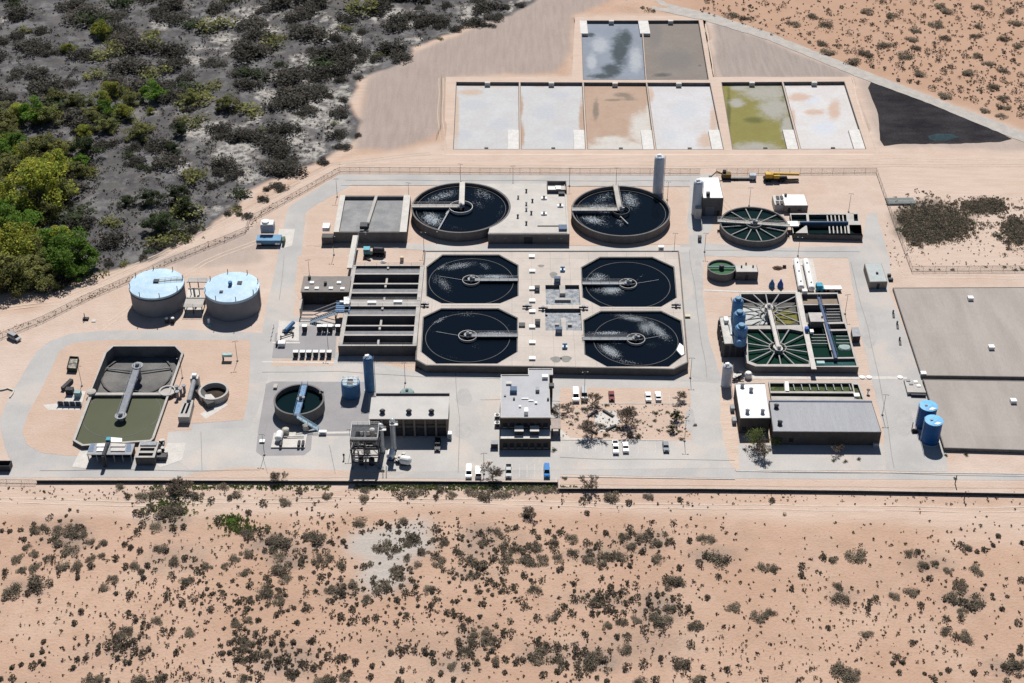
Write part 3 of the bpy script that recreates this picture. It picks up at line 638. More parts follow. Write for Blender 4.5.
# ================================================================ TANKS
def foam_sheet(poly, z, blobs, name, m, parent, step=.9):
    """water surface as a fine sheet; blobs = (px,py,rx,ry,rot_deg,strength) of surface foam"""
    xs = [p.x for p in poly]; ys = [p.y for p in poly]
    nx = int((max(xs) - min(xs)) / step) + 1; ny = int((max(ys) - min(ys)) / step) + 1
    bm = bmesh.new(); v, f = sheet_tris(poly, [])
    vs = [bm.verts.new((a, b, z)) for a, b in v]
    for q in f: bm.faces.new([vs[i] for i in q])
    for k in range(1, nx):
        x = min(xs) + k * step; g_ = bm.verts[:] + bm.edges[:] + bm.faces[:]; bmesh.ops.bisect_plane(bm, geom=g_, plane_co=(x, 0, 0), plane_no=(1, 0, 0))
    for k in range(1, ny):
        y = min(ys) + k * step; g_ = bm.verts[:] + bm.edges[:] + bm.faces[:]; bmesh.ops.bisect_plane(bm, geom=g_, plane_co=(0, y, 0), plane_no=(0, 1, 0))
    o0 = wloc(parent); me = bpy.data.meshes.new(name)
    for q in bm.verts: q.co -= o0
    bm.to_mesh(me); bm.free(); me.materials.append(m)
    n = len(me.vertices); co = np.empty(n * 3, dtype=np.float32); me.vertices.foreach_get('co', co); co = co.reshape(-1, 3)
    X, Y = project(co[:, 0] + o0.x, co[:, 1] + o0.y)
    # account for the water height when reading the photo positions
    dep = (co[:, 1] + o0.y) * math.cos(TH) + (H - z) * math.sin(TH); up = (co[:, 1] + o0.y) * math.sin(TH) - (H - z) * math.cos(TH)
    X = 512 + F * (co[:, 0] + o0.x) / dep; Y = 341.5 - F * up / dep
    a = np.zeros(n)
    for bx, by, rx, ry, rot, st in blobs:
        c, s_ = math.cos(R(rot)), math.sin(R(rot)); dx, dy = X - bx, Y - by
        d = np.hypot((dx * c + dy * s_) / rx, (-dx * s_ + dy * c) / ry) / 1.2; a = np.maximum(a, np.clip(1.25 - d, 0, 1) * min(1, st * 1.05))
    at = me.attributes.new('foam', 'FLOAT', 'POINT'); at.data.foreach_set('value', a.astype(np.float32))
    o = bpy.data.objects.new(name, me); col.objects.link(o); o.parent = parent; return o
def circ(c, r, n=64): return [Vector((c.x + r * math.cos(2 * math.pi * i / n), c.y + r * math.sin(2 * math.pi * i / n), 0)) for i in range(n)]
def round_tank(label, px, py, wpx, h, wz, group=None, name='clarifier_tank', cat='tank', blobs=(), wm=None, thick=.45, wallm=None, n=72):
    c = G(px, py, h); r = wpx / 2 / S(px, py, h); t = thing(name, label, cat, (c.x, c.y, 0), group)
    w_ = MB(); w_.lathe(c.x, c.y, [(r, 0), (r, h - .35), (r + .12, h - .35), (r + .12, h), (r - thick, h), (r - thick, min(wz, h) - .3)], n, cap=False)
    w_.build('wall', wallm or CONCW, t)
    foam_sheet(circ(c, r - thick + .02, n), wz, blobs, 'water', wm or NAVY, t)
    return t, c, r
def bridge(t, p, q, wd=1.6, m=None, name='walkway', rails=True, th=.35):
    p = Vector(p); q = Vector(q); b = MB().obox(p, q, wd, th); o = b.build(name, m or GREYM, t)
    if rails:
        n = Vector((-(q - p).y, (q - p).x, 0)).normalized() * wd / 2; r = MB(); r.rail(p + n, q + n); r.rail(p - n, q - n); r.build('handrail', m or GREYM, o)
    return o
def centre_drive(t, c, z, r=3.0, m=None, zlow=None):
    b = MB(); b.lathe(c.x, c.y, [(r, z - 1.2), (r, z - .2), (r - .22, z - .2), (r - .22, z - 1.2)], 32, cap=False); b.build('feed_well', m or CONC, t)
    d = MB(); d.lathe(c.x, c.y, [(1.3, z), (1.3, z + .25)], 20); d.lathe(c.x, c.y, [(.55, z + .25), (.55, z + 1.2), (.3, z + 1.4)], 14); d.bar((c.x, c.y, z - 1.5), (c.x, c.y, z), .5, 12); d.box(c.x + .9, c.y - .3, z + .25, .9, .7, .8)
    d.build('drive_unit', GREYM, t)
# big round clarifiers (north)
t, c, r = round_tank('big round clarifier with two bridges meeting at its middle, left of the flat-roofed pump building', 460.9, 206.9, 98.5, 4.0, 2.9, 'large round clarifiers',
    blobs=[(442, 196, 20, 5, -18, .75), (432, 219, 13, 8, 20, .95), (484, 194, 14, 8, 20, .6), (478, 204, 10, 5, 30, .5), (430, 204, 12, 3, 0, .5), (455, 228, 14, 3, 5, .35), (500, 212, 3, 16, 20, .4)])
bridge(t, (c.x - r, c.y + .3, 4.35), (c.x, c.y + .3, 4.35), 2.2, CONC); bridge(t, (c.x + .3, c.y, 4.3), (c.x + .1, c.y + r, 4.3), 2.0, PADC)
centre_drive(t, c, 4.4, 4.6, PADC); a = MB(); a.obox((c.x - 4.4, c.y - 1.5, 3.6), (c.x - 8.5, c.y - r + 1.2, 3.6), .5, .4); a.obox((c.x - 4.4, c.y + .3, 3.2), (c.x - 5.5, c.y - 4, 3.2), .7, .5); a.build('scraper_arm', GREYM, t)
sc_ = MB().lathe(c.x, c.y, [(r - 1.6, 2.85), (r - 1.6, 3.2), (r - 1.8, 3.2), (r - 1.8, 2.85)], 72, cap=False); sc_.build('weir_ring', CONCD, t)
C1, R1 = c.copy(), r
t, c, r = round_tank('big round clarifier right of the flat-roofed pump building, beside the tall silo', 620.8, 210.2, 98.5, 3.6, 2.3, 'large round clarifiers',
    blobs=[(598, 207, 22, 5, 0, .8), (594, 220, 16, 6, 15, .85), (604, 198, 16, 6, -25, .6), (630, 200, 12, 9, 30, .8), (640, 192, 9, 4, 0, .4), (620, 222, 6, 5, 40, .6), (604, 214, 10, 4, 0, .7)])
bridge(t, (c.x - r, c.y + .3, 3.95), (c.x + 1, c.y + .3, 3.95), 2.2, CONC); bridge(t, (c.x - .3, c.y, 3.9), (c.x - 1.0, c.y + r, 3.9), 2.0, CONC)
centre_drive(t, c, 4.0, 3.4, CONCD); MB().obox((c.x - 1, c.y - 2.5, 3.3), (c.x + 2.2, c.y - 9, 3.1), .35, .3).build('scraper_arm', GREYM, t)
MB().lathe(c.x, c.y, [(r - 1.6, 2.25), (r - 1.6, 2.6), (r - 1.8, 2.6), (r - 1.8, 2.25)], 72, cap=False).build('weir_ring', CONCD, t)

# main deck with four octagonal clarifiers and a pair of square wells
DZ = 2.8
OCT = [([(442.2, 254.4), (499.3, 254.4), (518.6, 265), (518.6, 296), (500.2, 303.6), (441.3, 303.6), (426, 296), (426, 266.7)], (471.2, 279.9), 1,
        [(458, 266, 22, 4, -10, .75), (444, 284, 12, 6, 50, .7), (436, 279, 7, 7, 0, .55), (485, 266, 9, 4, 25, .6), (495, 276.5, 22, 2.6, 0, .95), (441, 267, 8, 1.5, -35, .9), (508, 288, 2, 9, 20, .3)],
        'octagonal clarifier at the back left of the main deck, foam speckled along its far side'),
       ([(441.3, 308), (498.4, 308), (518.1, 317.7), (517.7, 352), (497.5, 363.9), (436, 363.9), (420.7, 352), (422.8, 316.8)], (467.7, 335.6), 1,
        [(440, 320, 10, 1.8, -28, 1.0), (466, 314, 18, 4, 0, .5), (495, 333.5, 24, 2.6, 0, .9), (476, 346, 8, 6, 0, .3), (435, 331, 12, 1.2, 8, .5), (509, 328, 2, 9, -10, .4), (452, 357, 22, 1.5, 12, .4)],
        'front left octagonal clarifier of the main deck, mostly dark with one pale foam streak'),
       ([(599.8, 256.7), (652.5, 256.7), (674.4, 266.7), (677, 297.8), (661.3, 307), (600.6, 307), (582.2, 297.5), (580.8, 267.2)], (627.9, 283.4), -1,
        [(600, 276, 11, 4, 10, .8), (612, 289, 14, 7, 0, 1.0), (602, 284, 20, 3, 0, .85), (600, 290, 12, 4, 0, .7), (596, 279, 16, 2.5, 0, .85), (640, 277, 9, .8, -42, .6)],
        'back right octagonal clarifier of the main deck, white foam only on its left half'),
       ([(600.6, 310.6), (661.3, 310.6), (681.5, 320.3), (685.5, 354.6), (669, 366.9), (606.8, 366.9), (584.3, 354.6), (583, 320)], (635.8, 338.8), -1,
        [(632, 318, 22, 4, 10, .8), (657, 330, 20, 6, 38, .85), (645, 328, 10, 8, 30, .8), (608, 333, 24, 2.6, 0, .85), (610, 351, 15, 6, 28, .95), (628, 362, 18, 2.5, 8, .6), (616, 342, 16, 3, 0, .7), (652, 345, 8, 3, 0, .5), (648, 367, 8, 2, 0, .7)],
        'octagonal clarifier at the front right of the main deck with broad sweeps of white foam')]
PITS = [rect(546, 285, 580.3, 304.8, DZ), rect(545.6, 308.6, 582, 330.5, DZ)]
deck_out = P([(424.5, 251), (679, 251), (681, 270), (688.5, 362.5), (674, 369.6), (531, 367), (426, 365.8), (415.3, 360), (418, 312), (423, 268)], DZ)
holes = [P(q[0], DZ) for q in OCT] + PITS
dk = MB(); dk.sheet(deck_out, holes, DZ)
deck = dk.build('clarifier_deck', DECK)
dw = MB(); dw.skirt(deck_out, 0, DZ - .002)
for h_ in holes: dw.skirt(h_, DZ - 1.9, DZ - .002, True)
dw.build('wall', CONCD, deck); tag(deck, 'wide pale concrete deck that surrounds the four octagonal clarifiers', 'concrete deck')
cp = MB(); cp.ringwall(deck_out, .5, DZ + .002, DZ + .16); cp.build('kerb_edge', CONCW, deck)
for poly, cc, side, blobs, lab in OCT:
    pw = P(poly, DZ); c = G(cc[0], cc[1], DZ); t = thing('octagonal_clarifier', lab, 'clarifier', (c.x, c.y, DZ - 1.8), 'octagonal clarifiers in the main deck')
    foam_sheet(inset(pw, -.02), DZ - .75, blobs, 'water', NAVY, t)
    tr = MB(); o_ = inset(pw, .15); tr.sheet(o_, [inset(o_, .12)], DZ - .1); tr.skirt(o_, DZ - .6, DZ - .1); tr.build('tank_edge', CONC, t)
    rr = 98 / 2 / S(cc[0], cc[1]) * .86
    w_ = MB().lathe(c.x, c.y, [(rr, DZ - .9), (rr, DZ - .62), (rr - .22, DZ - .62), (rr - .22, DZ - .9)], 64, cap=False); w_.build('weir_ring', CONCD, t)
    ex = G(518 if side > 0 else 582, cc[1], DZ).x
    bridge(t, (c.x, c.y, DZ + .25), (ex, c.y, DZ + .25), 1.7, GREYM); centre_drive(t, c, DZ + .3, 3.2, CONC)
    MB().obox((c.x, c.y, DZ - .55), (c.x - side * rr * .75, c.y + rr * .22, DZ - .55), .12, .1).build('scum_arm', GREYM, t)
GS = mat('grey_scum', (.36, .37, .39), (.16, .18, .20), .55, fine=.35)
for k, (q, lab) in enumerate(zip(PITS, ('square splitter well covered in grey scum, the farther of the pair in the deck', 'square splitter well covered in grey scum, the nearer of the pair in the deck'))):
    c = meanp(q); t = thing('splitter_well', lab, 'well', (c.x, c.y, DZ - 1.8), 'splitter wells in the deck')
    MB().sheet(inset(q, -.02), [], DZ - 1.2).build('scum_surface', GS, t)
    x0, x1 = q[0].x, q[1].x; y0, y1 = min(v.y for v in q), max(v.y for v in q)
    b = MB()
    if k == 0: b.obox((c.x, c.y + 1, DZ), (c.x, y1, DZ), 2.0, 1.6); b.box(c.x, c.y - 2.2, DZ - 1.6, 5.6, 1.0, 1.3)
    else: b.obox((c.x, y0, DZ), (c.x, c.y + 1, DZ), 1.6, 1.6); b.box(c.x - 2.2, c.y - 2, DZ - 1.6, 1.4, 1.2, 1.2); b.box(c.x + 2.2, c.y - 2, DZ - 1.6, 1.4, 1.2, 1.2)
    b.build('baffle_wall', CONC, t)
# walkway between the deck halves and small things standing on the deck
hb = MB(); hb.box(0, 0, 0, 1.9, 1.5, .55); hb.box(0, 0, .55, 2.1, 1.7, .08)
hatch = thing('hatch_box', 'white hatch box on the main deck, farthest of its row', 'hatch', G(531.8, 257, DZ), 'white hatch boxes in a row on the deck')
hb.build('lid', WHITE, None).parent = hatch
hatch.children[0].location = (0, 0, 0)
labs = ['second', 'third', 'fourth', 'fifth', 'sixth', 'eighth']
for k, y in enumerate((271.6, 289.2, 301.4, 312, 327.4, 343, 359)):
    dup(hatch, G(532.3, y, DZ), 0, 1, 'white hatch box on the main deck, %s in its row from the far end' % (['second', 'third', 'fourth', 'fifth', 'sixth', 'seventh', 'eighth'][k]))
def cabinet(px, py, z, sx, sy, h, m, lab, cat='cabinet', name='equipment_cabinet', group=None, lid=None):
    c = G(px, py, z); t = thing(name, lab, cat, c, group)
    b = MB().box(c.x, c.y, z, sx, sy, h); b.build('casing', m, t)
    l = MB().box(c.x, c.y, z + h + .002, sx + .16, sy + .16, .1); l.build('lid', lid or m, t)
    d = MB().box(c.x, c.y - sy / 2 - .03, z + h * .2, sx * .6, .05, h * .6); d.build('door', GREYM, t); return t
cabinet(537.2, 290.4, DZ, 1.7, 1.4, 1.6, CONCD, 'small grey brown cabinet beside the row of white hatches, by the farther splitter well')
cabinet(537.6, 324.2, DZ, 1.7, 1.4, 1.6, CONCD, 'small grey brown cabinet beside the row of white hatches, by the nearer splitter well')
cabinet(522, 325.6, DZ, 2, 2, .5, DARKM, 'low dark square cabinet on the deck by the front left octagonal clarifier')
for px, py, lab in ((562.6, 270.6, 'bright blue gate actuator on the deck behind the splitter wells'), (564.8, 347.6, 'bright blue gate actuator on the deck in front of the splitter wells')):
    c = G(px, py, DZ); t = thing('gate_actuator', lab, 'actuator', c, 'blue actuators on the deck'); MB().box(c.x, c.y, DZ, 1.8, 1.2, .5).build('base', BLUEL, t)
    b = MB(); b.bar((c.x, c.y, DZ + .5), (c.x, c.y, DZ + 1.6), .35, 10); b.bar((c.x - .8, c.y, DZ + 1.5), (c.x + .8, c.y, DZ + 1.5), .28, 10); b.build('actuator_body', BLUEM, t)
for px, py, lab in ((557.3, 281.8, 'blue grey stop gate at the far end of the splitter wells'), (558.8, 332.5, 'blue grey stop gate at the near end of the splitter wells')):
    cabinet(px, py, DZ, 2.2, 1.4, 1.8, mat('slate_metal', (.13, .17, .24), None, 1), lab, 'gate', 'stop_gate')
for k, (px, py) in enumerate(((424.3, 306), (583.5, 309), (676, 306.6), (527, 308), (420.5, 369.5), (543, 309.8))):
    lab = ['at the left edge between the two left octagonal clarifiers', 'between the two right octagonal clarifiers on their left side', 'at the right edge between the two right octagonal clarifiers', 'at the right side of the gap between the left octagonal clarifiers', 'standing at the front left corner of the deck', 'beside the walkway between the splitter wells'][k]
    c = G(px, py, DZ if k != 4 else 0); z = c.z; t = thing('valve_group', 'dark pipework and valves ' + lab, 'valves', c, 'dark valve groups around the deck')
    b = MB(); b.bar((c.x - 1.6, c.y, z + .7), (c.x + 1.6, c.y, z + .7), .35, 10); b.bar((c.x, c.y, z), (c.x, c.y, z + 1.3), .3, 10); b.build('pipe', DARKM, t)
    b = MB(); b.lathe(c.x, c.y, [(.55, z + 1.3), (.55, z + 1.45)], 12); b.lathe(c.x + 1.2, c.y, [(.5, z + .9), (.5, z + 1.2)], 12); b.build('handwheel', GREYM, t)
for px, py, rx, ry in ((553.5, 275, 4, 3), (556, 359.5, 5.5, 2.4), (566, 359, 5.5, 2.6), (541, 266, 3.5, 1.3)):
    c = G(px, py, DZ); MB().prism([Vector((c.x + rx / 3 * math.cos(a) * (1 + .2 * math.sin(3 * a)), c.y + ry / 1.4 * math.sin(a), 0)) for a in [i * math.pi / 9 for i in range(18)]], DZ + .004, DZ + .01).build('stain_patch', mat('damp_concrete', (.24, .235, .22), None, .8), deck)
js = MB()
for a_, b_ in (((441, 305.8), (500, 305.8)), ((600, 308.8), (661, 308.8)), ((427, 251.8), (679, 251.8))): js.obox(G(*a_, DZ + .03), G(*b_, DZ + .03), .16, .02)
js.build('expansion_joint', CONCD, deck)
q = P([(676.5, 350), (679.5, 343), (683.5, 346), (684.3, 354), (681.5, 355.5)], DZ); tag(MB().prism(q, DZ - .6, DZ + .05).build('cover_slab', ROOFW), 'white cover slab over the right corner of the front right octagonal clarifier', 'cover')

# flat-roofed pump building between the round clarifiers
bz = 3.9
fl_ = G(488, 234.9, bz); fr = G(569.6, 234.9, bz); bk_ = G(567.8, 183.7, bz); Yb = bk_.y
arc = [Vector((C1.x + (R1 + .15) * math.cos(a), C1.y + (R1 + .15) * math.sin(a), 0)) for a in np.linspace(-.95, 1.05, 24)]
arc = [a for a in arc if fl_.y < a.y < Yb]
x_b = C1.x + math.sqrt(max(1, (R1 + .15) ** 2 - (min(Yb, C1.y + R1 - .3) - C1.y) ** 2)) if Yb < C1.y + R1 else C1.x + 6
pb = [Vector((fl_.x, fl_.y, 0)), Vector((fr.x, fr.y, 0)), Vector((fr.x, Yb, 0)), Vector((x_b, Yb, 0))] + list(reversed(arc))
pt = thing('pump_building', 'low flat-roofed pump building with a pale roof between the two big round clarifiers', 'building', meanp(pb))
MB().prism(pb, 0, bz).build('wall', CONCW, pt)
rf = MB().prism(inset(pb, .1), bz + .003, bz + .12).build('roof', mat('pale_roof', (.48, .455, .425), (.42, .395, .37), .2, fine=.06), pt)
par = MB(); par.ringwall([fl_, fr, Vector((fr.x, Yb, 0)), Vector((x_b, Yb, 0)), arc[-1] if arc else fl_, arc[len(arc) // 2], arc[0]] if False else rect(488.2, 183.7, 569.6, 234.9, bz)[:2] + [Vector((fr.x, Yb, 0)), Vector((fr.x - 1, Yb, 0)), Vector((fr.x - 1, fr.y + .8, 0)), Vector((fl_.x, fr.y + .8, 0))], .2, bz, bz + .5); par.build('parapet', CONC, pt)
x0, x1 = G(547, 190, bz).x, G(566.5, 190, bz).x; ya, yb_ = G(0, 193.3, bz).y, G(0, 184.3, bz).y
w_ = MB(); pp = [Vector((x0, ya, 0)), Vector((x1, ya, 0)), Vector((x1, yb_, 0)), Vector((x0, yb_, 0))]; w_.ringwall(pp, .3, bz + .12, bz + 1.5); w_.build('equipment_screen', CONCD, pt)
for a, b, s1, s2, m_ in ((552, 190.5, 3, 2.5, ROOFW), (558, 189.5, 2.2, 2.5, WHITE), (561.5, 194.5, 2.4, 2.2, DARKM), (562.8, 229, 3.1, 3.2, mat('slate_metal', (.1, .1, .1)))):
    c = G(a, b, bz); MB().box(c.x, c.y, bz + .12, s1, s2, .9).build('roof_unit', m_, pt)
for k, (a, b) in enumerate(((518.2, 198.5), (526.3, 192.2), (532.4, 202), (526.3, 205), (531.3, 214.2), (517.8, 217.6), (526.3, 210.7), (526.3, 224.5), (544, 199), (544, 214.5), (560.3, 206.6))):
    c = G(a, b, bz)
    if a > 540: MB().box(c.x, c.y, bz + .12, 2.2, 1.6, .5).build('skylight', ROOFW, pt)
    v = MB(); v.bar((c.x, c.y, bz + .1), (c.x, c.y, bz + 1.1), .32, 8); v.lathe(c.x, c.y, [(.5, bz + 1.1), (.5, bz + 1.2), (.1, bz + 1.45)], 10); v.build('roof_vent', DARKM if k % 3 else GREYM, pt)
a_ = G(537.5, 226.5, bz); b_ = G(559, 226.5, bz); MB().obox((a_.x, a_.y, bz + .4), (b_.x, b_.y, bz + .4), .25, .4).build('roof_curb', CONCD, pt)
d = MB(); c = G(528.3, 246, 0); d.box(c.x, fl_.y - .04, .05, 3.2, .1, 2.9); d.build('door', DARKM, pt)
for a in (505, 549, 561): c = G(a, 240, 2); MB().box(c.x, fl_.y - .05, 2.2, .8, .12, .35).build('wall_light', GREYM, pt)

# rectangular sludge basins, upper left
def openbasin(label, outer, h, wt, div, floorz, fm, name='settling_basin', cat='basin', wallm=None, group=None):
    c = meanp(outer); t = thing(name, label, cat, c, group); w_ = MB(); w_.ringwall(outer, wt, 0, h, max(floorz - .3, 0)); w_.build('wall', wallm or CONCW, t)
    for p, q, wd, z in div: MB().obox((p.x, p.y, z), (q.x, q.y, z), wd, z - max(floorz, 0)).build('divider_wall', CONC, t)
    MB().sheet(inset(outer, wt - .02), [], floorz).build('basin_floor', fm, t); return t
SLUD = mat('grey_sludge', (.27, .27, .275), (.19, .195, .20), .18, fine=.18)
q = rect(333.5, 195.5, 406.6, 232.3, 4.6)
y0, y1 = q[0].y, q[2].y; xm = (G(370.5, 215, 4.6).x)
t = openbasin('twin open rectangular basins with dry grey sludge floors, left of the big round clarifiers', q, 4.6, .9, [(Vector((xm - 1.2, y0, 0)), Vector((xm + 1.2, y1, 0)), 1.1, 4.62)], 3.4, SLUD)
xr = q[1].x; MB().box(xr - 1.3, (y0 + y1) / 2, 4.603, 2.6, y1 - y0 - .02, .25).build('side_walkway', PADC, t)
MB().box(q[0].x + 1.0, (y0 + y1) / 2, 4.603, 2.0, y1 - y0 - .02, .2).build('side_walkway', PADC, t)
c = G(364, 231.5, 4.6); b = MB(); b.box(c.x, c.y + 2.5, 4.87, 3.2, 3, 1.4); b.bar((c.x + 1.5, c.y + 2, 4.87), (c.x + 1.5, c.y + 2, 7), .3, 8); b.build('gate_gear', DARKM, t)
b = MB().prism(rect(321.5, 233.5, 333, 237.5, 3.2), 0, 3.2); o = b.build('valve_chamber', CONCD); tag(o, 'small dark valve chamber against the left end of the grey sludge basins', 'valve chamber')
c = G(326.5, 229, 3.2); MB().box(c.x, c.y, 3.21, 2.6, 3.6, 1.6).build('cap_box', WHITE, o)
# elevated concrete channel from the basins to the aeration block
b = MB(); a_ = G(355.8, 235, 4.6); b_ = G(350, 268, 4.2); b.obox((a_.x, a_.y, 4.5), (b_.x, b_.y, 4.3), 2.2, .6); ch = b.build('channel', PADC); tag(ch, 'raised concrete channel on legs joining the grey sludge basins and the aeration block', 'channel')
l = MB()
for k in (.2, .5, .8): p = Vector((a_.x, a_.y, 0)).lerp(Vector((b_.x, b_.y, 0)), k); l.box(p.x, p.y, 0, .5, .5, 3.9)
l.build('support_leg', CONCW, ch); r_ = MB(); r_.rail((a_.x + 1, a_.y, 4.5), (b_.x + 1, b_.y, 4.3)); r_.build('handrail', GREYM, ch)

# aeration block: long east-west channels
AZ = 4.2
def AG(px, py): return G(px, py, AZ)
fl0, fr0, bl0, br0 = AG(338, 345.8), AG(416.4, 345.8), AG(352.3, 265), AG(424.3, 265)
outer = [fl0, fr0, br0, bl0]
rows = [(265.8, 273.2), (274.4, 283.0), (284.2, 292.2), (293.4, 299.6), (306.2, 314.6), (315.8, 325.0), (326.2, 334.3), (335.6, 344.6)]
holes = []; wat = []
def lx(y): return 338 + (352.3 - 338) * (345.8 - y) / 80.8
def rx_(y): return 416.4 + (424.3 - 416.4) * (345.8 - y) / 80.8
for k, (ya, yb_) in enumerate(rows):
    L0, L1 = lx(yb_) + 4.2, lx(ya) + 4.2; R0, R1_ = rx_(yb_) - 4.0, rx_(ya) - 4.0; mid = 381
    for (p, q) in (((L0, L1), (R0, R1_)),):
        A, B, C_, D_ = AG(p[0], yb_), AG(q[0], yb_), AG(q[1], ya), AG(p[1], ya)
        holes.append([A, B, C_, D_]); wat.append(k)
at_ = thing('aeration_basin', 'block of long open aeration channels with pale divider walls, left of the octagonal clarifiers', 'aeration basin', meanp(outer))
MB().sheet(outer, holes, AZ).build('coping', CONC, at_)
b = MB(); b.skirt(outer, 0, AZ - .002)
for h_ in holes: b.skirt(h_, .5, AZ - .002, True)
b.build('wall', CONCD, at_)
WS = water_mat('aerated_water', (.10, .105, .115), (.33, .34, .35), .35, .8)
for k, h_ in zip(wat, holes):
    ii = inset(h_, -.02)
    fz = {0: 3.4, 1: 1.2, 2: 2.4, 3: .9, 4: 3.3, 5: 1.0, 6: 2.4, 7: .9}[k]
    foam_sheet(ii, fz, [((G(380, 0).x) + 380, 300, 300, 300, 0, .35 if k in (1, 3, 5) else .75)], 'water', WS if k not in (0, 4) else mat('channel_cover', (.20, .20, .205), (.15, .15, .155), .5), at_, 3)
    if k in (2, 6, 0, 4):
        a_, b_ = h_[0], h_[1]; wd = (h_[3].y - h_[0].y) * .45
        MB().obox((a_.x, a_.y + wd / 2 + .1, AZ - .25), (b_.x, b_.y + wd / 2 + .1, AZ - .25), wd, .2).build('walkway_grating', mat('grating', (.22, .22, .23), (.17, .17, .18), .5), at_)
for k, h_ in enumerate(holes):
    xm = (h_[0].x + h_[1].x) / 2; ya, yb_ = h_[0].y, h_[2].y; MB().box(xm, (ya + yb_) / 2 if k % 2 else yb_ - .8, .5, .7, (yb_ - ya) - .02 if k % 2 else 1.5, 2.6 if k % 2 else 3.5).build('cross_wall', CONC, at_)
r_ = MB()
for ya in (299.8, 305.8, 345.6, 265.3): r_.rail(AG(lx(ya) + 1, ya), AG(rx_(ya) - 1, ya), step=4)
r_.build('handrail', GREYM, at_)
b = MB()
for px, py in ((344, 303), (398, 302.6), (372, 303.3)): c = AG(px, py); b.box(c.x, c.y, AZ, 3, 1.2, .7)
b.build('gate_box', WHITE, at_)
b = MB(); pA = AG(345.5, 283); b.prism([G(344, 306, 4.2), G(349.5, 306, 4.2), G(349.5, 299, 4.2), G(344, 299, 4.2)], AZ + .01, AZ + .9); b.build('white_hood', WHITE, at_)

# blower building with skylights and the outside stair
q = rect(301.3, 277.3, 348.4, 292.2, 5.2); t = thing('blower_building', 'low building with a grey brown roof and white skylights, beside the outside metal stair', 'building', meanp(q))
MB().prism(q, 0, 5.2).build('wall', mat('dark_brown_wall', (.055, .045, .04)), t); MB().prism(inset(q, -.25), 5.203, 5.5).build('roof', mat('brown_grey_roof', (.22, .20, .19), (.19, .175, .165), .4), t)
for a, b_ in ((312, 283), (339, 283), (306.8, 288.6), (316.8, 288.6), (331, 288.6), (342.5, 289)):
    c = G(a, b_, 5.5); MB().box(c.x, c.y, 5.5, 1.5, 1.3, .4).build('skylight', ROOFW, t)
for a, b_ in ((325.5, 284.5), (309.5, 278.8)): c = G(a, b_, 5.5); v = MB(); v.bar((c.x, c.y, 5.5), (c.x, c.y, 6.6), .55, 10); v.build('roof_vent', DARKM, t)
for k in range(3): c = G(308 + k * 13, 300, 0); MB().box(c.x, q[0].y - .05, .05, 3, .1, 3).build('roller_door', DARKM, t)
MB().box(q[0].x + .3, q[0].y - 4, 0, .4, 8, 3.6).build('wing_wall', CONC, t)
st = thing('metal_stair', 'blue grey metal stair climbing from the ground to the top of the aeration block', 'stair', G(322, 316))
top = G(336.5, 303, 4.2); bot = G(312, 316.5, .3)
for dy in (-2.2, 0.1, 2.4):
    b = MB(); b.obox((bot.x - 7 * .6, bot.y + dy, .9), (bot.x, bot.y + dy, .9), .22, .25); b.obox((bot.x, bot.y + dy, .9), (top.x, top.y + dy - 3, 4.9), .22, .3); b.obox((top.x, top.y + dy - 3, 4.9), (top.x + 5, top.y + dy - 3, 4.9), .22, .3); b.build('pipe_rail', GREYM, st)
b = MB()
n_s = 14
for k in range(n_s):
    f = k / (n_s - 1); b.box(bot.x + (top.x - bot.x) * f, bot.y + (top.y - 3 - bot.y) * f - 3.2, .3 + 3.9 * f, .6, 2.2, .12)
b.build('tread', mat('blue_grey_metal', (.16, .21, .27), None, 1), st)
b = MB(); b.box(top.x + 2.5, top.y - 3, 4.0, 5, 6, .2); b.build('landing', BLUEM, st)
b = MB()
for x, y in ((0, -5.6), (4.8, -5.6), (0, -.4), (4.8, -.4)): b.box(top.x + x, top.y + y, 0, .3, .3, 4)
b.build('support_leg', DARKM, st)
r_ = MB(); r_.rail((top.x, top.y - 6, 4.2), (top.x + 5, top.y - 6, 4.2), step=1.2); r_.rail((top.x, top.y - .1, 4.2), (top.x + 5, top.y - .1, 4.2), step=1.2); r_.build('handrail', BLUEM, st)

# electrical boxes on the grey pad
tc = thing('transformer_box', 'pale metal box on the dark pad, leftmost of the six along its near edge', 'electrical box', (0, 0, 0), 'electrical boxes on the dark pad')
MB().box(0, 0, .1, 1.6, 1.3, 2.0).build('casing', mat('beige_metal', (.13, .125, .12), None, 1), tc); MB().box(0, 0, 2.103, 1.7, 1.4, .1).build('lid', WHITE, tc); MB().box(0, 0, 0, 1.9, 1.7, .1).build('plinth', PADC, tc); MB().box(0, -.68, .3, 1.2, .05, 1.6).build('door', DARKM, tc)
L6 = ['leftmost of the six along its near edge', 'second of the near row of six', 'third of the near row of six', 'fourth of the near row of six', 'fifth of the near row of six', 'rightmost of the six along its near edge']
for k, x in enumerate((296, 302.8, 309.3, 316, 322.8, 329.4)):
    if k == 0: tc.location = G(x, 356.4)
    else: dup(tc, G(x, 356.4), 0, 1, 'pale metal box on the dark pad, ' + L6[k])
L5 = ['in the far row, alone on the left', 'in the far row, second from the left', 'in the far row, in the middle', 'in the far row, second from the right', 'in the far row, rightmost by the aeration block']
for k, x in enumerate((305, 319.8, 325, 330.6, 338.3)): dup(tc, G(x, 331.5), 0, (1, 1, 1.15), 'pale metal box on the dark pad, ' + L5[k])
c = G(282, 345.5); t = thing('generator_set', 'small white box on the left edge of the dark pad', 'generator', c); MB().box(c.x, c.y, .1, 2.4, 1.9, 1.4).build('casing', WHITE, t); MB().box(c.x - 1.7, c.y, .1, .7, 1.5, 1.1).build('radiator', DARKM, t)
c = G(289, 331); t = thing('pump_skid', 'blue pump on a white slab at the left end of the dark equipment pad', 'pump', c)
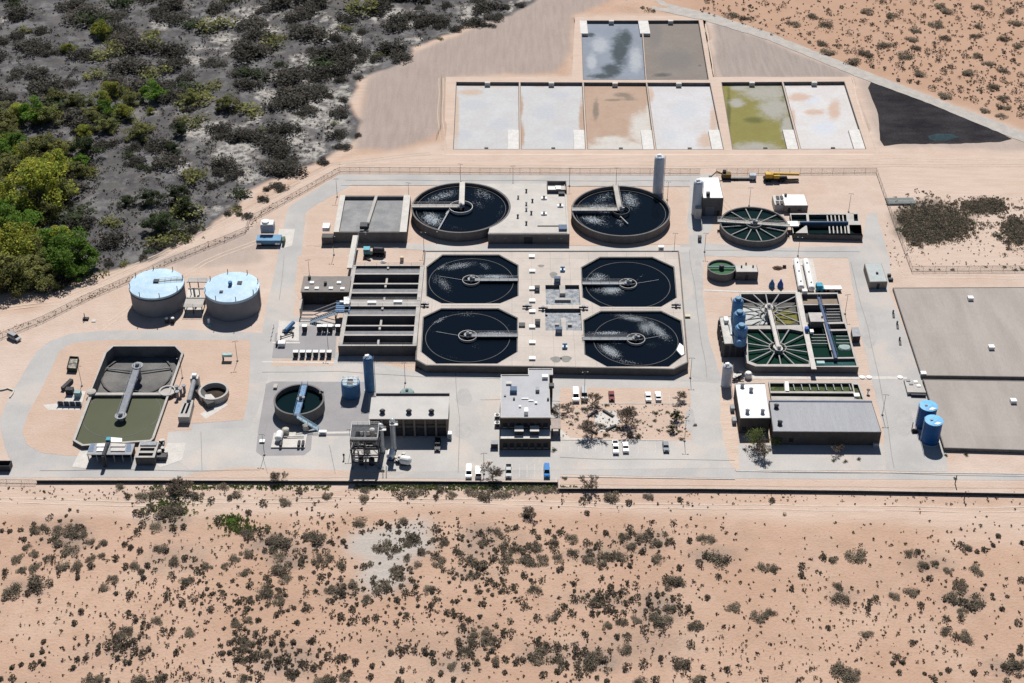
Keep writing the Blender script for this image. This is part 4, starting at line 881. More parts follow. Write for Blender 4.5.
b = MB(); b.hcyl((c.x - 1.2, c.y - 1.4, .9), (c.x + 1.5, c.y + 3.4, 1.5), .7); b.build('motor', BLUEM, t); b = MB(); b.box(c.x - .5, c.y - .4, .07, 3.4, 1.6, .35); b.bar((c.x - 2.4, c.y - 4.5, .6), (c.x + 2, c.y - 2, .6), .2, 8); b.bar((c.x - 2.2, c.y - 4.5, 0), (c.x - 2.2, c.y - 4.5, 1.2), .2, 8); b.bar((c.x + 1.8, c.y - 3, 0), (c.x + 1.8, c.y - 3, 1.6), .25, 8); b.build('base_frame', DARKM, t)
b = MB(); 
for k in range(4): b.bar((c.x - 5.5, c.y - 5 + k * 2.4, 0), (c.x - 5.5, c.y - 5 + k * 2.4, 1.4), .12, 6)
b.build('guard_post', WHITE, t)

# two light-blue roofed storage tanks, left
def roofed_tank(label, px, py, wpx, h, m_wall, m_roof, posts=8, cx_off=0):
    c = G(px, py, h); r = wpx / 2 / S(px, py, h); t = thing('storage_tank', label, 'storage tank', (c.x, c.y, 0), 'light blue roofed storage tanks')
    MB().lathe(c.x, c.y, [(r, 0), (r, h)], 72, cap=False).build('wall', m_wall, t)
    MB().lathe(c.x, c.y, [(r + .12, h - .9), (r + .12, h + .05), (r, h + .08), (r * .5, h + .55), (.3, h + .8)], 72).build('roof', m_roof, t)
    b = MB()
    for k in range(posts): a = 2 * math.pi * k / posts + .3; b.bar((c.x + r * math.cos(a) * .97, c.y + r * math.sin(a) * .97, h), (c.x + r * math.cos(a) * .97, c.y + r * math.sin(a) * .97, h + 1.7), .14, 6)
    b.build('anchor_post', DARKM, t); return t, c, r
TW = mat('tank_wall', (.215, .215, .23), (.18, .18, .195), .15, fine=.06)
t, c, r = roofed_tank('big storage tank with a plain light blue roof, left of the blue pair', 156.5, 283.4, 53.8, 8.2, TW, BLUEL)
MB().lathe(c.x, c.y, [(r + .2, 7.0), (r + .2, 7.5), (r, 7.5)], 72, cap=False).build('roof_band', DARKM, t)
b = MB(); b.box(c.x, c.y, 9, 1.8, 1.8, .5); b.build('roof_hatch', DARKM, t); b = MB(); b.rail((c.x + 1, c.y + .5, 9), (c.x + r - .5, c.y + 3, 8.4), step=2); b.rail((c.x + 1, c.y - .6, 9), (c.x + r - .5, c.y + 1.6, 8.4), step=2); b.obox((c.x + 1, c.y, 9.05), (c.x + r - .5, c.y + 2.3, 8.5), .9, .1); b.build('walkway', GREYM, t)
TA = (c.copy(), r)
t, c, r = roofed_tank('big storage tank with a blue and white roof, right of the blue pair', 231.8, 286.9, 54.4, 8.2, TW, BLUEL)
wm = MB(); k0 = []
for k in range(10): a = -1.35 + k * .13; k0.append(Vector((c.x + math.cos(a) * (r - .1), c.y + math.sin(a) * (r - .1), 8.14)))
for k in range(9): wm.face([Vector((c.x, c.y, 9.04)), (Vector((c.x, c.y, 8.66)) + (k0[k] - Vector((c.x, c.y, 8.14))) * .5), (Vector((c.x, c.y, 8.66)) + (k0[k + 1] - Vector((c.x, c.y, 8.14))) * .5)]); wm.face([(Vector((c.x, c.y, 8.67)) + (k0[k] - Vector((c.x, c.y, 8.14))) * .5), k0[k] + Vector((0, 0, .04)), k0[k + 1] + Vector((0, 0, .04)), (Vector((c.x, c.y, 8.67)) + (k0[k + 1] - Vector((c.x, c.y, 8.14))) * .5)])
wm.build('faded_roof_panel', mat('faded_white_blue', (.66, .72, .76), None, .5, rough=.5), t)
b = MB(); b.bar((c.x - .4, c.y, 8.8), (c.x - .4, c.y, 10.4), .7, 12); b.build('roof_vent', BLUEM, t); b = MB(); b.box(c.x + 2.6, c.y + 1.4, 8.6, 1.6, 2, .5); b.box(c.x - 3, c.y - 4, 8.5, 1.2, 1.2, .5); b.build('roof_hatch', DARKM, t)
b = MB()
for dx in (-.35, .35): b.bar((c.x + dx + r * .97, c.y - 2, 0), (c.x + dx + r * .97, c.y - 2, 9), .08, 4)
b.build('ladder', DARKM, t)
TB = (c.copy(), r)
# pump platform between them
xa = TA[0].x + TA[1] + .6; xb = TB[0].x - TB[1] - .6; ym = (TA[0].y + TB[0].y) / 2
t = thing('pump_platform', 'dark pipework platform between the two light blue roofed storage tanks', 'pump platform', ((xa + xb) / 2, ym, 0))
MB().box((xa + xb) / 2, ym - 3.5, 2.9, xb - xa, 5, .25).build('deck_slab', CONC, t); MB().box((xa + xb) / 2, ym + 7.4, 5.4, xb - xa + 1.4, 3, .3).build('upper_slab', CONC, t)
b = MB()
for x in (xa + .3, (xa + xb) / 2, xb - .3):
    for y in (ym - 5.8, ym - 1.2, ym + 6.2): b.box(x, y, 0, .3, .3, 2.9 if y < ym else 5.4)
b.build('column', DARKM, t)
b = MB(); b.bar((xa, ym + 1.6, 1.6), (xb, ym + 1.6, 1.6), .4, 10); b.bar((xa + 2, ym + 4, 0), (xa + 2, ym + 4, 4.6), .35, 10); b.bar(((xa + xb) / 2, ym - 2, 1), ((xa + xb) / 2, ym + 4, 1), .4, 10); b.bar((xa, ym + 4.4, 3.8), (xb, ym + 4.4, 3.8), .3, 10); b.build('pipe', mat('pale_pipe', (.5, .49, .46), None, 1), t)
b = MB(); b.rail((xa, ym - 6, 3.15), (xb, ym - 6, 3.15)); b.rail((xa, ym + 6.3, 5.7), (xb, ym + 6.3, 5.7)); b.build('handrail', GREYM, t)
for k, (px, lab) in enumerate(((167.2, 'the left one in front of the left storage tank'), (173.2, 'the right one in front of the left storage tank'))):
    c = G(px, 322.5); t = thing('valve_pit', 'small white-capped valve stand, ' + lab, 'valve stand', c, 'capped valve stands'); MB().box(c.x, c.y, 0, 1.3, 1.3, 1.7).build('body', DARKM, t); MB().lathe(c.x, c.y, [(.6, 1.71), (.55, 2), (.1, 2.2)], 12).build('cap', WHITE, t)
c = G(209.3, 324); t = thing('white_hydrant', 'white upright standpipe in front of the right storage tank', 'standpipe', c); MB().bar((c.x, c.y, 0), (c.x, c.y, 2.3), .42, 10).build('body', WHITE, t); MB().box(c.x + .2, c.y - 1, 0, 1.6, 1.4, .5).build('base', mat('teal_grey', (.3, .4, .4)), t)

# blue tank trailer by the fence
q = rect(256, 234.5, 280.5, 240.5, 2.6); t = thing('odour_unit', 'blue flat-topped unit with a tall grey box on it, by the fence bend', 'equipment unit', meanp(q))
MB().prism(q, .9, 2.6).build('blue_deck', mat('mid_blue', (.13, .27, .42), (.1, .22, .35), .6, rough=.5), t)
b = MB(); b.prism(inset(q, .5), 0, .9); b.build('base', DARKM, t)
b = MB()
for px in (259, 277.5): c = G(px, 241, 2); b.box(c.x, q[0].y - .2, 1.0, 1.7, .5, .8)
b.build('lamp_box', WHITE, t)
c = G(267.8, 232.5, 2.6); MB().box(c.x, c.y + 1, 2.61, 4.9, 3.6, 3.4).build('tall_box', mat('blue_grey_box', (.36, .40, .46), None, .6), t)
b = MB(); b.box(c.x, c.y + 1, 6.02, 4.6, 3.4, .5); b.lathe(c.x - .6, c.y + 1, [(1.5, 6.5), (1.4, 7.1), (.6, 7.3)], 16); b.build('cap', ROOFW, t)
MB().box(q[1].x + .8, (q[0].y + q[2].y) / 2, 0, 1, 3, 2.2).build('side_hose_reel', mat('dull_green', (.12, .16, .12)), t)

# ================================================================ SILOS AND VESSELS
def silo(label, px, pybase, wpx, h, m, cone=True, group=None, legs=True, name='silo', white_top=True):
    c = G(px, pybase); r = wpx / 2 / S(px, pybase, h / 2); t = thing(name, label, 'silo', c, group)
    MB().lathe(c.x, c.y, [(r, .2), (r, h), (r * .8, h + r * .28), (r * .25, h + r * .45)], 32).build('shell', m, t, smooth=False)
    MB().lathe(c.x, c.y, [(r + .25, 0), (r + .25, .2)], 32).build('base_ring', CONC, t)
    b = MB(); b.lathe(c.x, c.y + r * .1, [(r * .3, h + r * .4), (r * .3, h + r * .4 + .6)], 12); b.box(c.x - r * .35, c.y, h + r * .35, .6, .8, .7); b.rail((c.x - r * .8, c.y - r * .5, h + .1), (c.x + r * .8, c.y - r * .5, h + .1), step=1); b.build('top_filter', ROOFW if white_top else m, t)
    b = MB()
    for dx in (-.25, .25): b.bar((c.x + r + .25, c.y + dx, 0), (c.x + r + .25, c.y + dx, h + .8), .07, 4)
    for k in range(int(h / .8)): b.bar((c.x + r + .25, c.y - .25, k * .8), (c.x + r + .25, c.y + .25, k * .8), .05, 4)
    b.build('ladder', GREYM, t); return t
silo('tall blue grey silo standing behind the right-hand big round clarifier', 657.6, 192.5, 10.6, 15.5, SILOB)
t = silo('tall blue grey silo beside the tall white-roofed building', 696, 214, 9.6, 14, SILOB); c = wloc(t)
b = MB(); b.box(c.x + .3, c.y - 3, 0, 2.4, 2.2, 4.6); b.build('feeder_hopper', PADC, t)
t = silo('tall deep blue silo behind the grey-roofed pump house', 370, 390.5, 10.2, 13, BLUEM)
silo('pale cylindrical silo with a white dome top at the corner of the lined digesters', 725.8, 385.5, 10, 7.8, mat('pale_blue_silo', (.44, .46, .52), (.38, .40, .46), .5, rough=.45))
BT = mat('shaded_blue_tank', (.012, .085, .26), (.01, .07, .22), .6, rough=.4); BTT = mat('bright_blue_top', (.16, .42, .66), (.13, .36, .60), .6, rough=.5)  # shell blue darkened so its backlit shade sits in the colour
for px, py, lab in ((928.6, 405.6, 'bright blue cylindrical tank by the reservoir edge, the farther of the two'), (934, 420.2, 'bright blue cylindrical tank by the reservoir edge, the nearer of the two')):
    h = 8.2; c = G(px, py, h); r = 17.8 / 2 / S(px, py, h); t = thing('blue_tank', lab, 'tank', (c.x, c.y, 0), 'pair of bright blue tanks')
    MB().lathe(c.x, c.y, [(r, .15), (r, h)], 40, cap=False).build('shell', BT, t); MB().lathe(c.x, c.y, [(r + .1, h - .2), (r + .1, h), (r * .3, h + .35)], 40).build('top', BTT, t)
    MB().lathe(c.x, c.y, [(r + .35, 0), (r + .35, .15)], 40).build('base_slab', PADC, t)
    w_ = MB(); w_.face([(c.x + r * .25, c.y - r * .4, h + .29), (c.x + r * .75, c.y - r * .55, h + .19), (c.x + r * .3, c.y - r * .85, h + .14), (c.x - r * .2, c.y - r * .8, h + .2)]); w_.build('white_patch', WHITE, t)
    b = MB(); b.box(c.x - r * .3, c.y - .3, h + .25, .8, .6, .3); b.build('hatch', GREYM, t)
    b = MB()
    for dx in (-.3, .3): b.bar((c.x - r - .2, c.y + dx, 0), (c.x - r - .2, c.y + dx, h + 1), .07, 4)
    for k in range(10): b.bar((c.x - r - .2, c.y - .3, k * .85), (c.x - r - .2, c.y + .3, k * .85), .05, 4)
    b.build('ladder', BLUEL, t)
c = G(914.5, 432); t = thing('pump_skid', 'small dark pump with pipes at the left foot of the blue tank pair', 'pump', c); b = MB(); b.box(c.x, c.y, 0, 2, 1.4, .3); b.hcyl((c.x - .8, c.y, .8), (c.x + .9, c.y, .8), .45); b.build('motor', DARKM, t); MB().bar((c.x - .6, c.y + 1.2, 0), (c.x - .6, c.y + 1.2, 3), .15, 8).build('pipe', GREYM, t)
# squat blue tank with top rails
c = G(350.3, 381.6, 5.4); r = 18.8 / 2 / S(350, 382, 5.4); t = thing('chemical_tank', 'squat dark blue tank with white rails on top, left of the tall blue silo', 'tank', (c.x, c.y, 0))
MB().lathe(c.x, c.y, [(r, 0), (r, 5.2), (r * .9, 5.4)], 40).build('shell', BLUEM, t); MB().lathe(c.x, c.y, [(r * .88, 5.41), (r * .3, 5.7)], 40).build('top', mat('pale_blue_top', (.42, .52, .58)), t)
b = MB()
for dy in (-1.6, 0, 1.6): b.rail((c.x - r * .8, c.y + dy, 5.5), (c.x + r * .8, c.y + dy, 5.5), step=1.4, r=.09)
b.build('top_rail', WHITE, t); MB().box(c.x, c.y - .5, 5.5, 1.6, 1, .9).build('mixer', DARKM, t)
# round thickener with a blue walkway
t, c, r = round_tank('round open thickener with a blue walkway and stair on the dark asphalt pad', 299, 399.0, 50, 4.4, 2.6, None, 'thickener_tank', blobs=[], wm=water_mat('thickener_water', (.004, .012, .014)))
bw = bridge(t, (c.x + 1.0, c.y + r + .3, 4.35), (c.x + .2, c.y - r - .3, 4.35), 1.9, mat('walkway_blue', (.10, .19, .33), (.20, .30, .42), 1.2, fine=.3)); centre_drive(t, Vector((c.x + .6, c.y, 0)), 4.4, .9, CONCD)
b = MB(); a0 = Vector((c.x + .4, c.y - r - 1, 4.3)); a1 = Vector((c.x + 7.0, c.y - r - 2.6, .3)); b.obox(a0, a1, 1.1, .2); b.rail(a0 + Vector((0, .5, 0)), a1 + Vector((0, .5, 0)), step=1.6, r=.07); b.rail(a0 - Vector((0, .5, 0)), a1 - Vector((0, .5, 0)), step=1.6, r=.07); b.build('stair', BLUEL, t)
b = MB(); b.box(c.x + r * .85, c.y + r * .45, 3.9, 1.4, 1.2, .5); b.build('scum_box', DARKM, t)
# pump skid in front of it
c = G(287, 443.5); t = thing('pump_station', 'concrete slab with a white vessel and black pumps in front of the round thickener', 'pump station', c)
q = [G(271, 448.5), G(305, 448.5), G(308, 433), G(274, 434)]; MB().prism(q, .06, .5).build('slab', PADC, t)
b = MB(); a = G(279, 441); b.hcyl((a.x, a.y - 1.6, 1.6), (a.x + .3, a.y + 2.4, 1.9), 1.15); b.build('white_vessel', WHITE, t)
b = MB(); 
for px in (281, 299, 303): a = G(px, 447); b.hcyl((a.x, a.y - 1.0, 1), (a.x, a.y + 1.9, 1), .45)
b.build('black_pump', DARKM, t); b = MB(); a = G(286, 434.5); b.lathe(a.x, a.y, [(1.1, .5), (1.1, 2.2), (.7, 2.5)], 18); a = G(306, 431); b.lathe(a.x, a.y, [(.9, .5), (.9, 2.4), (.5, 2.6)], 18); b.build('pressure_pot', mat('cream_metal', (.45, .43, .38), None, 1), t)
b = MB(); a, e = G(284, 439), G(304, 438.5); b.bar((a.x, a.y, .9), (e.x, e.y, .9), .16, 8); b.build('pipe', PADC, t)
cabinet(262.3, 442, 0, 1.5, 1.2, .5, WHITE, 'small white box on the left edge of the dark pad by the round thickener'); cabinet(275.6, 387.5, 0, 1.1, 1.9, .7, mat('cream_metal', (.5, .5, .5)), 'cream box behind the round thickener'); cabinet(323, 434, 0, 2.2, 1.0, 1.1, WHITE, 'pale box right of the round thickener at the foot of its stair')
# small ring tank and screw press, left of the yard
c = G(213.5, 390.5, 2.2); r = 30 / 2 / S(213, 390, 2.2); t = thing('grit_chamber', 'small low round concrete chamber with a dark empty inside, beside the screw conveyor', 'chamber', (c.x, c.y, 0))
MB().lathe(c.x, c.y, [(r, 0), (r, 2.2), (r - .7, 2.2), (r - .7, .2)], 40, cap=False).build('wall', CONC, t); MB().lathe(c.x, c.y, [(r - .68, .2), (r - .7, .21)], 40).build('chamber_floor', mat('dark_mud', (.055, .042, .03), (.03, .024, .02), .8), t)
MB().prism([Vector((c.x - 2, c.y - r + .2, 0)), Vector((c.x + 1.5, c.y - r + .4, 0)), Vector((c.x - .5, c.y - r + 3, 0)), Vector((c.x - 2.4, c.y - r + 2.6, 0))], .2, 2.25).build('inner_ledge', PADC, t)
b = MB(); a = G(197, 391, 0); e = G(211.5, 408, 0); b.obox((a.x, a.y, 2), (e.x, e.y, 2), 2.4, 2); b.build('outlet_flume', CONCD, t)
t = thing('screw_conveyor', 'concrete trough with an inclined screw conveyor right of the left basin', 'conveyor', G(186, 418)); q = [G(177.8, 417, 2.6), G(189.3, 417, 2.6), G(193.5, 400, 2.6), G(183, 400, 2.6)]
hol = [[G(180.3, 413.5, 2.6), G(182.6, 413.5, 2.6), G(186.8, 403, 2.6), G(184.7, 403, 2.6)], [G(184.6, 413.5, 2.6), G(187.0, 413.5, 2.6), G(190.8, 403, 2.6), G(188.6, 403, 2.6)]]
b = MB(); b.sheet(q, hol, 2.6); b.skirt(q, 0, 2.6)
for h_ in hol: b.skirt(h_, .8, 2.6, True)
b.build('trough', CONC, t); MB().sheet(inset(q, .2), [], .8).build('trough_floor', DARKM, t)
b = MB(); a = G(188.8, 401, 2.8); e = G(194.5, 379, 4.2); b.bar(a, e, .75, 12); b.build('screw_tube', GREYM, t); b = MB(); b.box(e.x, e.y + .5, 0, 2.6, 2.2, 4.8); b.build('head_box', PADC, t); MB().box(e.x, e.y + .5, 4.803, 1.4, 1.2, 1).build('drive_motor', WHITE, t)
MB().prism([G(197, 389), G(201, 391), G(213, 407), G(208, 409)], .06, .5).build('low_dark_strip', DARKM, t)  # low flat dark strip running diagonally past the chamber
c = G(225.5, 360); t = thing('sampler_station', 'small teal and white sampler on a post beside the middle yard road', 'sampler', c); b = MB(); b.bar((c.x - .7, c.y, 0), (c.x - .7, c.y, 2.4), .3, 8); b.build('post', DARKM, t); MB().box(c.x + .8, c.y, 1.6, 3.2, 1.2, .9).build('hood', mat('pale_teal', (.35, .5, .5)), t)
# ================================================================ LEFT BASIN (sunken twin basin)
DM = mat('dark_conveyor_metal', (.16, .165, .175), (.11, .115, .125), .8, rough=.5)
WALLD = mat('basin_lining', (.17, .165, .16), (.12, .118, .115), .3)
bo = P(BAS_OUT, 1.3)
t = thing('settling_basin', 'large twin basin, far half dark and nearly empty, near half full of olive green water', 'basin', meanp(bo))
up_ = P(BASIN_UP, 1.3); lo_ = P(BASIN_LO, 1.3)
ub = inset(up_, .4); lb = inset(lo_, .4)
b = MB(); b.sheet(inset(bo, -.35), [ub, lb], 1.3); b.build('coping', CONC, t)
b = MB(); b.skirt(inset(bo, -.35), -.1, 1.298); b.build('wall', CONCD, t)
b = MB(); b.skirt(ub, -3.2, 1.296, True); b.skirt(lb, -1.5, 1.296, True); b.build('lining', WALLD, t)
b = MB().sheet(inset(ub, -.02), [], -3.1).build('mud_floor', mat('basin_mud', (.15, .145, .14), (.085, .083, .082), .12, fine=.25, rough=.6), t)
OLIVE = mat('olive_water', (.088, .094, .058), (.078, .084, .052), .06, rough=.25, fine=.03)
MB().sheet(inset(lb, -.02), [], .45).build('water', OLIVE, t)
def arcline(c, r, a0, a1, z, wd=.3, n=24, sy=1):
    b = MB()
    for k in range(n):
        t0 = a0 + (a1 - a0) * k / n; t1 = a0 + (a1 - a0) * (k + 1) / n
        b.obox((c.x + r * math.cos(t0), c.y + r * sy * math.sin(t0), z), (c.x + r * math.cos(t1), c.y + r * sy * math.sin(t1), z), wd, .15)
    return b
cu = G(137.3, 371, -2); cl = G(121, 415, .6)
arcline(Vector((cu.x, cu.y - 1, 0)), 11.5, .2, 2 * math.pi, -2.6, .5).build('track_ring', CONCD, t); arcline(Vector((cl.x, cl.y + 1, 0)), 12.2, 0, 2 * math.pi, .5, .16, 40).build('scum_ring', WALLD, t)
b = MB()
for a_ in (.25, .28, 2.9, 2.93): b.obox((cu.x, cu.y, -2.3), (cu.x + 11 * math.cos(a_), cu.y + 11 * math.sin(a_) * .9, -2.3), .25, .3)
b.build('scraper_arm', DM, t)
pA = G(137.6, 366, 2.2); pB = G(120.8, 416, 2.2); br = bridge(t, pA, pB, 2.3, mat('mid_grey_metal', (.24, .25, .28), (.19, .2, .225), .8), th=.5)
for p in (pA, pB): b = MB(); b.lathe(p.x, p.y, [(1.9, 2.2), (1.9, 2.5)], 16); b.lathe(p.x, p.y, [(.7, 2.5), (.7, 3.4), (.3, 3.6)], 12); b.bar((p.x, p.y, -3), (p.x, p.y, 2.1), .7, 12); b.build('drive_unit', GREYM, t)
dvx = [G(x, 394, 1.3).x for x in (91, 168)]; dy_ = G(0, 394, 1.3).y
MB().obox((dvx[0], dy_, 1.42), (dvx[1], dy_, 1.42), 1.1, .1).build('divider_wall', CONC, t)
c = G(172, 390.5, 1.4); t2 = thing('pump_group', 'round grey pump chamber on the right shoulder of the twin basin divider', 'pump group', (c.x, c.y, 0))
b = MB(); b.lathe(c.x - 1.5, c.y, [(2.8, 1.0), (2.8, 1.5), (2.2, 1.5), (2.2, 1.0)], 24); b.build('chamber', CONC, t2)
b = MB(); 
for dx, dy in ((1.5, .5), (3, -.8), (2.2, -2.4), (3.8, .9)): b.bar((c.x + dx, c.y + dy, 0), (c.x + dx, c.y + dy, 2.6), .45, 10); b.lathe(c.x + dx, c.y + dy, [(.7, 2.6), (.7, 2.9)], 12)
b.build('pipe', GREYM, t2)
c = G(91.5, 392.6, 1.5); b = MB().lathe(c.x, c.y, [(1.5, 1.35), (1.5, 2.0), (.8, 2.2)], 20); o = b.build('round_cover', CONC); tag(o, 'small round cover on the left shoulder of the twin basin divider', 'cover')
# pump house at the near edge of the basin
q = rect(86.5, 443.5, 131.5, 454.5, 3.6); t = thing('filter_house', 'open-sided equipment shelter with pale roof panels at the near edge of the twin basin', 'shelter', meanp(q))
b = MB(); b.prism(q, 3.4, 3.6, True); b.build('roof', GREYM, t)
b = MB(); b.prism([q[0] + Vector((.3, 3, 0)), q[1] + Vector((-.3, 3, 0)), q[2] + Vector((-.3, 0, 0)), q[3] + Vector((.3, 0, 0))], 0, 3.38); b.build('wall', DARKM, t)
b = MB()
for k in range(6): x = q[0].x + .3 + k * (q[1].x - q[0].x - .6) / 5; b.box(x, q[0].y + .2, 0, .25, .25, 3.38)
b.build('column', GREYM, t)
for (x0, x1) in ((96.5, 105.5), (110.5, 125)):
    for (y0, y1) in ((444.2, 447), (448.2, 451.5)): MB().prism(rect(x0, y0, x1, y1, 3.65), 3.62, 3.9).build('roof_panel', WHITE if x1 < 110 else PADC, t)
b = MB(); a = G(108, 444, 3.7); b.box(a.x, a.y, 3.62, 1.2, 3, .8); b.bar((a.x, a.y - 1, 4.2), (a.x, a.y - 6.5, 4.2), .6, 12); b.bar((a.x, a.y - 6.5, 4.4), (a.x, a.y - 6.5, .2), .5, 12); b.build('air_duct', DARKM, t)
MB().box(a.x, a.y + 1.2, 4.43, 1.3, 1.5, .5).build('duct_fan', TEAL, t); MB().prism([G(109, 442, 3.6), G(122, 442, 3.6), G(122, 438, 3.6), G(109, 437, 3.6)], 3.3, 3.6).build('white_lid', ROOFW, t)
b = MB(); b.prism([G(88, 451.5, 3.64), G(93, 451.5, 3.64), G(95, 444, 3.64), G(91, 444, 3.64)], 3.61, 3.66); b.prism([G(126, 451.5, 3.64), G(131, 451.5, 3.64), G(131, 444, 3.64), G(127, 444, 3.64)], 3.61, 3.66); b.build('roof_glazing', mat('blue_glazing', (.16, .21, .30), None, 1, rough=.3), t)
q = rect(135, 442, 154.5, 457.5, 3.2); t = thing('inlet_box', 'grey concrete inlet box with two open slots, right of the pale-panelled equipment shelter', 'inlet box', meanp(q))
x0, x1 = q[0].x, q[1].x; y0, y1 = q[0].y, q[2].y
hs = [[Vector((x0 + .8, y0 + a, 0)), Vector((x1 - .8, y0 + a, 0)), Vector((x1 - .8, y0 + b_, 0)), Vector((x0 + .8, y0 + b_, 0))] for a, b_ in ((.8, 2.2), (3.2, 4.6))]
b = MB(); b.sheet(q, hs, 3.2); b.build('coping', CONC, t); b = MB(); b.skirt(q, 0, 3.199); [b.skirt(h_, 1.8, 3.199, True) for h_ in hs]; b.build('wall', CONCD, t)
MB().sheet(inset(q, .2), [], 1.8).build('box_water', mat('yellowish_water', (.25, .24, .15)), t); c = (q[2] + q[3]) / 2; MB().box(c.x, c.y - 1.1, 3.203, x1 - x0 - 1, 1.8, .4).build('cover_plate', GREYM, t)
def pipecluster(px0, px1, py0, py1, lab, seed, h=2.6, n=9, name='pump_cluster', cat='pumps'):
    rnd = random.Random(seed); c = G((px0 + px1) / 2, py1); t = thing(name, lab, cat, c)
    b1 = MB(); b2 = MB(); b3 = MB()
    for k in range(n):
        p = G(rnd.uniform(px0, px1), rnd.uniform(py0, py1)); hh = h * rnd.uniform(.5, 1)
        (b1 if k % 2 else b2).bar(p, (p.x, p.y, hh), rnd.uniform(.2, .45), 10)
        b3.lathe(p.x, p.y, [(.6, hh), (.6, hh + .15)], 10)
        p2 = G(rnd.uniform(px0, px1), rnd.uniform(py0, py1)); b2.bar((p.x, p.y, hh * .6), (p2.x, p.y, hh * .6), .2, 8); b1.bar((p.x, p.y, hh * .4), (p.x, p2.y, hh * .4), .2, 8)
    b1.build('pipe', GREYM, t); b2.build('pump', DARKM, t); b3.build('handwheel', PADC, t); return t
pipecluster(158, 167, 441, 458, 'cluster of grey pipes and valves right of the concrete inlet box', 5)
c = G(162.5, 459); MB().box(c.x, c.y, 0, 3, 2, 1.6).build('control_box', CONCD).name
o = bpy.data.objects['control_box']; tag(o, 'dark concrete box in front of the pipe cluster by the inlet box', 'box')
# bin, transformer yard, vehicles at the far left
t = thing('waste_bin', 'open dark metal waste bin with pale contents on the sand left of the twin basin', 'waste bin', G(72, 370)); a, b_, c_, d_ = [G(x, y, 1.7) for x, y in ((66.5, 368), (76.2, 368.5), (78.6, 356.5), (69.6, 356))]
q = [a, b_, c_, d_]; b = MB(); b.ringwall(q, .18, 0, 1.7, .1); b.build('casing', mat('dark_green_metal', (.05, .06, .05), None, 1), t); MB().sheet(inset(q, .17), [], 1.1).build('load', mat('bin_load', (.42, .38, .33), (.08, .08, .07), .7, fine=.3), t)
t = thing('transformer_yard', 'teal transformer and dark switchgear on a white slab left of the twin basin', 'transformer', G(72, 402)); MB().prism([G(64, 404), G(82, 405), G(86, 392), G(68, 391)], .06, .3).build('slab', PADC, t)
c = G(78.5, 397); MB().box(c.x, c.y, .3, 2, 1.8, 2).build('transformer', mat('teal_grey', (.3, .4, .4)), t); c = G(70.5, 394); MB().box(c.x, c.y, .3, 2.4, 1.8, 2).build('switchgear', DARKM, t); c = G(66.5, 386.5); MB().obox((c.x - .6, c.y - 2.4, 1.4), (c.x + 1.3, c.y + 2.4, 1.4), 1.2, 1.2).build('cable_drum', DARKM, t)
b = MB(); a, e = G(58.5, 405.5), G(82, 406); b.obox((a.x, a.y, 1.7), (e.x, e.y, 1.7), .25, 1.7); b.build('screen_wall', mat('dark_blue_grey', (.07, .09, .12), None, 1), t); b = MB()
for k in range(5): p = Vector((a.x, a.y, 0)).lerp(Vector((e.x, e.y, 0)), k / 4); b.box(p.x, p.y - .3, 0, .25, .25, 2)
b.build('screen_post', WHITE, t)
t = thing('skip_container', 'dark open container cut by the left edge of the picture, by the perimeter road', 'container', G(4, 470)); q = rect(-6, 460.5, 9.3, 466, 2.2); b = MB(); b.ringwall(q, .15, 0, 2.2, .2); b.build('casing', DARKM, t); MB().sheet(inset(q, .14), [], .8).build('bin_bottom', DARKM, t)
b = MB(); a = G(-20, 391); pts = [G(x, y) for x, y in ((-20, 391), (2, 390.5), (8, 389), (14, 391), (13, 394), (10, 398))]
for p, q_ in zip(pts[:-1], pts[1:]): b.obox((p.x, p.y, .5), (q_.x, q_.y, .5), .4, .5)
tag(b.build('low_wall', PADC), 'low curved pale wall at the left edge of the picture', 'low wall')
t = thing('marker_frame', 'small dark frame stand on the dirt by the boundary fence, left of the storage tanks', 'stand', G(86, 319.5)); c = wloc(t); MB().box(c.x, c.y, 0, 2, 1.2, .7).build('base', DARKM, t); MB().bar((c.x - .3, c.y, .7), (c.x - .3, c.y, 2.6), .15, 6).build('post', DARKM, t); MB().box(c.x + 3, c.y - 1, 0, 1.4, 1.4, .25).build('slab', PADC, t)

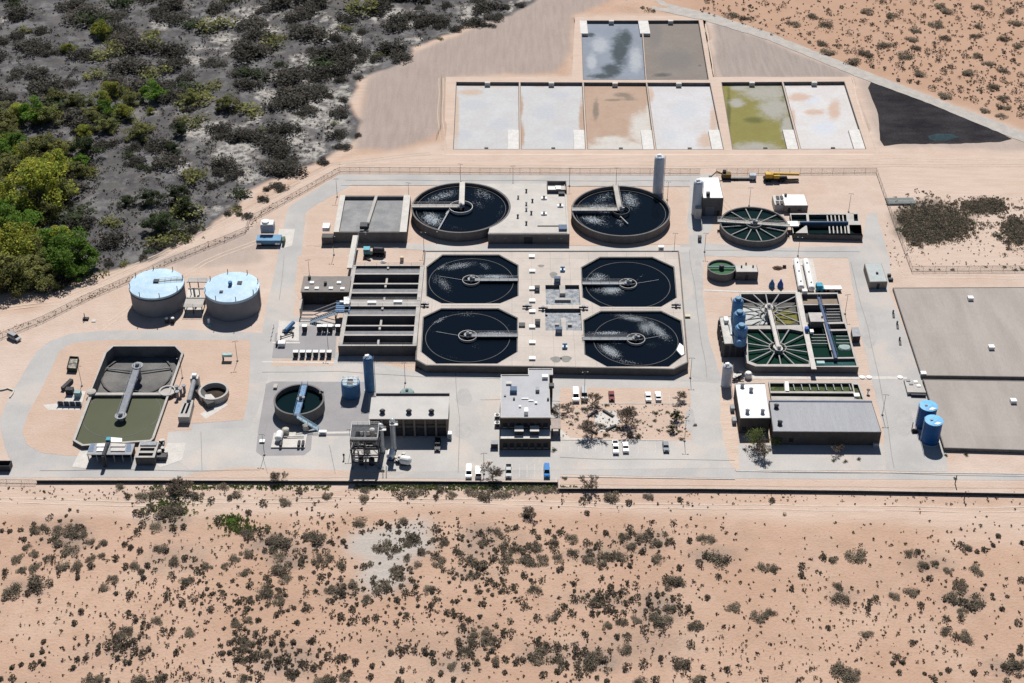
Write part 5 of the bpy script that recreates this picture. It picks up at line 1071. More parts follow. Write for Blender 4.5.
# ================================================================ CARS
def car(px, py, kind, paint, lab, rz=0, sc=1):
    c = G(px, py); t = thing({'sedan': 'car', 'pickup': 'pickup_truck', 'van': 'van'}[kind], lab, {'sedan': 'car', 'pickup': 'pickup truck', 'van': 'van'}[kind], (0, 0, 0), 'vehicles parked in the plant')
    W = 1.85; L = {'sedan': 4.6, 'pickup': 5.6, 'van': 5.3}[kind]
    lower = [(-L / 2, .35), (-L / 2, .8), (-L / 2 + .15, .98), (L / 2 - .15, .98), (L / 2, .8), (L / 2, .35)] if kind != 'van' else [(-L / 2, .35), (-L / 2, .95), (-L / 2 + .5, 1.15), (-L / 2 + 1.2, 1.2), (L / 2, 1.2), (L / 2, .35)]
    def prof(pts, w0, w1, name, m):
        b = MB(); n = len(pts); zmax = max(p[1] for p in pts)
        for s_ in (-1, 1):
            for y, z in pts: b.v.append((s_ * (w1 if z >= zmax - .02 else w0) / 2, y, z))
        for i in range(n): j = (i + 1) % n; b.f.append([i, j, n + j, n + i])
        b.f.append(list(range(n))[::-1]); b.f.append([n + i for i in range(n)]); o = b.build(name, m, t); return o
    prof(lower, W, W - .08, 'body', paint)
    if kind == 'sedan': cab = (-.95, -.35, 1.15, 1.75); roofy = (-.3, 1.1)
    elif kind == 'pickup': cab = (-1.35, -.7, .75, .95); roofy = (-.65, .72)
    else: cab = (-1.75, -1.05, 2.3, 2.55); roofy = (-1.0, 2.28)
    top = {'sedan': 1.45, 'pickup': 1.75, 'van': 2.05}[kind]; z0 = .97 if kind != 'van' else 1.18
    prof([(cab[0], z0), (cab[1], top - .05), (cab[2], top - .05), (cab[3], z0)], W - .15, W - .45, 'windows', GLASS)
    b = MB(); b.box(0, (roofy[0] + roofy[1]) / 2, top - .05, W - .4, roofy[1] - roofy[0], .07); b.build('roof', paint, t)
    if kind == 'pickup':
        b = MB(); b.ringwall([Vector((-W / 2 + .03, 1.0, 0)), Vector((W / 2 - .03, 1.0, 0)), Vector((W / 2 - .03, L / 2 - .05, 0)), Vector((-W / 2 + .03, L / 2 - .05, 0))], .1, .9, 1.3); b.build('load_bed', paint, t); MB().box(0, 1.0 + (L / 2 - 1.05) / 2, .985, W - .3, L / 2 - 1.3, .02).build('bed_liner', BLACK, t)
    for sx in (-1, 1):
        for y in (-L * .31, L * .31): MB().bar((sx * (W / 2 - .2), y, .34), (sx * (W / 2 + .02), y, .34), .34, 14).build('wheel', BLACK, t)
        MB().box(sx * .65, -L / 2 - .01, .62, .4, .06, .2).build('headlight', WHITE, t)
        MB().box(sx * .72, L / 2 + .01, .66, .25, .05, .2).build('tail_light', mat('tail_red', (.3, .02, .02)), t)
    t.location = (c.x, c.y, .08); t.rotation_euler = (0, 0, R(rz)); t.scale = (sc,) * 3; return t
PWH = mat('car_white', (.78, .78, .78), (.76, .76, .76), 1, rough=.3, fine=.01, spec=.5); PGR = mat('car_silver', (.32, .33, .34), (.3, .31, .32), 1, rough=.3, fine=.01)
PBK = mat('car_black', (.03, .03, .035), None, 1, rough=.3); PRD = mat('car_dark_red', (.16, .012, .018), None, 1, rough=.5, spec=.1); PBL = mat('car_bright_blue', (.01, .17, .48), None, 1, rough=.5, spec=.1); PSL = mat('car_slate', (.12, .15, .19), None, 1, rough=.3)
car(575.7, 397.5, 'van', PWH, 'white van parked nearest the office building in the far row of the garden', 0, 1.15)
car(584.1, 396.5, 'van', PGR, 'silver van parked beside the white van in the far row of the garden', 0, 1.15)
car(611.5, 397.5, 'sedan', PRD, 'dark red car parked alone in the middle of the far row')
car(648, 398.5, 'sedan', PWH, 'white car parked in the far row, left one of the white pair')
car(658, 398, 'sedan', PWH, 'white car parked in the far row, right one of the white pair', 180)
car(615.5, 449.3, 'pickup', PWH, 'white pickup parked in the marked bays in front of the garden')
car(625.5, 449, 'sedan', PWH, 'white car parked in the marked bays just right of the white pickup')
car(665.7, 448.3, 'sedan', PSL, 'slate blue car parked alone at the right end of the marked bays')
car(508.6, 473, 'pickup', PGR, 'dark and silver pickup parked by the boundary wall in front of the office')
car(546.8, 473, 'van', PBL, 'bright blue van parked by the boundary wall')
car(468.9, 474, 'van', PWH, 'white van with a dark windscreen parked by the boundary wall, left of the bare tree')
car(478.4, 474, 'van', PWH, 'plain white van parked by the boundary wall directly beside the bare tree', 180)
car(437.7, 446.5, 'pickup', PBK, 'black pickup parked against the shaded front of the pump house', 0)
car(14.5, 339, 'van', PGR, 'silver van parked at the left edge of the picture by the fence', 55)

# ================================================================ BUILDINGS
def opening(t, x, y, z, wd, h, name='window', m=GLASS):
    b = MB(); b.box(x, y - .04, z, wd, .1, h); o = b.build(name, m, t); return o
def building(name, lab, q, h, wallm, roofm, base=0, par=.5, cat='building', group=None, parapet=True):
    t = thing(name, lab, cat, meanp(q), group)
    MB().prism(q, base, h).build('wall', wallm, t)
    MB().prism(inset(q, .22), h + .002, h + .1).build('roof', roofm, t)
    if parapet: MB().ringb(q, .2, h + .001, h + par).build('parapet', wallm if par > .3 else CONC, t)
    return t
# office
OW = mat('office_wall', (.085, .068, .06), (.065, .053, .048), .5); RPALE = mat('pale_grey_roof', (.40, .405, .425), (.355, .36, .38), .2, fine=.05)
q = rect(500.4, 375.5, 550.5, 418.4, 8.6); t = thing('office_building', 'two-storey office with a pale roof full of small units, facing the car park', 'building', meanp(q))
wing = rect(528.2, 369.2, 553, 377, 8.6); wing = [Vector((wing[0].x, q[2].y, 0)), Vector((wing[1].x, q[2].y, 0)), Vector((wing[1].x, wing[2].y, 0)), Vector((wing[0].x, wing[2].y, 0))]
foot = [q[0], q[1], Vector((q[1].x, q[2].y, 0)), Vector((wing[1].x, q[2].y, 0)), wing[2], wing[3], Vector((wing[0].x, q[2].y, 0)), q[3]]
foot = [Vector((p.x, p.y, 0)) for p in foot]
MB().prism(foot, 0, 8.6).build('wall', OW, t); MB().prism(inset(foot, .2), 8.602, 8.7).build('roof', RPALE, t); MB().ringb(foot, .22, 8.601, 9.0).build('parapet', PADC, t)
lw = [Vector((q[0].x - .1, q[0].y - 4.9, 0)), Vector((q[1].x + .1, q[0].y - 4.9, 0)), Vector((q[1].x + .1, q[0].y - .01, 0)), Vector((q[0].x - .1, q[0].y - .01, 0))]
MB().prism(lw, 0, 4.3).build('lower_wing', OW, t); MB().prism(inset(lw, .15), 4.302, 4.45).build('lower_roof', PADC, t)
for x in (519, 534.5):
    c = G(x, 433, 4.5); MB().box(c.x, lw[0].y + 3.1, 4.45, 2.6, 2.6, 1.5).build('roof_box', DARKM, t); MB().box(c.x, lw[0].y + 3.1, 5.953, 2.8, 2.8, .12).build('box_lid', PADC, t)
for k in range(7):
    x = q[0].x + 1.5 + k * (q[1].x - q[0].x - 3) / 6
    w_ = opening(t, x, lw[0].y, 1.0, 1.3, 1.8); MB().box(x, lw[0].y - .12, .85, 1.5, .2, .12).build('sill', CONC, w_)
    w_ = opening(t, x, q[0].y, 5.3, 1.3, 1.5); MB().box(x, q[0].y - .12, 5.1, 1.5, .2, .12).build('sill', CONC, w_)
for px, py, sx, sy, h_, m_, nm in ((508.8, 384, 1.7, 1.3, .6, PADC, 'roof_unit'), (513.5, 391.5, 2.2, 2.2, 1.3, mat('blue_grey_unit', (.12, .17, .26), None, 1), 'roof_unit'), (545, 378, 1.8, 1.5, 1.0, WHITE, 'roof_unit'), (537.5, 391, 1.2, 1.6, 1.1, GREYM, 'roof_unit'), (526.2, 413.5, 1.2, 2, 1.6, WHITE, 'roof_unit'),
                                (551.5, 387, 1.6, 1.6, 1.0, DARKM, 'roof_unit'), (514, 399.5, .6, .6, .6, DARKM, 'roof_vent'), (525, 399, 2.2, .4, .3, WHITE, 'roof_vent'), (531, 401, 1.6, .5, .3, WHITE, 'roof_vent'), (536, 403.5, .8, .8, .5, WHITE, 'roof_vent'), (548, 400, .6, .6, .7, DARKM, 'roof_vent'), (520, 407, .7, .7, .5, WHITE, 'roof_vent'), (505, 396, .7, .7, .4, GREYM, 'roof_vent')):
    c = G(px, py, 8.7)
    MB().box(c.x, c.y, 8.7, sx, sy, h_).build(nm, m_, t)
pq = rect(551.2, 418.5, 561, 428.5, 3.2); MB().prism(pq, 2.95, 3.2, True).build('porch_roof', mat('tan_roof', (.36, .31, .28)), t)
[MB().box(x, y, 0, .4, .4, 2.95).build('porch_post', OW, t) for x in (pq[0].x + .4, pq[1].x - .4) for y in (pq[0].y + .4, pq[2].y - .4)]
for px, py, lab in ((497.3, 418.5, 'white condenser unit against the left side of the office, the farther one'), (497.3, 426, 'white condenser unit against the left side of the office, the nearer one')):
    c = G(px, py); tt = thing('condenser_unit', lab, 'air conditioner', c, 'condenser units beside the office'); MB().box(c.x, c.y, 0, 1.7, 1.5, 1.5).build('casing', WHITE, tt); MB().lathe(c.x, c.y, [(.6, 1.503), (.6, 1.6)], 14).build('fan', DARKM, tt); MB().box(c.x, c.y - .77, .2, 1.3, .04, 1.1).build('grille', DARKM, tt)
c = G(494.5, 447); tt = thing('equipment_box', 'dark box at the front left foot of the office', 'box', c); MB().box(c.x, c.y, 0, 2.2, 1.6, 1.8).build('casing', DARKM, tt); MB().box(c.x, c.y, 1.803, 2.4, 1.8, .1).build('lid', GREYM, tt)
# pump house (grey-white roof) with open bays
q = rect(369, 394.5, 448.2, 418.8, 7.6); t = thing('pump_house', 'long pump house with a pale sloping roof, three vents and dark shaded front bays', 'building', meanp(q))
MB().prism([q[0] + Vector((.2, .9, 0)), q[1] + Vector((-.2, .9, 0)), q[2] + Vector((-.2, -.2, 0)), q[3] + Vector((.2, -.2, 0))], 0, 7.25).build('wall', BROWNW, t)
yr = G(0, 399.7, 7.3).y; b = MB(); rp = [Vector((q[0].x, q[0].y, 0)), Vector((q[1].x, q[1].y, 0)), Vector((q[1].x, yr, 0)), Vector((q[0].x, yr, 0))]
b.v += [(rp[0].x, rp[0].y, 7.3), (rp[1].x, rp[1].y, 7.3), (rp[2].x, rp[2].y, 8.0), (rp[3].x, rp[3].y, 8.0), (rp[0].x, rp[0].y, 7.55), (rp[1].x, rp[1].y, 7.55), (rp[2].x, rp[2].y, 8.25), (rp[3].x, rp[3].y, 8.25)]
b.f += [[0, 3, 2, 1], [4, 5, 6, 7], [0, 1, 5, 4], [1, 2, 6, 5], [2, 3, 7, 6], [3, 0, 4, 7]]; b.build('roof', mat('pump_house_roof', (.50, .48, .46), (.44, .425, .41), .15, fine=.04), t)
b = MB(); b.prism([Vector((q[0].x + 1.3, yr, 0)), Vector((q[1].x, yr, 0)), Vector((q[2].x, q[2].y, 0)), Vector((q[3].x + 1.3, q[3].y, 0))], 7.302, 7.5); b.build('rear_roof', mat('pump_house_roof2', (.44, .42, .40)), t)
b = MB(); b.obox((q[3].x + 1.3, q[3].y + 5.2, 7.4), (q[2].x, q[2].y + 5.2, 7.4), .5, .5) if False else b.obox((q[3].x + 1.3, q[3].y - .1, 8.1), (q[2].x, q[2].y - .1, 8.1), .4, .6); b.build('parapet', DARKM, t)
for x in (382.5, 409, 431.5): c = G(x, 413, 7.7); v = MB(); v.lathe(c.x, c.y, [(.75, 7.5), (.75, 8.6), (.95, 8.6), (.5, 9.1)], 16); v.build('roof_vent', DARKM, t)
for k in range(8): x = q[0].x + .5 + k * (q[1].x - q[0].x - 1) / 7; MB().box(x, q[0].y + .5, 0, .6, .8, 7.26).build('column', mat('brown_column', (.2, .17, .155)), t)
for k in range(7): x = q[0].x + .5 + (k + .5) * (q[1].x - q[0].x - 1) / 7; opening(t, x, q[0].y + .9, .1, 2.6, 3.2, 'bay_door', DARKM)
MB().obox((q[0].x, q[0].y + .5, 4.6), (q[1].x, q[0].y + .5, 4.6), .3, .25).build('lintel', BROWNW, t)
c = G(407, 392, 3); t = thing('round_hatch', 'pale green round dome behind the pump house roof', 'dome', (c.x, c.y, 0)); MB().lathe(c.x, c.y, [(2.4, 0), (2.4, 2.6), (2, 3.2), (.8, 3.6)], 28).build('shell', mat('pale_green_metal', (.22, .30, .30)), t); MB().lathe(c.x, c.y, [(.5, 3.6), (.5, 4)], 12).build('vent', DARKM, t)
c = G(449.8, 437.5); t = thing('utility_box', 'white utility box at the right front corner of the pump house', 'utility box', c); MB().box(c.x, c.y, 0, 1.3, 1.6, 2).build('casing', WHITE, t); MB().box(c.x, c.y - .82, .3, .9, .04, 1.4).build('door', GREYM, t)
# process tower with vessels
tc_ = G(366, 466); t = thing('process_tower', 'tall open steel frame full of pipes and vessels in front of the pump house', 'process tower', tc_)
x0, x1 = G(352.5, 469).x, G(379.5, 469).x; y0 = G(0, 469).y; y1 = y0 + 7.5; TZ = 11.2
for x in (x0, (x0 + x1) / 2, x1):
    for y in (y0, y1): MB().box(x, y, 0, .28, .28, TZ).build('column', TWM, t)
b = MB()
for z in (2.8, 5.6, 8.4, TZ):
    for p, q_ in (((x0, y0), (x1, y0)), ((x1, y0), (x1, y1)), ((x1, y1), (x0, y1)), ((x0, y1), (x0, y0))): b.obox((*p, z), (*q_, z), .25, .3)
for z in (0, 5.6): b.bar((x0, y0, z), ((x0 + x1) / 2, y0, z + 5.6), .1, 5); b.bar((x1, y0, z), ((x0 + x1) / 2, y0, z + 5.6), .1, 5)
b.build('beam', TWM, t)
GRT = mat('dark_grating', (.09, .09, .095), (.06, .06, .065), 1)
for z in (5.62, 8.42): MB().prism([Vector((x0, y0 + 2.5, 0)), Vector((x1, y0 + 2.5, 0)), Vector((x1, y1, 0)), Vector((x0, y1, 0))], z, z + .1, True).build('platform', GRT, t)
MB().sheet([Vector((x0, y0, 0)), Vector((x1, y0, 0)), Vector((x1, y1, 0)), Vector((x0, y1, 0))], [rect(355, 431.8, 364, 437.2, TZ), rect(366, 431.8, 376.5, 437.2, TZ)], TZ + .12).build('platform', TWM, t)
b = MB(); cs = [(x0, y0), (x1, y0), (x1, y1), (x0, y1)]
for k in range(4): b.rail((*cs[k], TZ + .12), (*cs[(k + 1) % 4], TZ + .12), step=1.5)
b.build('handrail', WHITE, t)
rnd = random.Random(4)
for k, (fx, fy, r_, z0, z1, m_) in enumerate(((.25, .6, .9, 5.7, 8.2, GREYM), (.55, .55, .8, 2.9, 5.4, PADC), (.8, .6, .7, 5.7, 8.2, GREYM), (.3, .3, .8, 0, 3.4, DARKM), (.7, .3, .9, 0, 2.6, DARKM), (.2, .75, .7, 8.5, 11, GREYM), (.75, .7, .8, 8.5, 11.6, PADC))):
    v = MB(); x, y = x0 + (x1 - x0) * fx, y0 + (y1 - y0) * fy; v.lathe(x, y, [(r_, z0), (r_, z1 - .3), (r_ * .5, z1)], 20); v.build('vessel', m_, t)
b = MB()
for k in range(34):
    x = rnd.uniform(x0, x1); y = rnd.uniform(y0 + .3, y1 - .3); z = rnd.uniform(1, 9); b.bar((x, y, z), (x, y, z + rnd.uniform(1, 3)), .14, 8); b.bar((x, y, z), (min(x1, x + rnd.uniform(1, 4)), y, z), .14, 8)
b.build('pipe', PADC, t)
for k, (px, py, h_, r_, lab) in enumerate(((382, 452, 10.5, .95, 'silver vertical vessel directly right of the steel process tower, slightly shorter'), (394, 449.5, 11.5, .85, 'silver vertical vessel in front of the shaded pump house, slim and taller'))):
    c = G(px, py); t = thing('vertical_vessel', lab, 'vessel', c, 'silver vertical vessels by the process tower'); MB().lathe(c.x, c.y, [(r_, .5), (r_, h_), (r_ * .7, h_ + .5), (r_ * .2, h_ + .7)], 24).build('shell', mat('silver', (.42, .45, .48), (.34, .37, .40), .7, rough=.35, metal=.3), t)
    b = MB(); [b.box(c.x + dx, c.y + dy, 0, .2, .2, 1) for dx in (-r_, r_) for dy in (-.4, .4)]; b.build('leg', GREYM, t); b = MB(); b.rail((c.x - r_, c.y - r_ - .1, h_ - .6), (c.x + r_ + .8, c.y - r_ - .1, h_ - .6), step=1); b.box(c.x + .5, c.y - r_ - .3, h_ - .7, 2 * r_ + .8, .9, .1); b.build('platform', WHITE, t)
c = G(391, 459); t = thing('horizontal_vessel', 'short white horizontal vessel lying right of the process tower, the farther one', 'vessel', c, 'short white vessels'); b = MB(); b.hcyl((c.x - .2, c.y - 1.6, 1.7), (c.x + .2, c.y + 2.2, 1.7), 1.2); b.build('shell', WHITE, t); MB().box(c.x, c.y, 0, 1.6, 2, .9).build('saddle', DARKM, t); MB().lathe(c.x - .1, c.y - 1.7, [(.1, 1.2), (.7, 1.7), (.1, 2.2)], 12).build('end_cap', BLUEM, t)
c = G(405.5, 465); t = thing('horizontal_vessel', 'short white horizontal vessel lying right of the process tower, the nearer one', 'vessel', c, 'short white vessels'); b = MB(); b.hcyl((c.x - 1.8, c.y + .8, 1.7), (c.x + 1.9, c.y - .2, 1.7), 1.35); b.build('shell', WHITE, t); MB().box(c.x, c.y + .3, 0, 2.6, 1.4, .9).build('saddle', DARKM, t)
pipecluster(396, 404, 456, 463, 'pale pipework and valves between the two short white vessels', 8, 2, 6)
b = MB(); a, e = G(383, 467), G(383, 478); 
for dx in (0, 1.0): b.obox((a.x + dx, a.y, .3), (e.x + dx, e.y, .3), .25, .25)
tag(b.build('pipe_pair', DARKM), 'pair of thin dark pipes on the ground running to the boundary wall', 'pipes')
c = G(344, 459); t = thing('bollard_post', 'small dark post standing alone on the concrete left of the process tower', 'post', c); MB().bar(c, (c.x, c.y, 2), .18, 8).build('pole', DARKM, t); MB().box(c.x, c.y, 1.4, .6, .3, .6).build('sign_box', DARKM, t)

# ================================================================ RIGHT CLUSTER
q = rect(703, 177, 723.6, 197.8, 8); t = building('tall_shed', 'tall narrow building with a white roof beside the blue grey silo', q, 7.8, mat('shed_wall', (.14, .13, .13)), ROOFW, parapet=False)
c = G(708, 195.3, 8); MB().box(c.x, c.y, 7.9, 1.4, 1.4, 1.4).build('roof_vent', DARKM, t); opening(t, q[0].x + 3, q[0].y, .05, 3.4, 4, 'roller_door', mat('grey_door', (.2, .2, .22))); opening(t, q[1].x - 1.6, q[0].y, .05, 1.1, 2.2, 'door', DARKM)
GW = water_mat('green_black_water', (.006, .016, .016), (.05, .07, .07))
t, c, r = round_tank('round tank crossed by a walkway with twelve radial arms, below the tall white-roofed building', 753.8, 223.8, 67.3, 2.9, 1.9, None, 'arm_clarifier', wm=GW)
ARM = mat('arm_metal', (.27, .27, .265), (.20, .20, .20), .8, rough=.6)
def spokes(t, c, r, z, n, a0=0, r0=2.2, wd=.36, rf=None, name='radial_arm', m=None):
    for k in range(n):
        a = a0 + 2 * math.pi * k / n; rr = rf(a) if rf else r
        MB().obox((c.x + r0 * math.cos(a), c.y + r0 * math.sin(a), z), (c.x + rr * math.cos(a), c.y + rr * math.sin(a), z), wd, .35).build(name, m or ARM, t)
spokes(t, c, r - .6, 2.5, 12, .13)
bridge(t, (c.x - r - .8, c.y + 2.0, 3.3), (c.x, c.y + .3, 3.3), 2.0, CONC); bridge(t, (c.x, c.y + .3, 3.3), (c.x + r + .6, c.y - 1.6, 3.3), 2.0, CONC); centre_drive(t, c, 3.4, 3.0, ARM)
q = rect(784.5, 194.2, 808.2, 205.5, 3.2); t = building('control_building', 'small white-roofed building with louvred air units on its left end', q, 3.1, mat('beige_wall', (.26, .225, .195)), ROOFW, parapet=False)
q2 = rect(775, 195, 784.3, 204.5, 3.0); MB().prism(q2, 0, 2.9).build('annex', PADC, t)
for y in (198, 203): 
    for x in (777.6, 781.6): c = G(x, y, 2.9); MB().box(c.x, c.y, 2.903, 1.2, 2.4, .35).build('louvre', DARKM, t)
c = G(785.5, 196, 3.2); MB().box(c.x, c.y, 3.2, .9, .9, .9).build('roof_vent', DARKM, t); opening(t, q[0].x + 2, q[0].y, .05, 1, 2.1, 'door', DARKM); opening(t, q[0].x + 6, q[0].y, .9, 1.4, 1, 'window')
# baffle channels
def channelblock(name, lab, q, h, holes, wz, wm, extra=None, cat='basin', skirt_z=None, wall=CONCD):
    t = thing(name, lab, cat, meanp(q)); b = MB(); b.sheet(q, holes, h); b.build('coping', CONC, t)
    b = MB(); b.skirt(q, 0, h - .001)
    for h_ in holes: b.skirt(h_, max(.06, wz - .2), h - .001, True)
    b.build('wall', wall, t)
    for h_ in holes: foam_sheet(inset(h_, -.02), wz, [], 'water', wm, t, 50)
    return t
def pq4(xa, ya, xb, yb, lx0, lx1, ref_y0, ref_y1, z):
    """parallelogram between columns: x measured at y=ref_y0 (lx0) shifting to lx1 at ref_y1"""
    f = lambda y: (lx1 - lx0) * (y - ref_y0) / (ref_y1 - ref_y0)
    return [G(xa + f(yb), yb, z), G(xb + f(yb), yb, z), G(xb + f(ya), ya, z), G(xa + f(ya), ya, z)]
h = 2.3; q = [G(794, 234, h), G(863, 235.5, h), G(858.5, 212.6, h), G(789.8, 213.3, h)]
hs = [pq4(791, 214.5, 806, 221.2, 0, 2, 213, 234, h), pq4(808.5, 214.5, 846, 221.2, 0, 2, 213, 234, h), pq4(853.5, 214, 857.5, 221, 0, 1.5, 213, 234, h), pq4(791.5, 224.8, 806.5, 233, 0, 1.5, 223, 234, h), pq4(808, 224.8, 846.5, 233.2, 0, 1.5, 223, 234, h), pq4(849, 224.8, 861, 233.4, 0, 1.0, 223, 234, h)]
t = channelblock('baffle_basin', 'open basin of two channels with baffle walls and a blue pipe along its middle', q, h, hs, .9, GW)
b = MB()
for row, ys in ((0, (214.8, 221)), (1, (225, 233))):
    for k in range(5): x = (828 if row == 0 else 830) + k * 3.9; a, e = G(x, ys[1], h), G(x - .8, ys[0], h); MB().obox((a.x, a.y, 2.1), (e.x, e.y, 2.1), .45, 1.4).build('baffle_wall', CONC, t)
a, e = G(800, 223.2, 2.7), G(848, 223, 2.7); MB().bar(a, e, .7, 12).build('blue_pipe', mat('navy_pipe', (.04, .08, .16), None, 1, rough=.4), t)
MB().prism(rect(788.5, 221, 799, 226, 2.8), 2.302, 2.8).build('white_cover', ROOFW, t)
c = G(845, 212.5); b = MB()
q = rect(867, 262.6, 886.5, 281.8, 3) ; q = [G(869.8, 281.9, 3), G(887.6, 281.6, 3), G(881.6, 263.2, 3), G(864.4, 263.4, 3)]
t = building('site_office', 'long grey-roofed portable building beside the east loop road', q, 2.9, mat('beige_wall', (.26, .225, .195)), mat('green_grey_roof', (.40, .43, .43), (.35, .38, .38), .3), parapet=False)
c = G(877, 273.5, 3); MB().box(c.x, c.y, 3, .8, .8, .5).build('roof_vent', DARKM, t); opening(t, (q[0].x + q[1].x) / 2, q[0].y, .05, 1, 2.1, 'door', DARKM)
b = MB(); a = G(890.5, 280.5); b.box(a.x, a.y, 0, 1.6, 1.2, .9); b.build('step', DARKM, t); a2 = G(889, 277); MB().box(a2.x, a2.y, 0, 1.2, 1, 1.2).build('condenser', DARKM, t)
# small round green tank and its shed
t, c, r = round_tank('small round tank with green water and a crossbar, in front of the radial-arm tank', 721.6, 267, 27.8, 3.4, 2.6, None, 'small_tank', wm=water_mat('green_water', (.06, .13, .07), (.1, .16, .1)), thick=.3)
bridge(t, (c.x - r, c.y, 3.7), (c.x + r, c.y, 3.7), .6, mat('dull_blue_beam', (.16, .22, .25)), rails=False); MB().bar((c.x, c.y, 2), (c.x, c.y, 4.3), .9, 12).build('mixer', DARKM, t)
q = rect(736, 264.8, 758.5, 272, 3.6); t = building('valve_house', 'small flat-roofed concrete house attached right of the small green tank', q, 3.5, CONCD, mat('pale_roof', (.5, .5, .5)), parapet=False)
for px, py in ((741.5, 267.2), (746, 264.5), (753, 267)): c = G(px, py, 3.6); v = MB(); v.bar((c.x, c.y, 3.6), (c.x, c.y, 4.3), .3, 8); v.build('roof_vent', DARKM, t)
opening(t, (q[0].x + q[1].x) / 2, q[0].y, .05, 1.2, 2.2, 'door', DARKM)
for px, lab, m_ in ((771.6, 'small dark blue cone-topped pump unit, left of the pair', BLUEM), (780.2, 'small bright blue cone-topped pump unit, right of the pair', mat('bright_blue', (.06, .13, .40), None, 1))):
    c = G(px, 287); t = thing('pump_unit', lab, 'pump', c, 'pair of blue pump units'); MB().lathe(c.x, c.y, [(1.1, 0), (1.0, 1.4), (.4, 2.6), (.35, 3.2)], 18).build('housing', m_, t); MB().box(c.x, c.y, 0, 2.5, 2.2, .12).build('base', CONC, t)
def heap(px, py, rx, ry, h, m, lab, seed=1, name='soil_heap', cat='heap'):
    c = G(px, py); s_ = S(px, py); rnd = random.Random(seed); n = 16; b = MB(); k0 = len(b.v)
    rings = [(1, 0), (.75, .45), (.45, .8), (.15, 1)]
    for f, z in rings:
        for i in range(n): a = 2 * math.pi * i / n; j = 1 + rnd.uniform(-.2, .2); b.v.append((c.x + rx / s_ * f * j * math.cos(a), c.y + ry / s_ / .55 * f * j * math.sin(a), z * h))
    for q_ in range(3):
        for i in range(n): j = (i + 1) % n; b.f.append([q_ * n + i, q_ * n + j, (q_ + 1) * n + j, (q_ + 1) * n + i])
    b.f.append([3 * n + i for i in range(n)]); o = b.build(name, m); return tag(o, lab, cat)
heap(777.5, 268.5, 5.5, 2, 1.1, mat('reddish_soil', (.24, .15, .11), (.14, .09, .07), .8, fine=.4), 'low reddish heap of soil right of the small valve house')
c = G(784, 267.5); t = thing('small_pump', 'small dark pump beside the reddish soil heap', 'pump', c); b = MB(); b.hcyl((c.x - .6, c.y, .6), (c.x + .8, c.y, .6), .45); b.build('motor', DARKM, t); MB().box(c.x, c.y, 0, 1.8, 1, .15).build('base', CONC, t)
for k, (a, e) in enumerate((((796, 259.5), (801.3, 288.5)), ((805.3, 259.8), (811.8, 289.8)))):
    p0, p1 = G(a[0], a[1], 1.6), G(e[0], e[1], 1.6); t = thing('pressure_tank', 'long white horizontal tank lying beside its twin, the %s one' % ('left', 'right')[k], 'tank', (p1.x, p1.y, 0), 'pair of long white tanks')
    MB().hcyl(p1, p0, 1.15, 20).build('shell', WHITE, t)
    for f in (.1, .37, .63, .9): p = p1.lerp(p0, f); MB().box(p.x, p.y, 0, 2.0, .5, .9).build('saddle', CONC, t)
    b = MB(); [b.bar((p1.lerp(p0, f)) + Vector((0, 0, 1.1)), p1.lerp(p0, f) + Vector((0, 0, 1.6)), .25, 8) for f in (.15, .5, .8)]; b.build('manhole', GREYM, t)
road([(792, 259), (813, 259), (819, 292), (797, 292)], .066, PADC, 'slab')
# square digesters with spokes
h = 2.6
ucell = [(741, 294), (795, 293.6), (800, 325), (744, 326)]; lcell = [(747, 329), (790, 329), (803, 331.5), (809, 358), (808.7, 364), (757.5, 364.2), (748.6, 361)]
right_cells = [[(801.5, 294.2), (837, 293.8), (839.3, 304), (803.2, 304.2)], [(803.4, 305), (839.5, 304.8), (843, 321.8), (806.4, 322.4)], [(827.5, 324), (844.6, 323.6), (846.3, 329), (828.4, 329.2)], [(807.6, 324), (825.5, 324), (832.5, 357.3), (812.6, 357.6)], [(829, 331), (847.2, 330.6), (853.8, 357), (834.5, 357.2)], [(814.2, 358.8), (854.6, 358.4), (856.6, 365.6), (815.8, 366)]]
outp = [G(x, y, h) for x, y in ((739.8, 292.9), (837.8, 292.6), (858.8, 367), (755.5, 366.3), (745.5, 362.5))]
hl = [P(ucell, h), P(lcell, h)] + [P(c_, h) for c_ in right_cells]
t = thing('digester_block', 'big block of square open clarifiers with radial arms, one half empty and one green', 'clarifier block', meanp(outp))
MB().sheet(outp, hl, h).build('coping', CONC, t)
b = MB(); b.skirt(outp, 0, h - .002)
for h_ in hl: b.skirt(h_, .08, h - .002, True)
b.build('wall', CONCW, t)
DG = water_mat('deep_green_water', (.007, .027, .018), (.05, .1, .07)); 
MB().sheet(inset(hl[0], -.02), [], .12).build('basin_floor', mat('dark_floor', (.11, .105, .10), (.07, .068, .066), .3), t)
MB().sheet(P([(741.8, 308), (768, 308.5), (768, 324.5), (744, 325)], .1), [], .2).build('white_sediment', mat('white_sediment', (.45, .46, .45), (.36, .37, .37), .5), t)
MB().sheet(P([(772, 311), (786, 309.5), (797, 314), (798, 322), (790, 324.5), (776, 323)], .1), [], .24).build('olive_sediment', mat('olive_sludge', (.17, .16, .04), (.11, .105, .03), .4, fine=.2), t)
foam_sheet(inset(hl[1], -.02), 1.5, [], 'water', DG, t, 50)
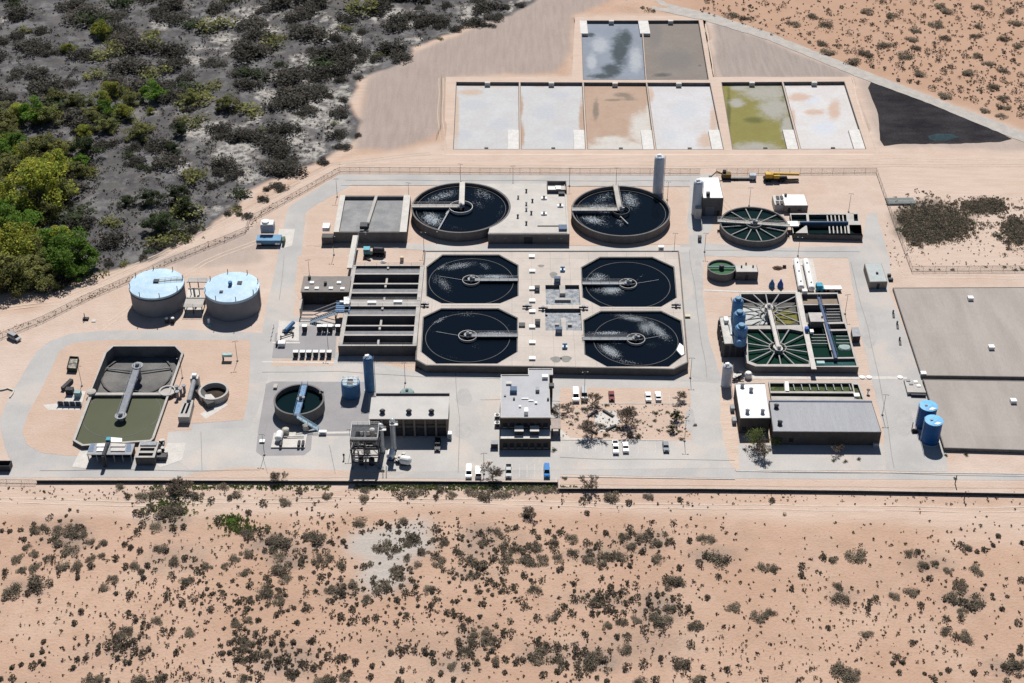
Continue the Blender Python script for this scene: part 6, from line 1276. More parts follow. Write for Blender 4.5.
MB().sheet(inset(hl[2], -.02), [], 1.2).build('basin_floor', mat('brown_floor', (.24, .19, .15)), t); MB().sheet(inset(hl[3], -.02), [], .3).build('basin_floor', DARKM, t); foam_sheet(inset(hl[4], -.02), 1, [], 'water', GW, t, 50); foam_sheet(inset(hl[5], -.02), 1.4, [(850, 347, 8, 4, 0, 0)], 'water', DG, t, 50); foam_sheet(inset(hl[6], -.02), 1.4, [], 'water', DG, t, 50); foam_sheet(inset(hl[7], -.02), 1.7, [(838, 364, 16, 3, 0, .5)], 'water', water_mat('teal_water', (.03, .08, .08), (.4, .45, .45)), t, 3)
for (cx, cy, cell, zz_) in ((768.8, 309, ucell, 2.5), (777.5, 347.6, lcell, 2.5)):
    c = G(cx, cy, zz_); pl_ = [tuple(v.xy) for v in P(cell, h)]
    def rf(a, c=c, pl_=pl_):
        r_ = 3
        while r_ < 20 and inpoly(c.x + r_ * math.cos(a), c.y + r_ * math.sin(a), pl_): r_ += .25
        return r_
    spokes(t, c, 10, zz_, 14, .2, 2.4, .4, rf); MB().lathe(c.x, c.y, [(3.0, 2.1), (3.0, 2.7), (2.7, 2.7), (2.7, 2.1)], 28, cap=False).build('centre_ring', ARM, t); MB().lathe(c.x, c.y, [(1.5, .2), (1.5, 2.9)], 18).build('centre_column', PADC, t)
a, e = G(768.8, 307, 3.4), G(778.8, 349, 3.4); bridge(t, a, e, 1.5, PADC); b = MB(); b.lathe(e.x, e.y, [(1.4, 3.4), (1.4, 3.7), (.6, 3.7), (.6, 4.6), (.3, 4.8)], 16); b.build('drive_unit', PADC, t); b = MB(); b.lathe(a.x, a.y, [(1.4, 3.4), (1.4, 3.7), (.6, 3.7), (.6, 4.6), (.3, 4.8)], 16); b.build('drive_unit', PADC, t)
a, e = G(797.5, 292, 3.0), G(814, 369, 3.0); MB().obox((a.x, a.y, 3), (e.x, e.y, 3), 1.7, .3).build('main_walkway', PADC, t)
BST = mat('blue_steel', (.04, .075, .17), (.03, .06, .13), 1, rough=.45)
a, e = G(818.5, 297, 3.2), G(836, 358, 3.2); bb = bridge(t, a, e, 1.1, BST, 'blue_walkway')
b = MB(); a, e = G(824, 322, 3.0), G(831, 350, 3.0); MB().obox((a.x, a.y, 3), (e.x, e.y, 3), .7, .3).build('channel_wall', CONC, t)
q = rect(811, 313.2, 823.8, 321.8, 5); MB().prism(q, 2.603, 5).build('machine_room', mat('tan_wall', (.12, .11, .11)), t); MB().prism(inset(q, -.15), 5.002, 5.2).build('machine_room_roof', mat('tan_roof_pale', (.45, .42, .40)), t); c = G(822, 317.5, 5.2); MB().box(c.x, c.y, 5.2, .5, .5, .5).build('roof_vent', DARKM, t)
for k in range(5): y = 309 + k * 2.8; a, e = G(826.5, y, 2.4), G(840.3, y - .2, 2.4); MB().obox(a, e, .3, .4).build('launder', ARM, t)
for k in range(4): y = 334.5 + k * 3; a, e = G(811.5, y, 2.4), G(829.5, y, 2.4); MB().obox(a, e, .3, .4).build('launder', ARM, t)
for k in range(3): y = 336 + k * 3.4; a, e = G(836, y, 2.4), G(850.5, y, 2.4); MB().obox(a, e, .3, .4).build('launder', ARM, t)
c = G(844, 351); MB().lathe(c.x - 0, c.y, [(2.2, 1.45), (1.8, 1.9), (.5, 2.1)], 12).build('floating_cover', mat('pale_teal_cover', (.3, .38, .37), (.24, .32, .31), .6), t)
c = G(804.5, 293, 2.6); MB().box(c.x, c.y, 2.603, 1.8, 1.5, 1.3).build('gate_box', ROOFW, t); c = G(806.5, 331, 3); MB().box(c.x, c.y, 3, 1.2, 1.5, 1.4).build('gate_box', mat('bright_blue', (.06, .13, .4)), t); c = G(811.5, 332.5, 3); MB().box(c.x, c.y, 3, 1.2, 1.6, .8).build('gate_box', WHITE, t)
c = G(820.5, 363, 2.7); MB().box(c.x, c.y, 2.61, 2.6, 1.4, .5).build('gate_box', mat('pale_teal', (.3, .4, .4)), t)
q = [G(852, 342.8, 0), G(859.5, 342.5, 0), G(857.5, 334, 0), G(850.5, 334, 0)]; t = thing('side_unit', 'grey metal unit standing against the right side of the digester block', 'equipment unit', meanp(q)); MB().prism(q, 0, 2.6).build('casing', DARKM, t); MB().prism(inset(q, -.1), 2.603, 2.75).build('lid', GREYM, t)
# machinery building with stacked blue vessel
q = [G(724.5, 344, 5.5), G(747.3, 343.5, 5.5), G(744, 315.5, 5.5), G(719.3, 317, 5.5)]
t = building('machine_hall', 'machine hall with a pale flat top and dark panelled front, left of the digester block', q, 5.4, CONCD, mat('hall_roof', (.52, .50, .47), (.42, .41, .39), .5), par=.25)
for k in range(4): opening(t, q[0].x + 1.0 + k * 1.9, q[0].y, .4, 1.3, 4.2, 'louvre', DARKM)
b = MB(); a, e = q[3], q[0]; [b.box(a.x - .3 + (e.x - a.x) * f, a.y + (e.y - a.y) * f, 0, .5, .5, 5.3) for f in (.1, .3, .5, .7, .9)]; b.build('buttress', CONCW, t)
t = thing('blue_scrubber', 'long blue scrubber of stacked rounded vessels on top of the machine hall', 'scrubber', G(738, 340, 5.4))
BSC = mat('scrubber_blue', (.10, .22, .40), (.08, .18, .34), .6, rough=.4)
for k, (px, py, r_, z0, z1) in enumerate(((739.8, 343.5, 2.15, 5.6, 12.6), (737.8, 332, 2.1, 5.6, 13.4), (736, 321, 1.9, 5.6, 14.4))):
    c = G(px, py, 5.6); MB().lathe(c.x, c.y, [(r_, z0), (r_, z1 - .6), (r_ * .8, z1), (r_ * .3, z1 + .3)], 26).build('vessel', BSC, t)
    MB().lathe(c.x, c.y, [(r_ * .55, z1 + .31), (r_ * .5, z1 + .9)], 14).build('vessel_cap', mat('cap_blue', (.2, .33, .45)), t)
    b = MB(); b.lathe(c.x, c.y, [(r_ + .05, z0 + 3.5), (r_ + .05, z0 + 3.7)], 26, cap=False); b.rail((c.x - r_ - .3, c.y - .5, z1 - 1), (c.x - r_ - .3, c.y + 1.5, z1 - 1), step=1); b.build('band', DARKM, t)
b = MB(); a, e = G(739.5, 343, 9), G(735.6, 318, 9); b.bar(a, e, .8, 12); b.build('duct', BSC, t)
b = MB(); c = G(730.5, 330, 5.5); b.bar((c.x, c.y - 3, 5.6), (c.x, c.y + 4, 7), .4, 10); b.box(c.x - 1, c.y + 5, 5.6, 1.4, 2.4, 1.2); b.build('fan_unit', ROOFW, t)
c = G(748, 377.5); t = thing('chemical_dome', 'small white domed tank on the ground between the pale silo and the white-roofed building', 'tank', c); MB().lathe(c.x, c.y, [(1.2, 0), (1.2, 1.6), (.9, 2.1), (.3, 2.3)], 20).build('shell', WHITE, t); MB().box(c.x, c.y, 0, 3, 3, .12).build('slab', CONC, t)
pipecluster(733, 744, 374, 381, 'dark blue pumps and pipes at the front foot of the machine hall', 12, 1.8, 8)
bpy.data.objects['pump_cluster'].name = 'pump_cluster'
# teal truck and white trailer
c = G(822, 290.8); t = thing('truck_tractor', 'bright blue truck cab facing left behind the digester block', 'truck', c); b = MB(); b.box(c.x - 1.2, c.y, .7, 2.2, 2.3, 2.1); b.box(c.x + 1.3, c.y, .7, 2.8, 1.6, .6); b.build('cab', TEAL if False else mat('truck_blue', (.03, .28, .42), None, 1, rough=.35), t)
b = MB(); b.box(c.x - 2.33, c.y, 1.7, .06, 1.9, .8); b.build('windscreen', GLASS, t)
for x in (-1.2, .8, 2.0):
    for s_ in (-1, 1): MB().bar((c.x + x, c.y + s_ * 1.15, .5), (c.x + x, c.y + s_ * .85, .5), .5, 14).build('wheel', BLACK, t)
c = G(832.3, 290.5); t = thing('flat_trailer', 'white flat trailer behind the bright blue truck cab', 'trailer', c); MB().box(c.x, c.y, .9, 6.2, 2.2, .5).build('bed', ROOFW, t)
for x in (1.2, 2.3):
    for s_ in (-1, 1): MB().bar((c.x + x, c.y + s_ * 1.1, .45), (c.x + x, c.y + s_ * .85, .45), .45, 14).build('wheel', BLACK, t)
# front-right buildings
q = [G(740.3, 418.3, 6), G(770.3, 418.0, 6), G(765.4, 383.3, 6), G(735, 383.6, 6)]
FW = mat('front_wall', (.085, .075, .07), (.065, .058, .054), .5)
t = building('filter_building', 'building with a bright white roof and four small vents, behind the pale green tree', q, 5.8, FW, mat('bright_roof', (.82, .81, .79), (.76, .75, .73), .3, rough=.6), par=.3)
for px, py in ((742.2, 386.5), (751, 391), (747.3, 412.5), (762.5, 412.5)): c = G(px, py, 6); v = MB(); v.lathe(c.x, c.y, [(.6, 5.9), (.6, 7), (.75, 7), (.3, 7.4)], 14); v.build('roof_vent', GREYM, t)
for k in range(3): opening(t, q[0].x + 1.5 + k * 2.6, q[0].y, 1.2, 1.2, 1.4)
b = MB(); [b.box(q[3].x + (q[0].x - q[3].x) * f - 1, q[3].y + (q[0].y - q[3].y) * f, 0, 1.3, 2.0, 1.6) for f in (.35, .7)]; b.build('condenser', GREYM, t)
q = [G(772.9, 430.8, 5.6), G(881.6, 431.4, 5.6), G(871.9, 401.4, 5.6), G(768.9, 401, 5.6)]
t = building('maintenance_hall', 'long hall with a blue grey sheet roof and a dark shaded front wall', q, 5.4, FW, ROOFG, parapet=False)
MB().obox((q[3].x, q[3].y, 5.75), (q[2].x, q[2].y, 5.75), .5, .3).build('ridge_cap', mat('steel_blue_grey', (.2, .23, .3)), t); MB().obox((q[0].x, q[0].y, 5.6), (q[1].x, q[1].y, 5.6), .35, .3).build('gutter', GREYM, t)
for px, py in ((776.3, 407.3), (779.8, 423.8)): c = G(px, py, 5.6); v = MB(); v.lathe(c.x, c.y, [(.7, 5.5), (.7, 6.5), (.85, 6.5), (.3, 6.9)], 14); v.build('roof_vent', DARKM, t)
for k in range(9):
    x = q[0].x + 2.5 + k * (q[1].x - q[0].x - 5) / 8
    if k in (2, 5): opening(t, x, q[0].y, .05, 2.8, 3.2, 'roller_door', mat('roller_dark', (.07, .07, .075)))
    else: opening(t, x, q[0].y, 1.2, 1.4, 1.5)
c = G(877.5, 443); b = MB(); b.box(c.x - 1, q[0].y - .8, 0, 1.6, 1, 1.5); b.build('condenser', GREYM, t)
h = 1.2; q = [G(771.5, 400, h), G(866, 400.5, h), G(858.5, 381.5, h), G(768.5, 381.5, h)]
hs = [P([(770.5, 391), (784.6, 391), (784, 383.2), (770, 383.2)], h), P([(789, 391.2), (853.5, 391.5), (851.4, 383.2), (788, 383.2)], h), P([(771, 396.2), (854.5, 397), (853.4, 393.3), (770.5, 393)], h), P([(856.4, 399), (863, 399.4), (857.8, 384.5), (853.2, 384.3)], h)]
t = channelblock('contact_channel', 'low open channels edged in green growth behind the blue grey sheet roof', q, h, hs[:], .25, mat('channel_weed', (.075, .10, .035), (.03, .045, .02), .6, fine=.5))
b = MB(); [MB().box((G(x, 387, h)).x, G(x, 387, h).y, .3, .25, 3.2, .95).build('baffle_post', GREYM, t) for x in range(794, 852, 8)]
c = G(856.5, 396, h); MB().box(c.x, c.y, h, 1.8, 1.8, .6).build('gate_box', WHITE, t); a, e = G(786.5, 382, h), G(787.3, 391.5, h); MB().obox((a.x, a.y, 1.5), (e.x, e.y, 1.5), 1.2, .25).build('cross_walkway', ROOFW, t)
c = G(867.8, 393.5); t = thing('gate_gear', 'small dark gate wheel at the right end of the weedy channels', 'gate gear', c); MB().bar(c, (c.x, c.y, 1.4), .15, 8).build('stem', DARKM, t); MB().lathe(c.x, c.y, [(.6, 1.4), (.6, 1.55)], 14).build('handwheel', DARKM, t)
# reservoirs
RS = mat('reservoir_slab', (.345, .31, .285), (.285, .255, .235), .09, fine=.07, stretch=(1.6, .3, 1), third=(.31, .28, .26), joints=(8, 8, .08), mort=.95)
for poly, lab, z in (([(893.2, 288), (1120, 287), (1150, 378.6), (921.5, 375.4)], 'wide flat concrete reservoir roof, the farther of the two on the right', 1.0), ([(923.2, 379.4), (1150, 383), (1190, 455), (944.2, 447.8)], 'wide flat concrete reservoir roof, the nearer of the two on the right', 1.2)):
    q = P(poly, z); t = thing('covered_reservoir', lab, 'reservoir', meanp(q), 'covered reservoirs'); MB().prism(q, 0, z).build('roof_slab', RS, t); MB().ringb(inset(q, -.12), .3, .05, z + .08).build('edge_wall', CONCW, t)
    if z == 1.0: ll = ((970.2, 299.5), (991, 348.5)); 
    else: ll = ((1013, 402.3),)
    for px, py in ll: c = G(px, py, z); b = MB(); b.box(c.x, c.y, z, 1.9, 1.7, 1.1); b.build('access_hatch', WHITE, t)
struct('drain_strip', MB().sheet(P([(922, 376.3), (1150, 379.8), (1150, 382), (923, 378.7)]), [], .07), mat('green_grey_gravel', (.26, .27, .24)))
q = [G(907.5, 392, 1.2), G(926, 392.5, 1.2), G(921, 379.5, 1.2), G(904, 378.8, 1.2)]; t = thing('valve_platform', 'small concrete platform with hatches at the corner between the two reservoirs', 'platform', meanp(q)); MB().prism(q, 0, 1.2).build('slab', CONC, t)
for px, py in ((908, 380.5), (915.5, 382), (918.5, 386), (911, 384)): c = G(px, py, 1.2); MB().box(c.x, c.y, 1.2, 1.3, 1.1, .25).build('hatch', GREYM if px < 912 else WHITE, t)
a, e = G(911, 393.5, .9), G(926, 394, .9); MB().obox(a, e, 1.2, .8).build('pipe_cover', DARKM, t)
c = G(922.8, 376.5); t = thing('white_box', 'small white box at the corner where the two reservoirs meet', 'box', c); MB().box(c.x, c.y, 0, 1.7, 1.5, 1.6).build('casing', WHITE, t); MB().box(c.x, c.y, 1.603, 1.8, 1.6, .1).build('lid', ROOFW, t)
b = MB()
for k, (px, py) in enumerate(((893, 313), (897, 324), (899.5, 340))):
    c = G(px, py); t = thing('pipe_stub', 'dark pipe stub on the sand left of the far reservoir, %s of three' % ('farthest', 'middle', 'nearest')[k], 'pipe stub', c); MB().bar(c, (c.x, c.y, 1.2), .3, 8).build('riser', DARKM, t); MB().obox((c.x - .4, c.y - 3.2, .3), (c.x, c.y - .4, .3), .8, .3).build('pipe_run', CONCD, t)
for k, px in enumerate((862, 869, 900)):
    c = G(px, 377.6); tag(MB().lathe(c.x, c.y, [(.9, .06), (.9, .3), (.5, .35)], 16).build('manhole_cover', ROOFW), 'white round manhole cover on the pale footpath, %s of three' % ('leftmost', 'middle', 'rightmost')[k], 'manhole')

# ================================================================ YARD MACHINES
t = thing('crane_truck', 'yellow truck crane with its boom lowered to the right, by the north fence', 'crane', G(775, 181)); c = wloc(t)
b = MB(); b.box(c.x, c.y, .9, 9.5, 2.5, .7); b.build('chassis', BLACK, t); b = MB(); b.box(c.x - 2.6, c.y + .2, 1.6, 3, 2.2, 1.9); b.box(c.x + .3, c.y, 1.6, 2.4, 2.2, 1.4); b.build('cab', YELL, t)
b = MB(); b.obox((c.x - 2, c.y + .3, 3.6), (c.x + 9.5, c.y + .9, 3.0), .8, .8); b.build('boom', YELL, t); b = MB(); b.obox((c.x + 4, c.y - .5, 1.0), (c.x + 9.3, c.y - .5, 1.0), 1.6, .4); b.build('outrigger_beam', mat('ochre', (.25, .2, .14)), t)
for x in (-3.6, -2.2, 1.4, 3): 
    for s_ in (-1, 1): MB().bar((c.x + x, c.y + s_ * 1.25, .55), (c.x + x, c.y + s_ * .9, .55), .55, 14).build('wheel', BLACK, t)
t = thing('excavator', 'dark brown excavator parked by the north fence, left of the yellow crane', 'excavator', G(722.5, 178.5)); c = wloc(t); b = MB(); b.box(c.x + 1.5, c.y, .9, 3.4, 2.6, 1.5); b.build('house', mat('brown_yellow', (.16, .11, .05)), t); b = MB(); b.box(c.x + 1.5, c.y + 1, 0, 3.8, .7, .9); b.box(c.x + 1.5, c.y - 1, 0, 3.8, .7, .9); b.build('track', BLACK, t); b = MB(); b.obox((c.x + .5, c.y, 2), (c.x - 2.5, c.y, 3.4), .5, .5); b.obox((c.x - 2.5, c.y, 3.4), (c.x - 4.8, c.y, 1), .45, .45); b.build('arm', mat('brown_yellow', (.16, .11, .05)), t); MB().box(c.x - 5, c.y, .2, 1, 1.3, .8).build('bucket', DARKM, t); MB().box(c.x + .6, c.y + .6, 2.4, 1.3, 1.2, 1).build('cab', GLASS, t)
t = thing('pipe_trailer', 'trailer with pale pipes and a white cab between the excavator and the yellow crane', 'trailer', G(743, 179.5)); c = wloc(t); b = MB(); [b.bar((c.x - 5, c.y + dy, .9), (c.x + 2.6, c.y + dy, .9), .22, 8) for dy in (-.5, 0, .5)]; b.build('pipe', mat('pale_pipe', (.5, .49, .46)), t); MB().box(c.x + 3.8, c.y, .5, 2.6, 2, 1.9).build('cab', mat('blue_white', (.4, .46, .52)), t); MB().box(c.x - 1, c.y, .5, 7.5, 1.6, .2).build('bed', DARKM, t)
for x in (-3.5, -2.5, 3, 4.6):
    for s_ in (-1, 1): MB().bar((c.x + x, c.y + s_ * 1.05, .4), (c.x + x, c.y + s_ * .8, .4), .4, 12).build('wheel', BLACK, t)
t = thing('vacuum_truck', 'dark service truck with a teal cab behind the grey sludge basins and the aeration block', 'truck', G(374, 256)); c = wloc(t)
b = MB(); b.hcyl((c.x - .5, c.y + .6, 2.3), (c.x + 4, c.y + .3, 2.3), 1.15); b.build('vessel', DARKM, t); MB().box(c.x - 2.6, c.y + .6, .9, 2.4, 2.5, 2.2).build('cab', mat('truck_teal', (.10, .36, .44), None, 1, rough=.4), t); MB().box(c.x + .4, c.y + .4, .7, 8, 2.4, .4).build('chassis', BLACK, t); b = MB(); b.box(c.x - 2.6, c.y - .67, 2, 1.6, .06, .8); b.build('window', GLASS, t)
for x in (-2.8, 1.4, 3):
    for s_ in (-1, 1): MB().bar((c.x + x, c.y + .4 + s_ * 1.25, .55), (c.x + x, c.y + .4 + s_ * .9, .55), .55, 14).build('wheel', BLACK, t)
b = MB(); b.obox((c.x - 3.5, c.y - 2, .5), (c.x - 1, c.y - 3.4, .5), .5, .4); b.build('hose', DARKM, t)
c = G(402, 261); t = thing('tan_cabinet', 'small yellowish cabinet on the service lane north of the aeration block', 'cabinet', c); MB().box(c.x, c.y, 0, 1.3, 1.2, 1.9).build('casing', mat('tan_yellow', (.62, .5, .38)), t); MB().box(c.x, c.y - .62, .3, .9, .04, 1.3).build('door', CONC, t)
heap(383.5, 262.5, 3.6, 1.1, .8, WHITE, 'small white mound beside the far edge of the aeration block', 3, 'white_mound', 'mound')
c = G(661, 250); cabinet(661, 250, 0, 1.9, 1.4, 1.6, WHITE, 'small white cabinet below the right-hand big round clarifier'); cabinet(699.5, 240.5, 0, 1.2, 1.4, 1.7, DARKM, 'small dark cabinet on the verge below the silo by the tall shed')
c = G(687.6, 317); cabinet(687.6, 317, 0, 1.7, 1.2, .6, mat('pale_yellow', (.6, .55, .4)), 'low yellowish box on the cross road beside the main deck')
for k, (y, n_) in enumerate(((200.5, 8), (203.5, 9))):
    a, e = G(886.5 + k, y, .6), G(914 + k * 2, y - .3, .6); t = thing('pipe_stack', 'stack of long grey pipes on the ground outside the east fence, %s row' % ('far', 'near')[k], 'pipes', a, 'stored pipes')
    for j in range(3): MB().bar(Vector((a.x, a.y + j * .85, .45)), Vector((e.x, e.y + j * .85, .45)), .4, 10).build('pipe', mat('green_grey_pipe', (.36, .38, .36), None, 1), t)
    [MB().box(a.x + (e.x - a.x) * f, a.y + .8, 0, .3, 3, .06).build('bearer', DARKM, t) for f in (.2, .8)]

# ================================================================ LIGHT POLES
LP = [(337.3, 197, 'behind the grey sludge basins at their left corner'), (409, 201, 'between the grey sludge basins and the left big round clarifier'), (309.8, 279, 'beside the brown-roofed blower building'), (334, 255, 'in front of the grey sludge basins'), (460.7, 182, 'behind the left big round clarifier'), (513, 184, 'behind the pump building, left one'), (569.4, 186, 'behind the pump building at its right corner'),
      (616, 186, 'behind the right big round clarifier'), (424, 251, 'at the far left corner of the main deck'), (667.2, 200, 'on the road bend beside the tall silo'), (674, 252, 'at the far right corner of the main deck'), (690.3, 378, 'at the near right corner of the main deck'), (749, 206, 'behind the radial-arm round tank'), (848.5, 212, 'behind the right end of the baffle basin'),
      (797.8, 256, 'between the baffle basin and the long white tanks'), (845, 314, 'on the sand right of the digester block'), (882.3, 415, 'by the right end of the sheet-roofed hall'), (82, 386, 'on the sand between the waste bin and the twin basin'), (264.5, 455, 'at the left edge of the dark pad by the thickener'), (351, 450, 'just left of the process tower'),
      (405.3, 383, 'at the near left corner of the main deck'), (328.5, 352, 'in the middle of the dark equipment pad'), (237.5, 361, 'beside the small teal sampler'), (182.5, 378, 'on the sand right of the twin basin'), (584.5, 392, 'in the far row behind the silver van'), (684.5, 441, 'on the sand at the right end of the garden'), (484, 474, 'by the boundary wall left of the office'), (231, 308, 'behind the right-hand roofed storage tank'), (704.5, 252, 'at the fork of the cross road below the silo')]
lp = thing('light_pole', 'x', 'light pole', (0, 0, 0), 'slim yard light poles')
MB().bar((0, 0, 0), (0, 0, 8.2), .09, 8, .055).build('pole', mat('pole_grey', (.11, .11, .115), None, 1), lp); b = MB(); b.obox((-.7, 0, 8.2), (.7, 0, 8.2), .08, .08); b.build('arm', DARKM, lp)
for s_ in (-1, 1): MB().box(s_ * .8, 0, 8.0, .4, .3, .14).build('lamp_head', GREYM, lp)
MB().lathe(0, 0, [(.35, 0), (.35, .5)], 12).build('footing', CONC, lp)
for k, (px, py, lab) in enumerate(LP):
    if k == 0: lp.location = G(px, py); lp['label'] = 'slim light pole ' + lab
    else: dup(lp, G(px, py), random.Random(k).uniform(-.3, .3), 1, 'slim light pole ' + lab)

# ================================================================ FENCES AND WALLS
def fence_mat():
    m = bpy.data.materials.new('chain_link'); m.use_nodes = True; t = m.node_tree; N = t.nodes; L = t.links; b = N['Principled BSDF']; b.inputs['Base Color'].default_value = (.17, .155, .14, 1); b.inputs['Roughness'].default_value = .6
    g = N.new('ShaderNodeTexCoord'); ad = N.new('ShaderNodeSeparateXYZ'); L.new(g.outputs['Object'], ad.inputs[0])
    def mth(op, a, b_):
        n = N.new('ShaderNodeMath'); n.operation = op
        for i, v in enumerate((a, b_)):
            if isinstance(v, (int, float)): n.inputs[i].default_value = v
            else: L.new(v, n.inputs[i])
        return n.outputs[0]
    s1 = mth('ADD', mth('ADD', ad.outputs[0], ad.outputs[1]), ad.outputs[2]); s2 = mth('SUBTRACT', mth('ADD', ad.outputs[0], ad.outputs[1]), ad.outputs[2])
    w1 = mth('LESS_THAN', mth('FRACT', mth('MULTIPLY', s1, 8), 0), .11); w2 = mth('LESS_THAN', mth('FRACT', mth('MULTIPLY', s2, 8), 0), .11)
    al = mth('MAXIMUM', w1, w2); L.new(al, b.inputs['Alpha']); return m
CL = fence_mat(); FP = mat('fence_metal', (.16, .15, .14), None, 1)
def fence(px, lab, hgt=2.2, step=4, z=0):
    pts = P(px); t = thing('chain_link_fence', lab, 'fence', pts[0]); b = MB(); n_posts = 0; tot = sum((pts[i + 1] - pts[i]).length for i in range(len(pts) - 1)); step = max(step, tot / 88)
    for a, e in zip(pts[:-1], pts[1:]):
        b.face([a, e, e + Vector((0, 0, hgt)), a + Vector((0, 0, hgt))]); n = max(1, int((e - a).length / step))
        for i in range(n): c = a.lerp(e, i / n); MB().bar(c, c + Vector((0, 0, hgt + .15)), .05, 5).build('post', FP, t)
    b.build('mesh_panel', CL, t); r_ = MB(); [r_.bar(a + Vector((0, 0, hgt)), e + Vector((0, 0, hgt)), .05, 5) for a, e in zip(pts[:-1], pts[1:])]; [r_.bar(a + Vector((0, 0, .1)), e + Vector((0, 0, .1)), .05, 5) for a, e in zip(pts[:-1], pts[1:])]; r_.build('rail', FP, t)
fence([(-8, 342), (14, 333), (44, 321), (90, 298), (130, 281), (165, 265), (196, 252)], 'chain link fence running up from the left edge of the picture past the storage tanks')
fence([(196, 252), (225, 241), (246, 232), (250, 221), (262, 215), (300, 194), (340, 171.8)], 'chain link fence climbing past the blue unit to the north west corner')
fence([(340, 171.8), (500, 172.8), (700, 173.6)], 'chain link fence along the north side behind the big round clarifiers'); fence([(716, 173.6), (800, 173.4), (876, 173)], 'chain link fence behind the yellow crane on the north side')
fence([(876, 173), (893, 222), (911.5, 271.5)], 'chain link fence down the east side past the scrub patch'); fence([(911.5, 271.5), (1060, 270.5)], 'chain link fence running right from the corner above the far reservoir')
fence([(735, 489.5), (735.5, 488)] if False else [(441.5, 78), (441, 128), (436, 140)], 'short chain link fence left of the drying beds', 1.6)
BW = mat('block_wall', (.07, .064, .06), (.05, .046, .043), .6); BWT = mat('wall_coping', (.46, .40, .35), None, 1)
def bwall(px, lab, hgt=1.0, n=6):
    pts = P(px); t = thing('boundary_wall', lab, 'wall', pts[0]); b = MB(); c = MB(); 
    for a, e in zip(pts[:-1], pts[1:]): b.obox((a.x, a.y, hgt), (e.x, e.y, hgt), .3, hgt); c.obox((a.x, a.y, hgt + .103), (e.x, e.y, hgt + .103), .38, .1)
    b.build('wall', BW, t); c.build('coping', BWT, t)
bwall([(37, 482.6), (150, 482.6), (256, 483), (400, 483.4), (557.6, 484.4)], 'long dark boundary wall along the near side of the plant, left part', 1.0)
bwall([(558.5, 490.8), (700, 491), (860, 493), (1090, 497)], 'long dark boundary wall along the near side of the plant, right part', 1.0)
fence([(557.8, 484.6), (558.3, 490.6)], 'short cross fence joining the two boundary wall parts', 1.8); fence([(-8, 483), (37, 484)], 'chain link fence at the lower left edge before the wall begins', 1.6)
t = thing('gate_post_pair', 'two dark posts at the boundary wall near the right edge of the picture', 'posts', G(955, 491)) 
for px, py in ((955, 484), (964, 500)): c = G(px, py); MB().bar(c, (c.x, c.y, 3.4), .16, 8).build('post', DARKM, t)
# garden paving, walls, bench
road([(600, 412), (615, 411), (620, 421), (614, 430), (600, 432), (594, 424), (596, 415)], .062, PADC, 'garden_patio')
for k, (p0, p1, lab) in enumerate((((588, 417), (597, 411.5), 'upper left'), ((603, 411), (613, 417), 'upper right'), ((606, 431), (616, 426), 'lower right'), ((585, 428), (597, 434), 'lower left'))):
    a, e = G(*p0), G(*p1); tag(MB().obox((a.x, a.y, .7), (e.x, e.y, .7), .6, .7).build('garden_wall', CONCD), 'low dark garden wall at the %s side of the small patio' % lab, 'garden wall', 'low walls round the patio')
road([(560, 437), (566, 440), (592, 440), (592, 438.5), (570, 438), (562, 430), (560, 430)], .062, PADC, 'garden_path')
# ================================================================ VEGETATION
def leaf_blob(rnd, n, size, clumps, spread, squash=.8, zmin=0.02):
    """leaf-sized faces gathered in clumps; clumps=(x,y,z,r)"""
    b = MB()
    for _ in range(n):
        cx, cy, cz, cr = rnd.choice(clumps)
        while True:
            x, y, z = (rnd.uniform(-1, 1) for _ in range(3)); d = x * x + y * y + z * z
            if .18 < d < 1: break
        p = Vector((cx + x * cr, cy + y * cr, max(zmin, cz + z * cr * squash)))
        a = Vector((rnd.gauss(0, 1), rnd.gauss(0, 1), rnd.gauss(0, .7))).normalized(); c = a.orthogonal().normalized() if rnd.random() < .5 else a.cross(Vector((rnd.gauss(0, 1), rnd.gauss(0, 1), rnd.gauss(0, 1)))).normalized()
        s_ = size * rnd.uniform(.6, 1.35); k = len(b.v)
        b.v += [tuple(p - a * s_ * .5), tuple(p + c * s_ * .35), tuple(p + a * s_ * .5), tuple(p - c * s_ * .35)]; b.f.append([k, k + 1, k + 2, k + 3])
    return b
def twigs(b, rnd, n, r, h, th=.03):
    for _ in range(n):
        a = rnd.uniform(0, 6.28); q = (r * rnd.uniform(.4, .95) * math.cos(a), r * rnd.uniform(.4, .95) * math.sin(a), h * rnd.uniform(.5, 1)); m_ = (q[0] * .4, q[1] * .4, q[2] * .6)
        b.bar((0, 0, 0), m_, th, 4, th * .7, False); b.bar(m_, q, th * .7, 4, th * .3, False)
    return b
FM = {'desert': foliage_mat('desert_scrub_leaves', (.25, .205, .155), (.175, .155, .115)), 'tuft': foliage_mat('small_tuft_leaves', (.25, .185, .14), (.16, .135, .105)),
      'grey': foliage_mat('grey_thicket_leaves', (.10, .09, .078), (.07, .068, .052)), 'green1': foliage_mat('yellow_green_leaves', (.38, .36, .06), (.20, .26, .05)),
      'green2': foliage_mat('bright_green_leaves', (.12, .24, .035), (.16, .24, .045)), 'olive': foliage_mat('olive_leaves', (.16, .175, .075), (.25, .245, .075)), 'dark': foliage_mat('dark_green_leaves', (.045, .065, .028), (.06, .08, .035)),
      'pale': foliage_mat('pale_green_leaves', (.19, .23, .08), (.14, .175, .06))}
BARK = mat('bark', (.15, .125, .10), (.10, .085, .07), 2)
